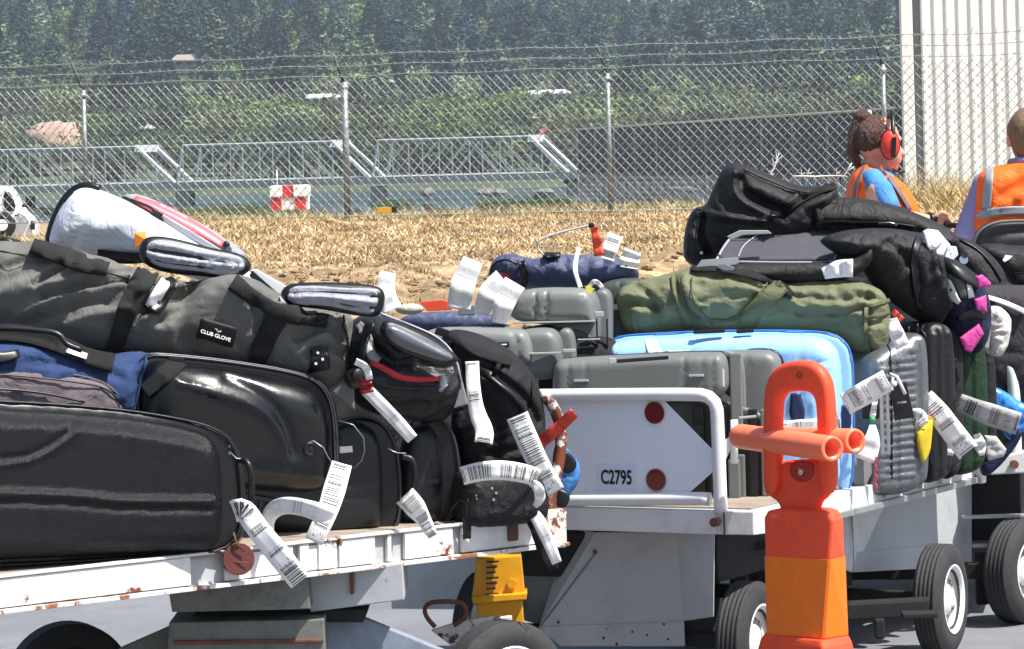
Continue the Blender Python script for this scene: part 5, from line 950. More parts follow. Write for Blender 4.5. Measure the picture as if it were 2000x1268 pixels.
strap(Fb, 'handle_recess', [(1554, 768), (1556, 800), (1560, 840)], [18, 30, 20], nv, off=.006, n=14); Slab(T, 'side_latch', [(1634, 742), (1644, 738), (1647, 770), (1636, 776)], Plane(1640, 12.52, -12), .006, .006, nv, R=.006, sm=1, n=40, grid=.01); Slab(T, 'corner_guard', [(1632, 792), (1662, 790), (1664, 838), (1648, 845), (1634, 830)], Plane(1640, 12.50, -12), .01, .006, nv, R=.01, sm=1, n=40, grid=.012)  # navy strip paints the dark handle recess; plain navy zone at the edge
T.bm('top_handle', bbox(*box(P(1385, 648, 12.55), (.055, 0, .001), (0, .012, 0), (0, 0, .006)), bev=.003), rub); T.bm('top_handle', bbox(*box(P(1455, 647, 12.55), (.03, 0, .001), (0, .012, 0), (0, 0, .006)), bev=.003), rub)
patch(Fb, 'sticker', [(1258, 664), (1280, 662), (1296, 694), (1266, 696)], MC['sticker_white'], off=.003); patch(Fb, 'printed_label', [(1300, 684), (1366, 686), (1366, 696), (1300, 697)], tagmat('yellow_label', 4.4, '#e4e0b8', .5), off=.003); strap(Fb, 'white_band', [(1500, 838), (1560, 832), (1640, 828)], [24, 24, 24], TAGM[1], off=.012, n=16, sm=0)
# big grey case
T = Thing('hard_case', 'large grey green hard case standing just behind the end board', 'hard case', P(1300, 985, 12.2), 'hard suitcases on the middle cart'); pl = Plane(1300, 12.3, -10)
Fg = Slab(T, 'front_lid', [(1082, 800), (1082, 722), (1090, 704), (1110, 698), (1400, 685), (1416, 692), (1424, 712), (1424, 776), (1350, 780), (1100, 800)], off(pl, .0), .07, .03, gp1, R=.035, p=2.3, n=170, grid=.013, creases=[([(1118, 700), (1118, 800)], -.006, .004), ([(1152, 699), (1152, 800)], -.005, .004), ([(1342, 690), (1343, 780)], -.007, .004), ([(1378, 688), (1378, 780)], -.005, .004), ([(1398, 700), (1400, 770)], -.004, .008)], wall=.02)
Slab(T, 'rim', [(1090, 760), (1096, 704), (1112, 697), (1410, 682), (1442, 690), (1456, 712), (1458, 860), (1456, 980), (1428, 984), (1424, 780), (1340, 760), (1100, 780)], off(pl, .08), .006, .006, gp2, wall=.02, R=.015, n=170, grid=.03)
Slab(T, 'lid_seam', [(1096, 740), (1102, 702), (1116, 696), (1404, 683), (1424, 690), (1432, 712), (1432, 775), (1420, 775), (1400, 740)], off(pl, .045), .004, .004, rub, R=.01, n=150, grid=.03)
Slab(T, 'back_shell', [(1200, 720), (1300, 692), (1490, 681), (1518, 690), (1529, 712), (1530, 965), (1515, 980), (1200, 985)], off(pl, .16), .05, .05, gp1, wall=.03, R=.035, n=140, grid=.03, creases=[([(1460, 690), (1462, 975)], -.008, .006)]); Slab(T, 'back_seam', [(1440, 720), (1445, 682), (1500, 679), (1524, 688), (1534, 712), (1535, 760), (1500, 740)], off(pl, .2), .006, .006, rub, R=.01, n=80, grid=.03)
Slab(T, 'lower_body', [(1080, 790), (1520, 770), (1520, 975), (1500, 984), (1100, 990)], off(pl, .06), .01, .12, gp3, R=.03, wall=.03, n=120, grid=.03)
for x0, x1, y0, y1, m_, k in ((1355, 1378, 792, 978, rub, .03), (1388, 1400, 800, 975, rub, .0), (1404, 1420, 790, 980, rub, .02), (1426, 1450, 690, 870, gp2, .05), (1432, 1456, 888, 976, gp1, .04), (1462, 1480, 800, 970, rub, .05), (1425, 1448, 896, 972, gp1, .0), (1486, 1500, 800, 970, gp2, .06)):
    T.bm('upright_rib', bbox(*box((pl.pt(x0, y0)+pl.pt(x1, y1))/2+pl.n*(-.0+(.03-k*.8)), pl.u*((x1-x0)/F*12.3/2), pl.n*.012, UPZ*((y1-y0)/F*12.3/2)), bev=.006), m_)
for x, y, w_ in ((1135, 744, .03), (1360, 734, .03)): p = Fg.pt(x, y, .004); T.bm('latch', bbox(*box(p, pl.u*.026, pl.n*.006, UPZ*.004), bev=.002), mat('latch_grey', '#9da29f', rough=.35))
T.bm('latch', bbox(*box(P(1460, 815, 12.2), (.03, 0, .002), (0, .01, 0), (0, 0, .004)), bev=.002), MC['latch_grey'])
T.bm('carry_handle', bbox(*box(P(1255, 702, 12.15), (.088, 0, .004), (0, .014, 0), (0, 0, .006)), bev=.003), rub); T.bm('handle_bracket', bbox(*box(P(1196, 705, 12.16), (.012, 0, 0), (0, .014, 0), (0, 0, .009)), bev=.002), MC['latch_grey']); T.bm('white_label', bbox(*box(Fg.pt(1413, 738, .003)*1, pl.u*.003, pl.n*.001, UPZ*.03), bev=0), MC['sticker_white'])
obj3(T, 'round_lock', disc(pl.pt(1366, 838)+pl.n*.05, pl.n, .018, .012, 20), rub)
# small grey cases at the back left
def peli(label, d, ang, front, rimx, xtra):
    T = Thing('hard_case', label, 'hard case', P(front[0][0], 700, d), 'grey equipment cases on the middle cart'); pl = Plane(front[0][0], d, ang); F_ = Slab(T, 'front_lid', front, pl, .05, .0, gp2, wall=.05, R=.04, p=2.2, n=130, grid=.014, creases=xtra)
    Slab(T, 'side_shell', rimx, off(pl, .06), .04, .03, gp1, wall=.1, R=.035, n=110, grid=.02); return T, pl, F_
T, pl, F1 = peli('grey equipment case with rounded lid left of the olive duffel, higher of the two', 12.75, -6, [(998, 632), (1000, 590), (1010, 572), (1040, 562), (1140, 561), (1156, 572), (1164, 592), (1166, 630), (1160, 634)], [(1080, 636), (1084, 580), (1100, 566), (1150, 564), (1168, 576), (1174, 600), (1176, 640), (1170, 690), (1090, 700)], [([(1050, 562), (1048, 632)], -.012, .006), ([(1072, 562), (1072, 632)], -.012, .005), ([(1140, 575), (1146, 600), (1146, 630)], -.006, .006)])
T.bm('rim_line', bbox(*box(P(1085, 629, 12.66), (.15, 0, 0), (0, .01, 0), (0, 0, .003)), bev=.001), MC['latch_grey']); Slab(T, 'lower_body', [(1000, 634), (1162, 634), (1162, 690), (1140, 700), (1000, 700)], off(pl, .02), .03, .02, gp3, wall=.05, R=.02, n=80); Slab(T, 'far_shell', [(1150, 700), (1160, 600), (1164, 568), (1180, 562), (1194, 572), (1198, 600), (1198, 690), (1190, 700)], off(pl, .12), .02, .02, gp1, wall=.08, R=.02, n=80)
T.bm('latch', bbox(*box(P(1170, 614, 12.6), (.016, 0, 0), (0, .01, 0), (0, 0, .01)), bev=.003), MC['latch_grey']); 
for x in (1166, 1186): T.bm('hinge_bar', bbox(*box(P(x, 650, 12.62), (.003, 0, 0), (0, .006, 0), (0, 0, .05)), bev=.001), rub)
T.bm('rim_line', bbox(*box(P(1150, 663, 12.6), (.04, 0, 0), (0, .01, 0), (0, 0, .002)), bev=.001), MC['latch_grey'])
T, pl, F2 = peli('grey equipment case with a small black badge behind the backpack, lower of the two', 12.45, -6, [(820, 720), (822, 660), (835, 645), (870, 638), (1020, 640), (1034, 652), (1042, 672), (1044, 705), (1030, 712)], [(1000, 712), (1006, 660), (1016, 644), (1070, 640), (1088, 648), (1098, 668), (1100, 700), (1098, 740), (1010, 740)], [([(1005, 650), (1016, 668), (1018, 700)], -.006, .008)])
T.bm('badge', bbox(*box(F2.pt(980, 673, .003), (.026, 0, 0), (0, .003, 0), (0, 0, .008)), bev=.002), rub); T.bm('badge_print', bbox(*box(F2.pt(982, 673, .007), (.014, 0, 0), (0, .001, 0), (0, 0, .002)), bev=0), MC['sticker_white']); T.bm('rim_line', bbox(*box(P(1060, 690, 12.36), (.07, 0, 0), (0, .01, 0), (0, 0, .003)), bev=.001), MC['latch_grey'])
Slab(T, 'far_shell', [(1080, 750), (1088, 660), (1096, 642), (1112, 640), (1122, 652), (1126, 690), (1126, 740)], off(pl, .14), .02, .02, gp1, wall=.05, R=.02, n=80); T.bm('latch', bbox(*box(P(1112, 685, 12.35), (.022, 0, 0), (0, .01, 0), (0, 0, .006)), bev=.002), MC['latch_grey'])
T = Thing('black_bag', 'black bag wedged between the small grey cases and the large grey case', 'bag', P(1060, 760, 12.6)); Slab(T, 'body', [(1020, 700), (1060, 680), (1130, 660), (1200, 655), (1230, 700), (1220, 800), (1030, 800)], Plane(1100, 12.7, 0), .1, .1, fblk, R=.08, wr=(.01, 8, 20, 2)); obj3(T, 'round_foot', sph(P(1050, 722, 12.4), .022, .02, .018, k=14, l=9), rub, smooth=True)
# olive duffel
T = Thing('army_duffel', 'olive green army duffel bag lying across the light blue case', 'duffel bag', P(1460, 645, 12.6)); pl = Plane(1460, 12.86, -6, 12, 600)
O = Slab(T, 'bag_body', [(1202, 580), (1212, 562), (1240, 552), (1290, 540), (1340, 524), (1400, 514), (1450, 516), (1500, 528), (1540, 546), (1600, 542), (1650, 546), (1700, 556), (1732, 574), (1740, 620), (1740, 660), (1724, 692), (1700, 700), (1670, 690), (1646, 660), (1600, 652), (1500, 650), (1380, 648), (1280, 652), (1222, 652), (1206, 620)], pl, .15, .14, olive, R=.14, p=2.0, n=200, grid=.009, wr=(.026, 5.2, -12, 2.2),
    creases=[([(1322, 548), (1330, 590), (1356, 628), (1390, 636)], -.022, .010), ([(1390, 636), (1450, 630), (1500, 560)], -.022, .010), ([(1340, 550), (1350, 600), (1380, 622)], .02, .02), ([(1500, 560), (1520, 545)], -.02, .01), ([(1240, 560), (1280, 590), (1290, 640)], -.02, .014), ([(1400, 520), (1470, 530), (1530, 560), (1560, 548), (1600, 545)], -.03, .010), ([(1560, 590), (1640, 600), (1700, 590)], -.025, .014), ([(1560, 620), (1640, 625), (1690, 612)], -.022, .012), ([(1600, 640), (1650, 645), (1720, 640)], -.02, .012), ([(1690, 560), (1700, 620), (1690, 680)], -.012, .008), ([(1210, 610), (1260, 600), (1290, 610)], -.03, .014), ([(1430, 560), (1400, 600), (1380, 620)], .012, .03), ([(1650, 570), (1720, 580)], .02, .02)])
strap(O, 'diagonal_strap', [(1530, 556), (1500, 580), (1470, 612), (1452, 640)], [30, 34, 34, 30], olived, off=.006, n=24); strap(O, 'side_band', [(1318, 536), (1322, 570), (1336, 610), (1346, 640)], [16, 18, 16], olived, off=.005, n=20); strap(O, 'top_strap', [(1350, 524), (1420, 526), (1480, 540), (1530, 556), (1548, 578)], [10, 12, 12], web, off=.006, n=26); strap(O, 'end_tape', [(1690, 600), (1720, 592), (1738, 586)], [7, 7], olived, off=.006, n=12); strap(O, 'end_tape', [(1690, 622), (1720, 616), (1738, 608)], [7, 7], olived, off=.006, n=12); strap(O, 'end_tape', [(1692, 600), (1690, 650), (1696, 690)], [8, 8], olived, off=.006, n=14)
sline(O, 'pocket_seam', [(1352, 540), (1350, 590), (1384, 626), (1430, 628), (1470, 590), (1500, 552)], .003, olived, .002, n=60); strap(O, 'loose_strap', [(1240, 604), (1236, 626), (1244, 650)], [10, 10], olived, off=.012, n=12); T.bm('clip_buckle', bbox(*box(O.pt(1418, 524, .022), (.025, 0, -.012), (0, .012, 0), (.006, 0, .012)), bev=.004), mat('buckle_grey', '#6d747a', rough=.35)); T.bm('buckle_strap', ext([P(1370, 508, 12.66), P(1442, 503, 12.66), P(1444, 514, 12.66), P(1360, 522, 12.66)], (0, .01, 0), .001), mat('pale_webbing', '#8c8f94', rough=.6))
# charcoal flat case
T = Thing('soft_suitcase', 'charcoal suitcase lying flat with pale piping on top of the pile', 'suitcase', P(1550, 545, 12.95)); pl = Plane(1550, 13.0, -4, 68, 495)
Fl = Slab(T, 'top_panel', [(1398, 512), (1412, 488), (1430, 462), (1450, 454), (1540, 456), (1690, 462), (1706, 474), (1690, 496), (1664, 514), (1600, 513), (1440, 514)], pl, .012, .012, fchar, R=.02, wall=.012, n=130, grid=.016)
fpn = Plane(1550, 12.82, -4); Slab(T, 'front_panel', [(1400, 514), (1630, 514), (1680, 500), (1704, 478), (1706, 505), (1690, 530), (1640, 552), (1440, 552), (1402, 540)], fpn, .05, .05, fblk2, R=.05, wr=(.008, 8, 0, 2), n=120, grid=.014, wall=.03)
pip = mat('pale_piping', '#9c9aa0'); sline(Fl, 'piping', [(1400, 510), (1500, 513), (1620, 513), (1662, 512), (1690, 492), (1704, 474)], .0045, pip, .004); sline(Fl, 'piping', [(1620, 511), (1652, 486), (1672, 466), (1690, 464)], .0045, pip, .004); sline(Fl, 'piping', [(1478, 460), (1450, 480), (1440, 508)], .003, pip, .004); sline(Fl, 'piping', [(1398, 510), (1415, 480), (1432, 460)], .005, pip, .004)
T.bm('side_handle', ext([P(x, y, 12.9) for x, y in ((1420, 462), (1445, 450), (1500, 450), (1508, 457), (1450, 460), (1428, 470))], (0, .02, 0), .003), mat('pale_webbing', '#8c8f94'))
# big black duffels
T = Thing('black_duffel', 'tall peaked black duffel bag at the top of the middle cart', 'duffel bag', P(1480, 500, 13.1), 'black bags on the middle cart'); pl = Plane(1480, 13.25, -8)
Bd = Slab(T, 'bag_body', [(1336, 520), (1334, 470), (1342, 430), (1356, 404), (1378, 404), (1392, 370), (1408, 334), (1422, 318), (1444, 318), (1480, 330), (1530, 352), (1570, 366), (1632, 360), (1640, 385), (1620, 420), (1600, 470), (1500, 500), (1420, 530)], pl, .14, .12, fblk2, R=.12, p=1.9, n=180, grid=.011, wr=(.016, 5, -30, 2.6), creases=[([(1444, 322), (1440, 370), (1470, 400), (1520, 420)], .05, .018), ([(1448, 350), (1450, 375), (1500, 400), (1530, 412)], -.07, .02), ([(1362, 408), (1400, 420), (1500, 430)], .035, .012), ([(1378, 420), (1372, 460), (1390, 490)], -.06, .016), ([(1470, 340), (1540, 375), (1570, 385)], -.025, .014), ([(1530, 420), (1570, 390), (1620, 370)], -.03, .014), ([(1520, 425), (1540, 400), (1560, 380)], .02, .01), ([(1352, 410), (1345, 450), (1342, 500)], .02, .01)])
strap(Bd, 'webbing', [(1505, 416), (1518, 418), (1530, 420)], [10, 10], rub, off=.01, n=8); strap(Bd, 'webbing', [(1504, 430), (1526, 433)], [7, 7], rub, off=.01, n=6); strap(Bd, 'diagonal_strap', [(1524, 420), (1560, 392), (1600, 372), (1632, 362)], [10, 12, 14], web, off=.008, n=18)
sline(Bd, 'zip', [(1452, 330), (1500, 352), (1560, 376), (1600, 376)], .0035, rub, .003, n=40); sline(Bd, 'piping', [(1360, 408), (1420, 424), (1480, 432), (1540, 430)], .003, rub, .003, n=40); obj3(T, 'stud', disc(Bd.pt(1370, 494, .004), pl.n, .006, .004, 10), MC['steel'])
T = Thing('black_duffel', 'long low black duffel bag sloping down to the right towards the woman', 'duffel bag', P(1740, 480, 13.2), 'black bags on the middle cart'); pl = Plane(1740, 13.2, -4)
Bl2 = Slab(T, 'bag_body', [(1560, 470), (1572, 420), (1582, 392), (1610, 384), (1680, 386), (1740, 398), (1800, 420), (1850, 444), (1880, 470), (1860, 490), (1760, 488), (1640, 490)], pl, .11, .1, fblk2, R=.1, n=150, grid=.013, wr=(.010, 5, -20, 2.5), creases=[([(1590, 392), (1600, 440)], .02, .008), ([(1610, 388), (1700, 392), (1800, 430)], .015, .01), ([(1590, 440), (1700, 440), (1800, 452)], -.03, .012), ([(1620, 400), (1660, 396)], -.015, .008)])
strap(Bl2, 'carry_handle', [(1590, 442), (1620, 434), (1680, 438), (1740, 440), (1790, 446)], [9, 8, 12, 9], rub, off=.03, n=20, across=4); strap(Bl2, 'shiny_tape', [(1716, 438), (1740, 436), (1752, 442)], [5, 6], mat('steel', '#b8bcc0'), off=.04, n=10); strap(Bl2, 'side_band', [(1590, 394), (1598, 420), (1604, 440)], [16, 14], web, off=.006, n=10)
T = Thing('black_duffel', 'crumpled black bag hanging down beside the end of the olive duffel', 'duffel bag', P(1780, 640, 12.8), 'black bags on the middle cart'); pl = Plane(1780, 12.95, 25)
Bh = Slab(T, 'bag_body', [(1600, 470), (1640, 450), (1720, 444), (1790, 452), (1830, 480), (1844, 560), (1842, 620), (1826, 640), (1790, 625), (1744, 590), (1710, 560), (1690, 520), (1640, 500)], pl, .12, .12, fblk2, R=.11, p=1.9, n=150, grid=.012, wr=(.022, 7, 60, 2.2), creases=[([(1720, 480), (1760, 520), (1770, 600)], -.03, .016), ([(1790, 480), (1790, 540), (1830, 600)], .03, .016), ([(1740, 460), (1700, 480)], -.02, .014)])
strap(Bh, 'binding', [(1798, 456), (1786, 500), (1790, 560), (1800, 610)], [14, 12, 12], rub, off=.005, n=16)
# swoosh pouch and navy pink bag
T = Thing('backpack', 'navy and pink backpack with a white patterned pocket at the corner of the middle cart', 'backpack', P(1880, 680, 12.9)); pl = Plane(1880, 13.05, 15)
Np = Slab(T, 'bag_body', [(1822, 510), (1850, 500), (1900, 530), (1920, 560), (1932, 600), (1930, 650), (1912, 690), (1894, 690), (1870, 670), (1846, 655), (1836, 620)], pl, .1, .1, nvc, R=.09, n=130, grid=.011, wr=(.010, 9, 50, 2))
strap(Np, 'white_pattern', [(1832, 540), (1848, 556), (1862, 580), (1874, 592)], [16, 26, 20, 8], mat('pattern_white', '#d8dcdc', rough=.5, rust=.55, rcol='#2c3438', rs=40), off=.005, n=16); strap(Np, 'grey_green_panel', [(1850, 530), (1874, 548), (1882, 582)], [16, 22, 12], mat('panel_grey', '#4a5450', rough=.5), off=.004, n=12); strap(Np, 'white_stripe', [(1892, 552), (1898, 582)], [8, 12], wcl, off=.006, n=8)
for k, q in enumerate(([(1905, 540), (1918, 536), (1936, 552), (1934, 560), (1910, 562)], [(1902, 585), (1926, 576), (1928, 610), (1908, 606)], [(1874, 660), (1912, 632), (1922, 652), (1896, 690), (1884, 684)])): Slab(T, 'pink_panel', q, Plane(1900, 12.92, 15), .010, .006, pink, R=.03, sm=0, wr=(.006, 16, 30, 2), n=60, grid=.012)
strap(Np, 'black_belt', [(1826, 504), (1860, 520), (1890, 540), (1914, 556)], [24, 30, 26, 20], rub, off=.012, n=16); strap(Np, 'black_belt', [(1870, 625), (1900, 612), (1926, 618)], [10, 16, 14], rub, off=.012, n=12)
T = Thing('white_pouch', 'white pouch with a grey tick emblem on top of the navy backpack', 'pouch', P(1840, 500, 12.9)); pl = Plane(1835, 12.86, 12); Wp = Slab(T, 'pouch_body', [(1802, 452), (1812, 447), (1832, 450), (1856, 478), (1848, 502), (1820, 496), (1810, 480)], pl, .005, .008, wcl, R=.006, sm=0, n=70, grid=.008)
em = []
q = [(1819, 476), (1823, 482), (1829, 483), (1841, 472), (1830, 486), (1824, 488), (1819, 482)]; T.bm('tick_emblem', ext([Wp.pt(x, y, .003) for x, y in q], Wp.pl.n*.001, 0), mat('emblem_grey', '#767c84', rough=.5), parent=Wp.o)
T.bm('pouch_edge', ext([P(x, y, 12.84) for x, y in ((1852, 480), (1868, 482), (1872, 498), (1862, 508), (1846, 502))], (0, .02, 0), .002), mat('pattern_white', '#d8dcdc')); obj3(T, 'ring_clasp', disc(P(1882, 508, 12.82), (0, -1, .2), .016, .012, 20), MC['steel']); obj3(T, 'ring_clasp', disc(P(1884, 498, 12.82), (0, -1, .2), .012, .012, 20), rub)
# upright narrow cases on the open side
def narrow(name, label, cat, d, ang, o, m, ribs, rimm_, hf=.05, gr=.009, grp='upright cases on the open side'):
    T = Thing(name, label, cat, P(o[0][0], 940, d), grp); pl = Plane(o[0][0], d, ang); S = Slab(T, 'shell', o, pl, hf, .04, m, wall=.22, R=.045, n=130, grid=gr, creases=ribs)
    for q in rimm_: sline(S, 'seam', q, .0035, rub, .002, n=30)
    return T, S
T, Sv = narrow('aluminium_case', 'ribbed silver suitcase standing between the light blue and the black cases', 'suitcase', 12.75, 30, [(1652, 715), (1664, 692), (1700, 672), (1740, 650), (1758, 648), (1768, 670), (1772, 760), (1772, 920), (1760, 945), (1720, 962), (1670, 965), (1655, 950)], silver, [([(1662, y), (1735, y-9)], .009, .0052) for y in range(690, 950, 15)]+[([(1700, 680), (1704, 950)], -.012, .006), ([(1744, 660), (1748, 940)], -.012, .006)], [[(1738, 655), (1742, 800), (1742, 935)]])
for x in (1722, 1734): T.bm('trolley_bar', bbox(*box(P(x, 815, 12.55), (.006, 0, 0), (0, .006, 0), (0, 0, .13)), bev=.002), silk)
T.bm('side_guard', bbox(*box(P(1700, 790, 12.6), (.03, 0, 0), (0, .01, 0), (0, 0, .05)), bev=.006), rub); Slab(T, 'lower_guard', [(1655, 880), (1700, 872), (1702, 945), (1660, 955)], Plane(1680, 12.62, 30), .01, .01, mat('dull_grey', '#6d6c6c', rough=.6), R=.01, n=50, sm=1)
T, _ = narrow('black_suitcase', 'black suitcase with a small white badge right of the silver ribbed case', 'suitcase', 12.95, 28, [(1762, 660), (1770, 635), (1786, 626), (1808, 630), (1822, 648), (1826, 760), (1822, 905), (1806, 930), (1780, 940), (1766, 938)], blk2, [([(1782, 640), (1785, 920)], -.014, .007), ([(1800, 636), (1804, 915)], -.014, .007)], [[(1775, 638), (1778, 930)], [(1792, 632), (1796, 920)], [(1810, 636), (1814, 910)]])
patch(_, 'badge', [(1774, 688), (1786, 682), (1786, 692), (1775, 698)], MC['sticker_white'], off=.004); T.bm('silver_clasp', bbox(*box(P(1794, 735, 12.75), (.012, 0, 0), (0, .008, 0), (0, 0, .022)), bev=.003), silk); T.add('handle', *tube([P(x, y, 12.75) for x, y in resample(chaikin([(1766, 738), (1776, 736), (1786, 750), (1788, 780)], 2, False), 12)], .004, 6), silk)
T, _ = narrow('black_suitcase', 'slim black suitcase squeezed between the black and the green one', 'suitcase', 13.1, 28, [(1806, 640), (1820, 628), (1836, 640), (1842, 700), (1842, 900), (1826, 928), (1800, 935)], fblk2, [([(1824, 640), (1828, 920)], -.01, .006)], [[(1830, 640), (1834, 910)]])
T, _ = narrow('green_suitcase', 'dark green suitcase with a white badge right of the slim black one', 'suitcase', 13.2, 28, [(1822, 665), (1828, 645), (1846, 641), (1868, 650), (1884, 670), (1890, 760), (1888, 885), (1872, 915), (1840, 925), (1824, 922)], grn, [([(1850, 650), (1854, 905)], -.014, .007)], [[(1856, 648), (1862, 900)], [(1870, 656), (1876, 890)]])
patch(_, 'badge', [(1834, 696), (1847, 690), (1848, 699), (1836, 706)], MC['sticker_white'], off=.004); T.add('handle', *tube([P(x, y, 12.95) for x, y in resample(chaikin([(1821, 738), (1830, 738), (1836, 756), (1838, 790)], 2, False), 12)], .004, 6), silk)
T, _ = narrow('black_suitcase', 'last black suitcase at the far corner of the middle cart', 'suitcase', 13.35, 28, [(1870, 690), (1880, 670), (1896, 680), (1906, 710), (1908, 860), (1900, 895), (1880, 905)], fblk2, [], [[(1890, 690), (1894, 880)]])
T = Thing('red_bag', 'dark red bag peeking out at the far corner of the middle cart', 'bag', P(1915, 800, 13.3)); Slab(T, 'body', [(1900, 745), (1920, 750), (1930, 775), (1926, 810), (1905, 800)], Plane(1915, 13.3, 10), .03, .03, mat('dark_red_cloth', '#64191c', rough=.6), R=.03, n=60)
# navy bag at the back left
T = Thing('navy_backpack', 'slate blue backpack with buckled straps lying behind the small grey cases', 'backpack', P(1100, 560, 13.0)); pl = Plane(1100, 13.05, 0, 20, 530)
Nb = Slab(T, 'bag_body', [(955, 546), (956, 520), (972, 503), (1004, 498), (1040, 512), (1062, 506), (1080, 496), (1110, 504), (1180, 500), (1208, 508), (1240, 520), (1252, 540), (1230, 560), (1150, 566), (1060, 568), (1020, 560), (980, 556)], pl, .1, .1, nv2, R=.07, n=170, grid=.010, wr=(.022, 8, 10, 2.2), creases=[([(1020, 506), (1016, 552)], -.02, .01), ([(1060, 524), (1120, 528), (1190, 522)], -.02, .008), ([(1060, 520), (1080, 540)], .02, .014)])
strap(Nb, 'black_strap', [(1018, 510), (1024, 535), (1020, 560)], [14, 16, 12], rub, off=.006, n=12); sline(Nb, 'edge_piping', [(955, 538), (964, 514), (990, 506), (1010, 516)], .005, rub, .003); strap(Nb, 'red_tag', [(976, 536), (990, 540), (1000, 552)], [10, 14], mat('tag_red', '#c94a4c', rough=.5), off=.01, n=8); strap(Nb, 'strap_clip', [(1060, 498), (1080, 500), (1094, 498)], [10, 14, 8], rub, off=.012, n=8)
T = Thing('dark_case', 'dark grey case under the right end of the slate blue backpack', 'case', P(1200, 640, 12.95), 'grey equipment cases on the middle cart'); Slab(T, 'body', [(1160, 575), (1180, 548), (1240, 540), (1262, 552), (1266, 640), (1250, 670), (1170, 670)], Plane(1200, 13.0, -6), .04, .04, gp3, wall=.1, R=.035, n=90, creases=[([(1215, 545), (1215, 660)], -.008, .006)]); T.bm('latch', bbox(*box(P(1200, 600, 12.88), (.02, 0, 0), (0, .01, 0), (0, 0, .01)), bev=.003), MC['latch_grey'])
T = Thing('soft_bag', 'flat navy bag with an orange red strap left of the small grey cases', 'bag', P(870, 640, 12.7)); pl = Plane(870, 12.8, 0, 40, 620); s_ = Slab(T, 'bag_body', [(770, 640), (790, 618), (860, 612), (940, 612), (985, 628), (990, 642), (900, 648)], pl, .04, .04, nv2, R=.05, n=90, grid=.014, wr=(.008, 8, 0, 2)); T.bm('orange_red_strap', ext([P(x, y, 12.6) for x, y in ((818, 590), (862, 586), (885, 592), (882, 606), (835, 608))], (0, .02, 0), .002), mat('strap_red', '#d84a2c', rough=.5))
T.bm('grey_clip', bbox(*box(P(912, 606, 12.6), (.03, 0, 0), (0, .01, 0), (0, 0, .018)), bev=.004), MC['buckle_grey']); T.bm('grey_clip', bbox(*box(P(976, 622, 12.5), (.03, 0, 0), (0, .01, 0), (0, 0, .018)), bev=.004), mat('buckle_pale', '#8f979a', rough=.4)); obj3(T, 'pale_pouch', sph(P(800, 604, 12.6), .05, .03, .02, k=16, l=10), mat('pale_cloth', '#a9a698', rough=.7, bump=.5, bs=60), smooth=True)
T = Thing('carry_loop', 'thin grey wire loop with knotted end rising above the slate blue backpack', 'loop', P(1060, 500, 12.9)); T.add('loop', *tube([P(x, y, 12.9) for x, y in resample(chaikin([(1062, 498), (1046, 482), (1056, 466), (1100, 452), (1152, 440)], 2, False), 24)], .004, 6), mat('grey_cord', '#b4b6b2', rough=.5)); obj3(T, 'knot', sph(P(1155, 440, 12.9), .012, .01, .01, k=10, l=7), webg, smooth=True)
for a in (tag('red orange tag hanging from the knotted grey wire loop', [(1160, 444, 12.88), (1166, 470, 12.88), (1170, 500, 12.88)], [14, 18, 20], m=mat('strap_red', '#d84a2c')), tag('pale printed tag standing upright right of the red orange one', [(1186, 508, 12.9), (1194, 480, 12.9), (1202, 458, 12.92)], [26, 30, 30]), tag('blank white tag behind the end of the slate blue backpack', [(1228, 524, 12.95), (1232, 500, 12.95), (1236, 490, 12.95)], [34, 38, 34], m=faint),
    tag('white plastic strap loop above the higher grey equipment case', [(1134, 562, 12.7), (1122, 530, 12.7), (1126, 500, 12.72), (1132, 484, 12.74)], [9, 9, 9, 8], m=faint), tag('tall white tag leftmost of three standing above the grey equipment cases', [(896, 604, 12.5), (902, 560, 12.48), (924, 508, 12.5)], [46, 48, 40], m=faint), tag('bent white tag between two others above the grey equipment cases', [(940, 612, 12.45), (956, 570, 12.42), (984, 546, 12.45)], [30, 44, 46], m=faint), tag('rightmost white tag touching the higher grey equipment case', [(976, 632, 12.4), (984, 590, 12.38), (1006, 552, 12.4)], [32, 42, 44], m=faint),
    tag('crumpled white tissue tag standing behind the right padded flap', [(766, 606, 11.5), (750, 570, 11.5), (758, 532, 11.52)], [40, 38, 30], m=faint), tag('white bow tag with a yellow star on the higher grey case', [(1150, 562, 12.55), (1160, 548, 12.55), (1172, 556, 12.55), (1178, 566, 12.55)], [8, 10, 8], m=faint)): pass
T = Thing('yellow_star_tag', 'small yellow star shaped tag on the higher grey equipment case', 'tag', P(1152, 566, 12.5)); c = P(1151, 565, 12.5); st_ = [c+Vector((math.cos(k*math.pi/5), 0, math.sin(k*math.pi/5)))*(.02 if k % 2 == 0 else .010) for k in range(10)]; T.bm('star', ext(st_, (0, .004, 0), 0), mat('star_yellow', '#d8d04a', rough=.5))
tag('white printed tag pointing up left from the silver ribbed case', [(1650, 790, 12.45), (1690, 768, 12.42), (1735, 742, 12.42)], [44, 46, 44]); tag('crumpled white tag with a green dot hanging on the silver ribbed case', [(1704, 830, 12.45), (1704, 862, 12.42), (1690, 900, 12.42)], [12, 36, 40], m=faint)
tag('short white tag tab above the green dot on the silver case', [(1710, 778, 12.45), (1704, 815, 12.45)], [10, 12], m=faint)
T = Thing('green_tie', 'small green tie on the crumpled white tag', 'tie', P(1704, 820, 12.4)); obj3(T, 'knot', sph(P(1704, 820, 12.4), .011, .008, .011, k=12, l=8), mat('tie_green', '#2f9a5c', rough=.5), smooth=True)
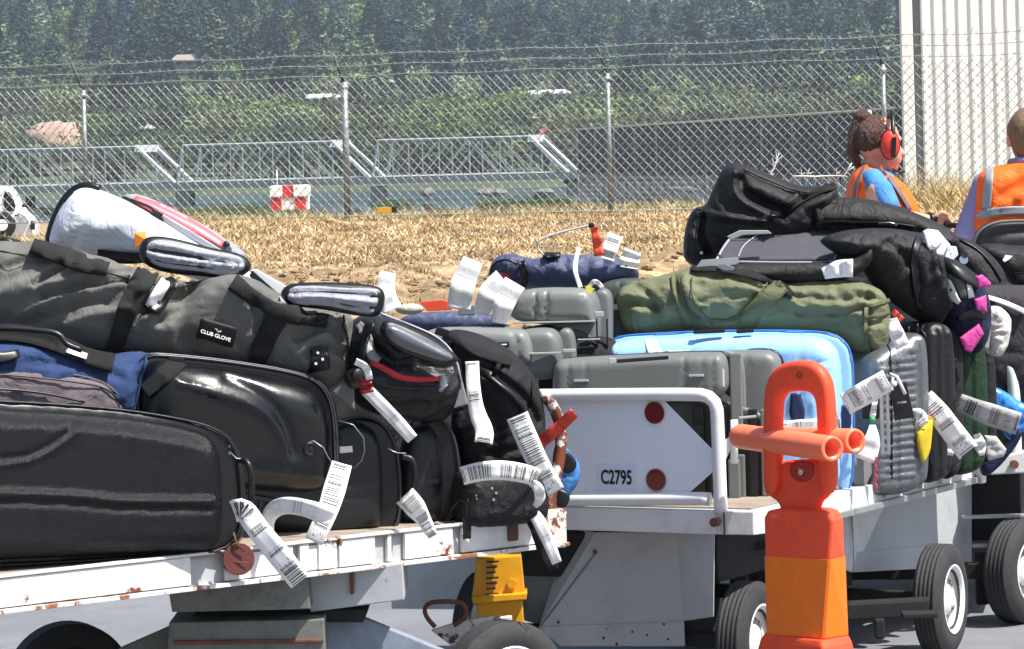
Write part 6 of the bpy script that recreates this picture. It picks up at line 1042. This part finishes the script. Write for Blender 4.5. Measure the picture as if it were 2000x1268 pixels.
tag('white band tag curling down past the bag corner above the silver case', [(1744, 622, 12.5), (1750, 650, 12.48), (1764, 678, 12.48)], [16, 30, 28], m=faint); tag('short red tab above the white band tag', [(1744, 608, 12.52), (1762, 626, 12.52)], [12, 14], m=mat('strap_red', '#d84a2c'))
tag('folded white paper sticking out of the charcoal flat suitcase', [(1608, 535, 12.6), (1640, 524, 12.6), (1666, 524, 12.6)], [22, 34, 36], m=faint)
T = Thing('leather_tag', 'black rectangular luggage tag hanging from the black suitcase', 'luggage tag', P(1755, 750, 12.5)); T.bm('tag_body', ext([P(x, y, 12.5) for x, y in ((1738, 752), (1770, 746), (1786, 815), (1748, 822))], (0, .008, 0), .003), rub); T.add('tag_loop', *tube([P(x, y, 12.48) for x, y in ((1740, 752), (1744, 738), (1738, 730), (1752, 736), (1768, 770))], .006, 6), wcl); obj3(T, 'white_ball', sph(P(1746, 750, 12.47), .011, k=12, l=8), wcl, smooth=True); T.bm('tag_print', ext([P(x, y, 12.492) for x, y in ((1752, 785), (1770, 783), (1771, 787), (1753, 789))], (0, .002, 0), 0), mat('print_grey', '#8a8a8a'))
tag('broad white printed tag hanging across the green suitcase', [(1806, 775, 12.75), (1828, 800, 12.72), (1856, 838, 12.7), (1892, 884, 12.72)], [36, 44, 46, 46]); tag('second paper end dangling beside the broad white tag', [(1852, 840, 12.76), (1858, 870, 12.76), (1856, 890, 12.76)], [16, 16, 12], m=faint); tag('grey printed tag stretching right with black bars at its end', [(1872, 785, 12.9), (1920, 806, 12.85), (1990, 828, 12.85)], [34, 44, 44], m=tagmat('grey_bar_tag', 21.0, '#a6a6a4', .45))
tag('star folded white tag left of the yellow strap', [(1772, 818, 12.7), (1796, 812, 12.68), (1806, 830, 12.68)], [30, 34, 18]); tag('bright white tag fold near the corner of the middle cart', [(1908, 848, 12.9), (1914, 870, 12.9), (1918, 890, 12.9)], [14, 26, 10], m=faint)
T = Thing('yellow_strap', 'yellow cloth tag strap hanging on the black suitcases', 'strap', P(1805, 900, 12.7)); Slab(T, 'cloth', [(1788, 848), (1800, 836), (1822, 812), (1820, 850), (1816, 885), (1802, 908), (1796, 890)], Plane(1805, 12.7, 20), .012, .01, mat('yellow_cloth', '#c9b01a', rough=.6, var=.2, vs=20), R=.015, sm=1, n=60, grid=.01); T.bm('orange_ribbon', ext([P(x, y, 12.72) for x, y in ((1808, 812), (1824, 818), (1822, 840), (1806, 832))], (0, .01, 0), .001), mat('tab_orange', '#f08a1c'))
T = Thing('orange_strap', 'rust orange strap hanging on the green suitcase', 'strap', P(1838, 880, 12.85)); T.bm('webbing', ext([P(x, y, 12.85) for x, y in ((1832, 830), (1842, 832), (1846, 870), (1838, 898), (1830, 880))], (0, .01, 0), .002), mat('rust_orange_cloth', '#a8451c', rough=.6))
T = Thing('red_white_cord', 'red and white twisted cord dangling below the silver ribbed case', 'cord', P(1714, 950, 12.4)); vs, fs = tube([P(1710+2*math.sin(t*.9), 892+t*2.6, 12.4) for t in range(26)], [.005 if t % 2 else .003 for t in range(26)], 6); T.add('cord', vs, fs, mat('cord_red', '#b83a4a', rough=.6, rust=.5, rcol='#e0d8d4', rs=60))
T = Thing('clear_wrap', 'crumpled clear grey plastic wrap at the corner of the middle cart', 'plastic wrap', P(1940, 880, 13.0)); Slab(T, 'film', [(1922, 850), (1946, 852), (1966, 878), (1960, 892), (1930, 900), (1922, 880)], Plane(1940, 13.0, 0), .012, .01, mat('clear_film', '#a9aaa8', rough=.3, var=.15, vs=20), R=.03, sm=0, n=60, wr=(.01, 20, 0, 2), grid=.01)
# rear cart bags
T = Thing('black_bag', 'big black bag with grey curved zip at the right edge on the rear cart', 'bag', P(1930, 600, 13.8), 'black bags on the rear cart'); pl = Plane(1930, 14.0, 0)
Rb2 = Slab(T, 'bag_body', [(1846, 500), (1852, 470), (1866, 460), (1900, 470), (1940, 500), (1962, 530), (1970, 560), (2080, 570), (2080, 640), (1930, 640), (1900, 600)], pl, .12, .12, fchar if 0 else fblk2, R=.1, n=120, grid=.013, wr=(.008, 6, -30, 2)); sline(Rb2, 'zip', [(1870, 466), (1910, 486), (1940, 520), (1955, 548)], .005, rub, .003)
T = Thing('black_bag', 'black bag with a small white mark beside the driver at the right edge', 'bag', P(1980, 540, 14.0), 'black bags on the rear cart'); Rb3 = Slab(T, 'bag_body', [(1900, 480), (1940, 474), (1990, 482), (2080, 470), (2080, 600), (1990, 600), (1960, 560)], Plane(1980, 14.2, 0), .1, .1, fblk2, R=.09, n=100, wr=(.010, 6, 20, 2)); T.bm('white_mark', ext([Rb3.pt(x, y, .006) for x, y in ((1958, 508), (1964, 498), (1978, 500), (1972, 506), (1962, 512))], (0, .002, 0), 0), wcl)
T = Thing('grey_backpack', 'dark grey backpack with a white piped edge at the right edge', 'backpack', P(1970, 680, 13.7)); pl = Plane(1970, 13.8, 0); Gb = Slab(T, 'bag_body', [(1890, 560), (1930, 555), (2080, 560), (2080, 760), (1930, 760), (1900, 700)], pl, .1, .1, fabric('dark_taupe', '#39363a', bump=.3), R=.08, n=100, wr=(.01, 6, 10, 2)); strap(Gb, 'white_piping', [(1926, 580), (1960, 590), (2004, 610)], [9, 10, 10], wcl, off=.02, n=14)
T = Thing('clear_plastic_bag', 'clear plastic bag with white and red contents above the bent white rail', 'plastic bag', P(1955, 680, 13.5)); Slab(T, 'bag_body', [(1926, 600), (1948, 596), (1968, 610), (1978, 630), (1966, 690), (1936, 700), (1926, 660)], Plane(1950, 13.5, 0), .03, .04, mat('milky_plastic', '#c9c2bc', rough=.35, var=.12, vs=16, rust=.12, rcol='#c85048', rs=20), R=.06, sm=1, wr=(.022, 14, 60, 2), n=80, grid=.010)
T.bm('dangling_tab', ext([P(x, y, 13.4) for x, y in ((1926, 660), (1936, 640), (1930, 690), (1922, 722), (1914, 720))], (0, .004, 0), .001), MC['clear_film'])
T = Thing('blue_jacket', 'bright blue shiny jacket hanging off the rear cart', 'jacket', P(1960, 800, 13.45)); Slab(T, 'cloth', [(1924, 780), (1932, 752), (1960, 762), (2000, 790), (2040, 800), (2040, 850), (2000, 838), (1976, 860), (1958, 850), (1960, 820), (1930, 812)], Plane(1960, 13.45, 0), .03, .03, mat('blue_nylon', '#2f7fd0', rough=.3, var=.2, vs=10), R=.03, wr=(.014, 12, 40, 2), n=90, grid=.011, sm=1)
T = Thing('navy_bag', 'dark navy cloth hanging under the blue jacket at the corner', 'bag', P(1930, 900, 13.4)); Slab(T, 'cloth', [(1912, 880), (1960, 880), (1990, 830), (2000, 850), (1960, 905), (1925, 935), (1912, 920)], Plane(1930, 13.42, 0), .02, .02, nvc, R=.02, n=60, wr=(.01, 12, 40, 2)); T = Thing('black_case', 'black case seen through the bent white rail of the rear cart', 'case', P(1950, 860, 13.9)); Slab(T, 'body', [(1890, 720), (1960, 726), (2060, 760), (2060, 900), (1890, 900)], Plane(1950, 13.9, 0), .05, .1, blk2, R=.04, wall=.2, n=80, grid=.03)
# black load deeper on both carts, seen between the bags
T = Thing('black_bag', 'dark bag deep in the pile behind the upright hard cases', 'bag', P(700, 1000, 11.6)); Slab(T, 'bag_body', [(240, 660), (640, 640), (900, 660), (1020, 720), (1040, 940), (980, 1010), (560, 1050), (240, 1000)], Plane(640, 11.95, 25), .16, .12, fblk, R=.14, n=120, grid=.03, wr=(.02, 5, 20, 2))
T = Thing('black_bag', 'dark bag deep in the pile below the black duffels', 'bag', P(1600, 600, 13.5)); Slab(T, 'bag_body', [(1360, 480), (1600, 450), (1800, 470), (1890, 560), (1900, 860), (1800, 900), (1400, 900)], Plane(1640, 13.55, 20), .1, .1, fblk, R=.1, n=120, grid=.03, wr=(.02, 5, 20, 2))
# ================================================================ TUG AND PEOPLE
skin = mat('skin', '#d79a80', rough=.5, var=.06, vs=12, sss=.12, spec=.4); hairm = mat('brown_hair', '#4e3022', rough=.42, var=.7, vs=40, stretch=(4, 4, 1.0), bump=.9, bs=60); hair2 = mat('fair_brown_hair', '#7a6044', rough=.5, var=.35, vs=40, stretch=(4, 4, .6), bump=.6, bs=140)
orng = fabric('hi_vis_orange', '#f2661a', rough=.6, bump=.15, bs=200, var=.08); refl = mat('reflective_tape', '#8c9094', rough=.35, var=.06); bluesh = fabric('blue_shirt', '#4a86c4', bump=.15, bs=300, rough=.8); lil = fabric('lilac_shirt', '#8d88b4', bump=.2, bs=200, rough=.8)
vinyl = mat('black_vinyl', '#121214', rough=.4, var=.15, bump=.1, bs=60)
def body(T, name, parts, m, vox=.006, sm=5, parent=None): V, Fs = remeshed(parts, vox, sm); return T.add(name, V, Fs, m, parent)
D0 = 15.8; S0 = D0/F
def Q(x, y, dd=0): return P(x, y, D0)+Vector((0, dd, 0))
WOM = Thing('person', 'woman in orange vest and red ear defenders facing right, brown hair tied back', 'person', Q(1715, 560), 'ramp workers riding on the tug')
k = S0
parts = [sph(Q(1713, 272), 44*k, 36*k, 46*k), sph(Q(1736, 297), 24*k, 27*k, 36*k), cap_(Q(1738, 322), Q(1747, 326), 14*k, 8*k), cap_(Q(1754, 284), Q(1764, 301), 3.5*k, 5*k), sph(Q(1757, 311), 5*k, 8*k, 3.2*k), sph(Q(1756, 317), 4.6*k, 7*k, 3*k), sph(Q(1752, 272), 9*k, 20*k, 7*k), sph(Q(1745, 303, -.035), 10*k, 8*k, 12*k), cap_(Q(1708, 315), Q(1712, 356), 22*k, 24*k), sph(Q(1733, 286, -.083), 8*k, 5*k, 13*k),
    cap_(Q(1712, 385), Q(1715, 500), 50*k, 52*k), cap_(Q(1708, 378, -.15), Q(1712, 378, .15), 26*k, 26*k), cap_(Q(1706, 372, -.185), Q(1722, 425, -.22), 20*k, 16*k), cap_(Q(1722, 425, -.22), Q(1778, 424, -.16), 15.5*k, 12*k), cap_(Q(1778, 424, -.16), Q(1812, 429, -.12), 12*k, 9.5*k),
    cap_(Q(1712, 372, .185), Q(1740, 430, .2), 20*k, 16*k), cap_(Q(1740, 430, .2), Q(1815, 430, .1), 15*k, 10*k),
    cap_(Q(1716, 520, -.09), Q(1880, 530, -.12), 38*k, 28*k), cap_(Q(1716, 520, .09), Q(1880, 530, .12), 38*k, 28*k), cap_(Q(1880, 530, -.12), Q(1890, 700, -.12), 26*k, 18*k), cap_(Q(1880, 530, .12), Q(1890, 700, .12), 26*k, 18*k)]
hp = [sph(Q(1826, 430, -.11), 15*k, 7*k, 11*k)]
for i, (a, b, c) in enumerate((((1834, 422), (1846, 424), (1852, 434)), ((1837, 427), (1850, 431), (1853, 441)), ((1836, 432), (1848, 438), (1849, 447)), ((1832, 437), (1843, 444), (1842, 451)))):
    z_ = -.115+.008*i; hp += [cap_(Q(*a, z_), Q(*b, z_), 4.4*k, 4*k), cap_(Q(*b, z_), Q(*c, z_), 4*k, 3.4*k)]
hp += [cap_(Q(1820, 422, -.13), Q(1833, 414, -.135), 4.8*k, 4.2*k), cap_(Q(1833, 414, -.135), Q(1843, 418, -.13), 4.2*k, 3.5*k)]
body(WOM, 'body', parts+hp, skin, .0052, 3)
hr = [sph(Q(1708, 268), 42*k, 38*k, 44*k), sph(Q(1701, 284), 24*k, 30*k, 25*k), sph(Q(1686, 228), 19*k, 17*k, 15*k), cap_(Q(1676, 240), Q(1667, 264), 13*k, 11*k), cap_(Q(1667, 264), Q(1664, 296), 10*k, 12*k), cap_(Q(1665, 298), Q(1676, 326), 12*k, 6*k), cap_(Q(1722, 238), Q(1746, 254), 10*k, 6*k), cap_(Q(1746, 254), Q(1752, 264), 6*k, 3*k)]
hv, hf = remeshed(hr, .0042, 2); hv = [v+Vector((.7, -.7, .3))*(.006*noise.noise(Vector((v.x*75+v.z*30, v.y*70, v.z*18)))+.006*noise.noise(Vector((v.x*190+v.z*60, v.y*150, v.z*30)))) for v in hv]; WOM.add('hair', hv, hf, hairm); obj3(WOM, 'hair_clip', sph(Q(1696, 221, -.01), 7*k, 6*k, 6*k, k=12, l=8), mat('clip_pearl', '#dcdcdc', rough=.3), smooth=True)
red = mat('ear_defender_red', '#d8382a', rough=.35, var=.04); E = obj3(WOM, 'ear_defender', sph(Q(1733, 283, -.115), 18*k, 11*k, 28*k), red, smooth=True); obj3(WOM, 'ear_defender', sph(Q(1733, 283, .1), 18*k, 11*k, 28*k), red, smooth=True)
WOM.add('ear_cushion', *sph(Q(1734, 283, -.092), 20*k, 7*k, 30*k), rub, E); WOM.add('headband', *tube([Q(1738+2*math.sin(t), 281-62*math.sin(t)-0, -.128*math.cos(t)) for t in [i*math.pi/20 for i in range(21)]], .011, 8), rub, E); WOM.bm('cup_bracket', bbox(*box(Q(1739, 288, -.142), (.010, 0, 0), (0, .004, 0), (.004, 0, .045)), bev=.003), rub, E)
WOM.add('microphone', *tube([Q(x, y, -.06) for x, y in ((1740, 330), (1752, 337), (1764, 333))], [.004, .004, .009], 8), rub)
WOM.add('collar', *tube([Q(1712+24*math.cos(t)*1.0+4*math.sin(t), 345+10*math.cos(t)*1.0, -.075*math.sin(t)) for t in [i*math.pi/10 for i in range(20)]], .014, 8, closed=True), lil)
pl = Plane(1720, D0-.0, 0); VS = Slab(WOM, 'vest', [(1648, 470), (1650, 400), (1656, 350), (1678, 322), (1700, 318), (1722, 334), (1760, 350), (1790, 394), (1800, 420), (1798, 470)], pl, .17, .17, orng, R=.13, p=2.3, n=120, grid=.014, wr=(.010, 9, 70, 2), creases=[([(1660, 350), (1655, 420)], .01, .02)])
strap(VS, 'reflective_band', [(1690, 322), (1676, 350), (1668, 380), (1672, 420)], [7, 8, 8], mat('vest_binding', '#6b5560', rough=.6), off=.01, n=18); strap(VS, 'reflective_band', [(1736, 345), (1756, 372), (1778, 410)], [8, 8], MC['vest_binding'], off=.008, n=14)
body(WOM, 'shirt_sleeve', [cap_(Q(1700, 350, -.12), Q(1712, 372, -.18), 22*k, 25*k), cap_(Q(1712, 372, -.18), Q(1726, 398, -.215), 25*k, 21*k), sph(Q(1694, 344, -.08), 22*k, 20*k, 16*k)], bluesh, .007, 6); WOM.bm('arm_band', bbox(*box(Q(1745, 418, -.20), (.045, 0, -.01), (0, .05, 0), (.008, 0, .036)), bev=.02), nvc); body(WOM, 'shirt_body', [cap_(Q(1712, 372), Q(1715, 500), 46*k, 56*k)], bluesh, .012, 3)
WOM.add('wrist_band', *tube([Q(1806, 426, -.125), Q(1820, 429, -.115)], .0285, 14), rub); body(WOM, 'trousers', [cap_(Q(1716, 510), Q(1716, 525), 56*k, 50*k)]+[cap_(Q(1716, 522, s*.09), Q(1880, 530, s*.12), 44*k, 33*k) for s in (-1, 1)]+[cap_(Q(1880, 530, s*.12), Q(1890, 690, s*.12), 32*k, 24*k) for s in (-1, 1)], mat('navy_trousers', '#1a1e2c', rough=.8), .014, 3)
# driver
D0 = 15.5; k = D0/F
MAN = Thing('person', 'man in orange vest seen from behind at the right edge, cut by the frame', 'person', Q(2010, 560), 'ramp workers riding on the tug')
parts = [sph(Q(2010, 262), 40*k, 44*k, 48*k), sph(Q(2010, 288, .02), 32*k, 36*k, 34*k), cap_(Q(2010, 300), Q(2010, 345), 27*k, 30*k), sph(Q(1970, 276), 5*k, 9*k, 13*k), sph(Q(2050, 276), 5*k, 9*k, 13*k), cap_(Q(2010, 380), Q(2010, 500), 62*k, 60*k), cap_(Q(1938, 358), Q(2082, 358), 30*k, 30*k), cap_(Q(1930, 362), Q(1896, 450, .05), 24*k, 18*k), cap_(Q(2090, 362), Q(2120, 450, .05), 24*k, 18*k), cap_(Q(1896, 450, .05), Q(1890, 462, .28), 17*k, 11*k), cap_(Q(2120, 450, .05), Q(2100, 462, .28), 17*k, 11*k), sph(Q(1890, 462, .34), 9*k, 22*k, 12*k), sph(Q(2100, 462, .34), 9*k, 22*k, 12*k),
    cap_(Q(1980, 520), Q(1970, 530, .42), 38*k, 28*k), cap_(Q(2040, 520), Q(2050, 530, .42), 38*k, 28*k), cap_(Q(1970, 530, .42), Q(1968, 690, .45), 26*k, 18*k), cap_(Q(2050, 530, .42), Q(2050, 690, .45), 26*k, 18*k), sph(Q(2010, 272, .11), 6*k, 9*k, 10*k)]
for s in (1890, 2100):
    for i in range(4): parts += [cap_(Q(s-8+i*5, 458, .38), Q(s-8+i*5, 460, .43), 4*k, 3.6*k), cap_(Q(s-8+i*5, 460, .43), Q(s-8+i*5, 472, .44), 3.8*k, 3.2*k)]
    parts.append(cap_(Q(s+(10 if s < 2000 else -10), 460, .32), Q(s+(14 if s < 2000 else -14), 466, .37), 4.4*k, 3.8*k))
body(MAN, 'body', parts, skin, .0065, 3)
hv, hf = remeshed([sph(Q(2010, 258, -.006), 43*k, 47*k, 50*k), sph(Q(2010, 284, -.035), 35*k, 30*k, 32*k)], .007, 3); hv = [v+Vector((.6, -.6, .2))*.009*noise.noise(Vector((v.x*110, v.y*110, v.z*30))) for v in hv]; MAN.add('hair', hv, hf, hair2)
MAN.add('collar', *tube([Q(2010+36*math.cos(t), 318-5*math.sin(t), -.08*math.sin(t)) for t in [i*math.pi/10 for i in range(20)]], .017, 8, closed=True), lil)
pl = Plane(2010, D0-.02, 0); VM = Slab(MAN, 'vest', [(1902, 470), (1904, 400), (1905, 352), (1918, 332), (1960, 322), (1985, 314), (2035, 314), (2060, 322), (2100, 332), (2115, 352), (2116, 470)], pl, .13, .13, orng, R=.09, p=2.3, n=130, grid=.014, wr=(.010, 7, 60, 2), creases=[([(1950, 380), (2000, 350)], -.012, .02), ([(1950, 400), (2020, 372)], .01, .02)])
for x in ((1933, 328, 1930, 370, 1926, 408), (2087, 328, 2090, 370, 2094, 408)): strap(VM, 'reflective_band', [(x[0], x[1]), (x[2], x[3]), (x[4], x[5])], [16, 17, 18], refl, off=.005, n=14)
strap(VM, 'reflective_band', [(1908, 420), (1960, 412), (2010, 411), (2110, 420)], [17, 17], refl, off=.005, n=24)
body(MAN, 'shirt_sleeve', [cap_(Q(1926, 362), Q(1892, 448, .04), 28*k, 24*k), cap_(Q(1892, 448, .04), Q(1880, 475, .12), 23*k, 20*k)], lil, .008, 4); body(MAN, 'shirt_sleeve', [cap_(Q(2094, 362), Q(2128, 448, .04), 28*k, 24*k)], lil, .008, 4)
body(MAN, 'trousers', [cap_(Q(2010, 505), Q(2010, 520), 58*k, 56*k)]+[cap_(Q(2010+s*30, 520), Q(2010+s*40, 530, .42), 44*k, 33*k) for s in (-1, 1)]+[cap_(Q(2010+s*40, 530, .42), Q(2010+s*42, 680, .45), 32*k, 24*k) for s in (-1, 1)], MC['navy_trousers'], .014, 3)
TG = Thing('baggage_tug', 'baggage tug mostly hidden by the bags, with the black curved seat back of the driver', 'tug', Vector((2.0, 16.2, 0)))
sb = Slab(TG, 'seat_back', [(1896, 520), (1898, 470), (1908, 448), (1930, 434), (1960, 429), (2060, 429), (2100, 440), (2122, 470), (2124, 520)], Plane(2010, 15.28, 0), .05, .04, vinyl, R=.04, n=120, grid=.016, creases=[([(1920, 500), (1924, 470), (1944, 455), (2000, 450), (2080, 452)], -.02, .02)])
sline(sb, 'edge_piping', [(1900, 500), (1902, 470), (1915, 448), (1940, 435), (1970, 431), (2060, 431)], .006, mat('seat_edge', '#6a6a6a', rough=.4), .006)
TG.bm('seat_cushion', bbox(*box((2.25, 15.75, .82), (.26, 0, 0), (0, .26, 0), (0, 0, .06)), bev=.03), vinyl); TG.bm('seat_cushion', bbox(*box((1.68, 16.0, .82), (.26, 0, 0), (0, .26, 0), (0, 0, .06)), bev=.03), vinyl)
tgm = mat('tug_paint', '#c9c9c4', rough=.4, dirt=.2, rust=.1); TG.bm('chassis', bbox(*box((2.05, 16.6, .5), (.7, 0, 0), (0, 1.1, 0), (0, 0, .24)), bev=.04), tgm); TG.bm('bonnet', bbox(*box((2.05, 17.4, .85), (.6, 0, 0), (0, .35, 0), (0, 0, .13)), bev=.05), tgm)
for x in (1.4, 2.7):
    for y in (15.9, 17.3): wheel(TG, Vector((x, y, .26)), (-1 if x < 2 else 1, 0, 0), .26, .16)
TG.add('steering_wheel', *tube([Vector((2.22+.17*math.cos(t), 16.62+.1*math.sin(t), 1.18+.1*math.sin(t))) for t in [i*math.pi/12 for i in range(24)]], .014, 8, closed=True), rub); TG.add('steering_column', *tube([Vector((2.22, 16.62, 1.18)), Vector((2.22, 17.1, .9))], .03, 8), rub)
TG.bm('grab_bar', bbox(*box(P(1858, 440, 15.7), (.035, 0, -.004), (0, .03, 0), (0, 0, .012)), bev=.006), rub)
# ================================================================ CAMERA AND LIGHT
cam = bpy.data.cameras.new('camera'); co = bpy.data.objects.new('camera', cam); COL.objects.link(co); bpy.context.scene.camera = co
cam.sensor_width = 36; cam.lens = F/2000*36; cam.shift_y = -(634-HY)/2000; cam.clip_end = 8000; cam.clip_start = .5
co.matrix_world = Matrix(((cT, sT, 0, 0), (0, 0, -1, 0), (-sT, cT, 0, CH), (0, 0, 0, 1)))
EL, AZ = R_(60), R_(-30)   # azimuth measured from +x
sd = Vector((math.cos(EL)*math.cos(AZ), math.cos(EL)*math.sin(AZ), math.sin(EL)))
sl = bpy.data.lights.new('sun', 'SUN'); sl.energy = 5; sl.angle = R_(.55); sl.color = (1, .955, .9)
so = bpy.data.objects.new('sun', sl); COL.objects.link(so); so.rotation_euler = (-sd).to_track_quat('-Z', 'Y').to_euler(); so.location = (0, 0, 50)
w = bpy.data.worlds.new('World'); bpy.context.scene.world = w; w.use_nodes = True; N = w.node_tree.nodes; L = w.node_tree.links
sk = N.new('ShaderNodeTexSky'); sk.sky_type = 'NISHITA'; sk.sun_disc = False; sk.sun_elevation = EL; sk.sun_rotation = math.atan2(sd.x, sd.y); sk.dust_density = 2; sk.air_density = 1
L.new(sk.outputs[0], N['Background'].inputs[0]); N['Background'].inputs[1].default_value = .095
vsx = bpy.context.scene.view_settings; vsx.view_transform = 'Standard'; vsx.look = 'None'; vsx.gamma = 1; vsx.exposure = .85

# air: haze box round the scene
hb = struct('haze', *box((0, 1240, 70), (1700, 0, 0), (0, 1280, 0), (0, 0, 76)), None or bpy.data.materials.new('haze_air'), kind='stuff', smooth=False)
hm = hb.data.materials[0]; hm.use_nodes = True; N = hm.node_tree.nodes; N.remove(N['Principled BSDF']); pv = N.new('ShaderNodeVolumePrincipled'); pv.inputs['Density'].default_value = .00017; pv.inputs['Color'].default_value = (.74, .86, 1, 1); pv.inputs['Anisotropy'].default_value = .2
hm.node_tree.links.new(pv.outputs[0], N['Material Output'].inputs['Volume'])
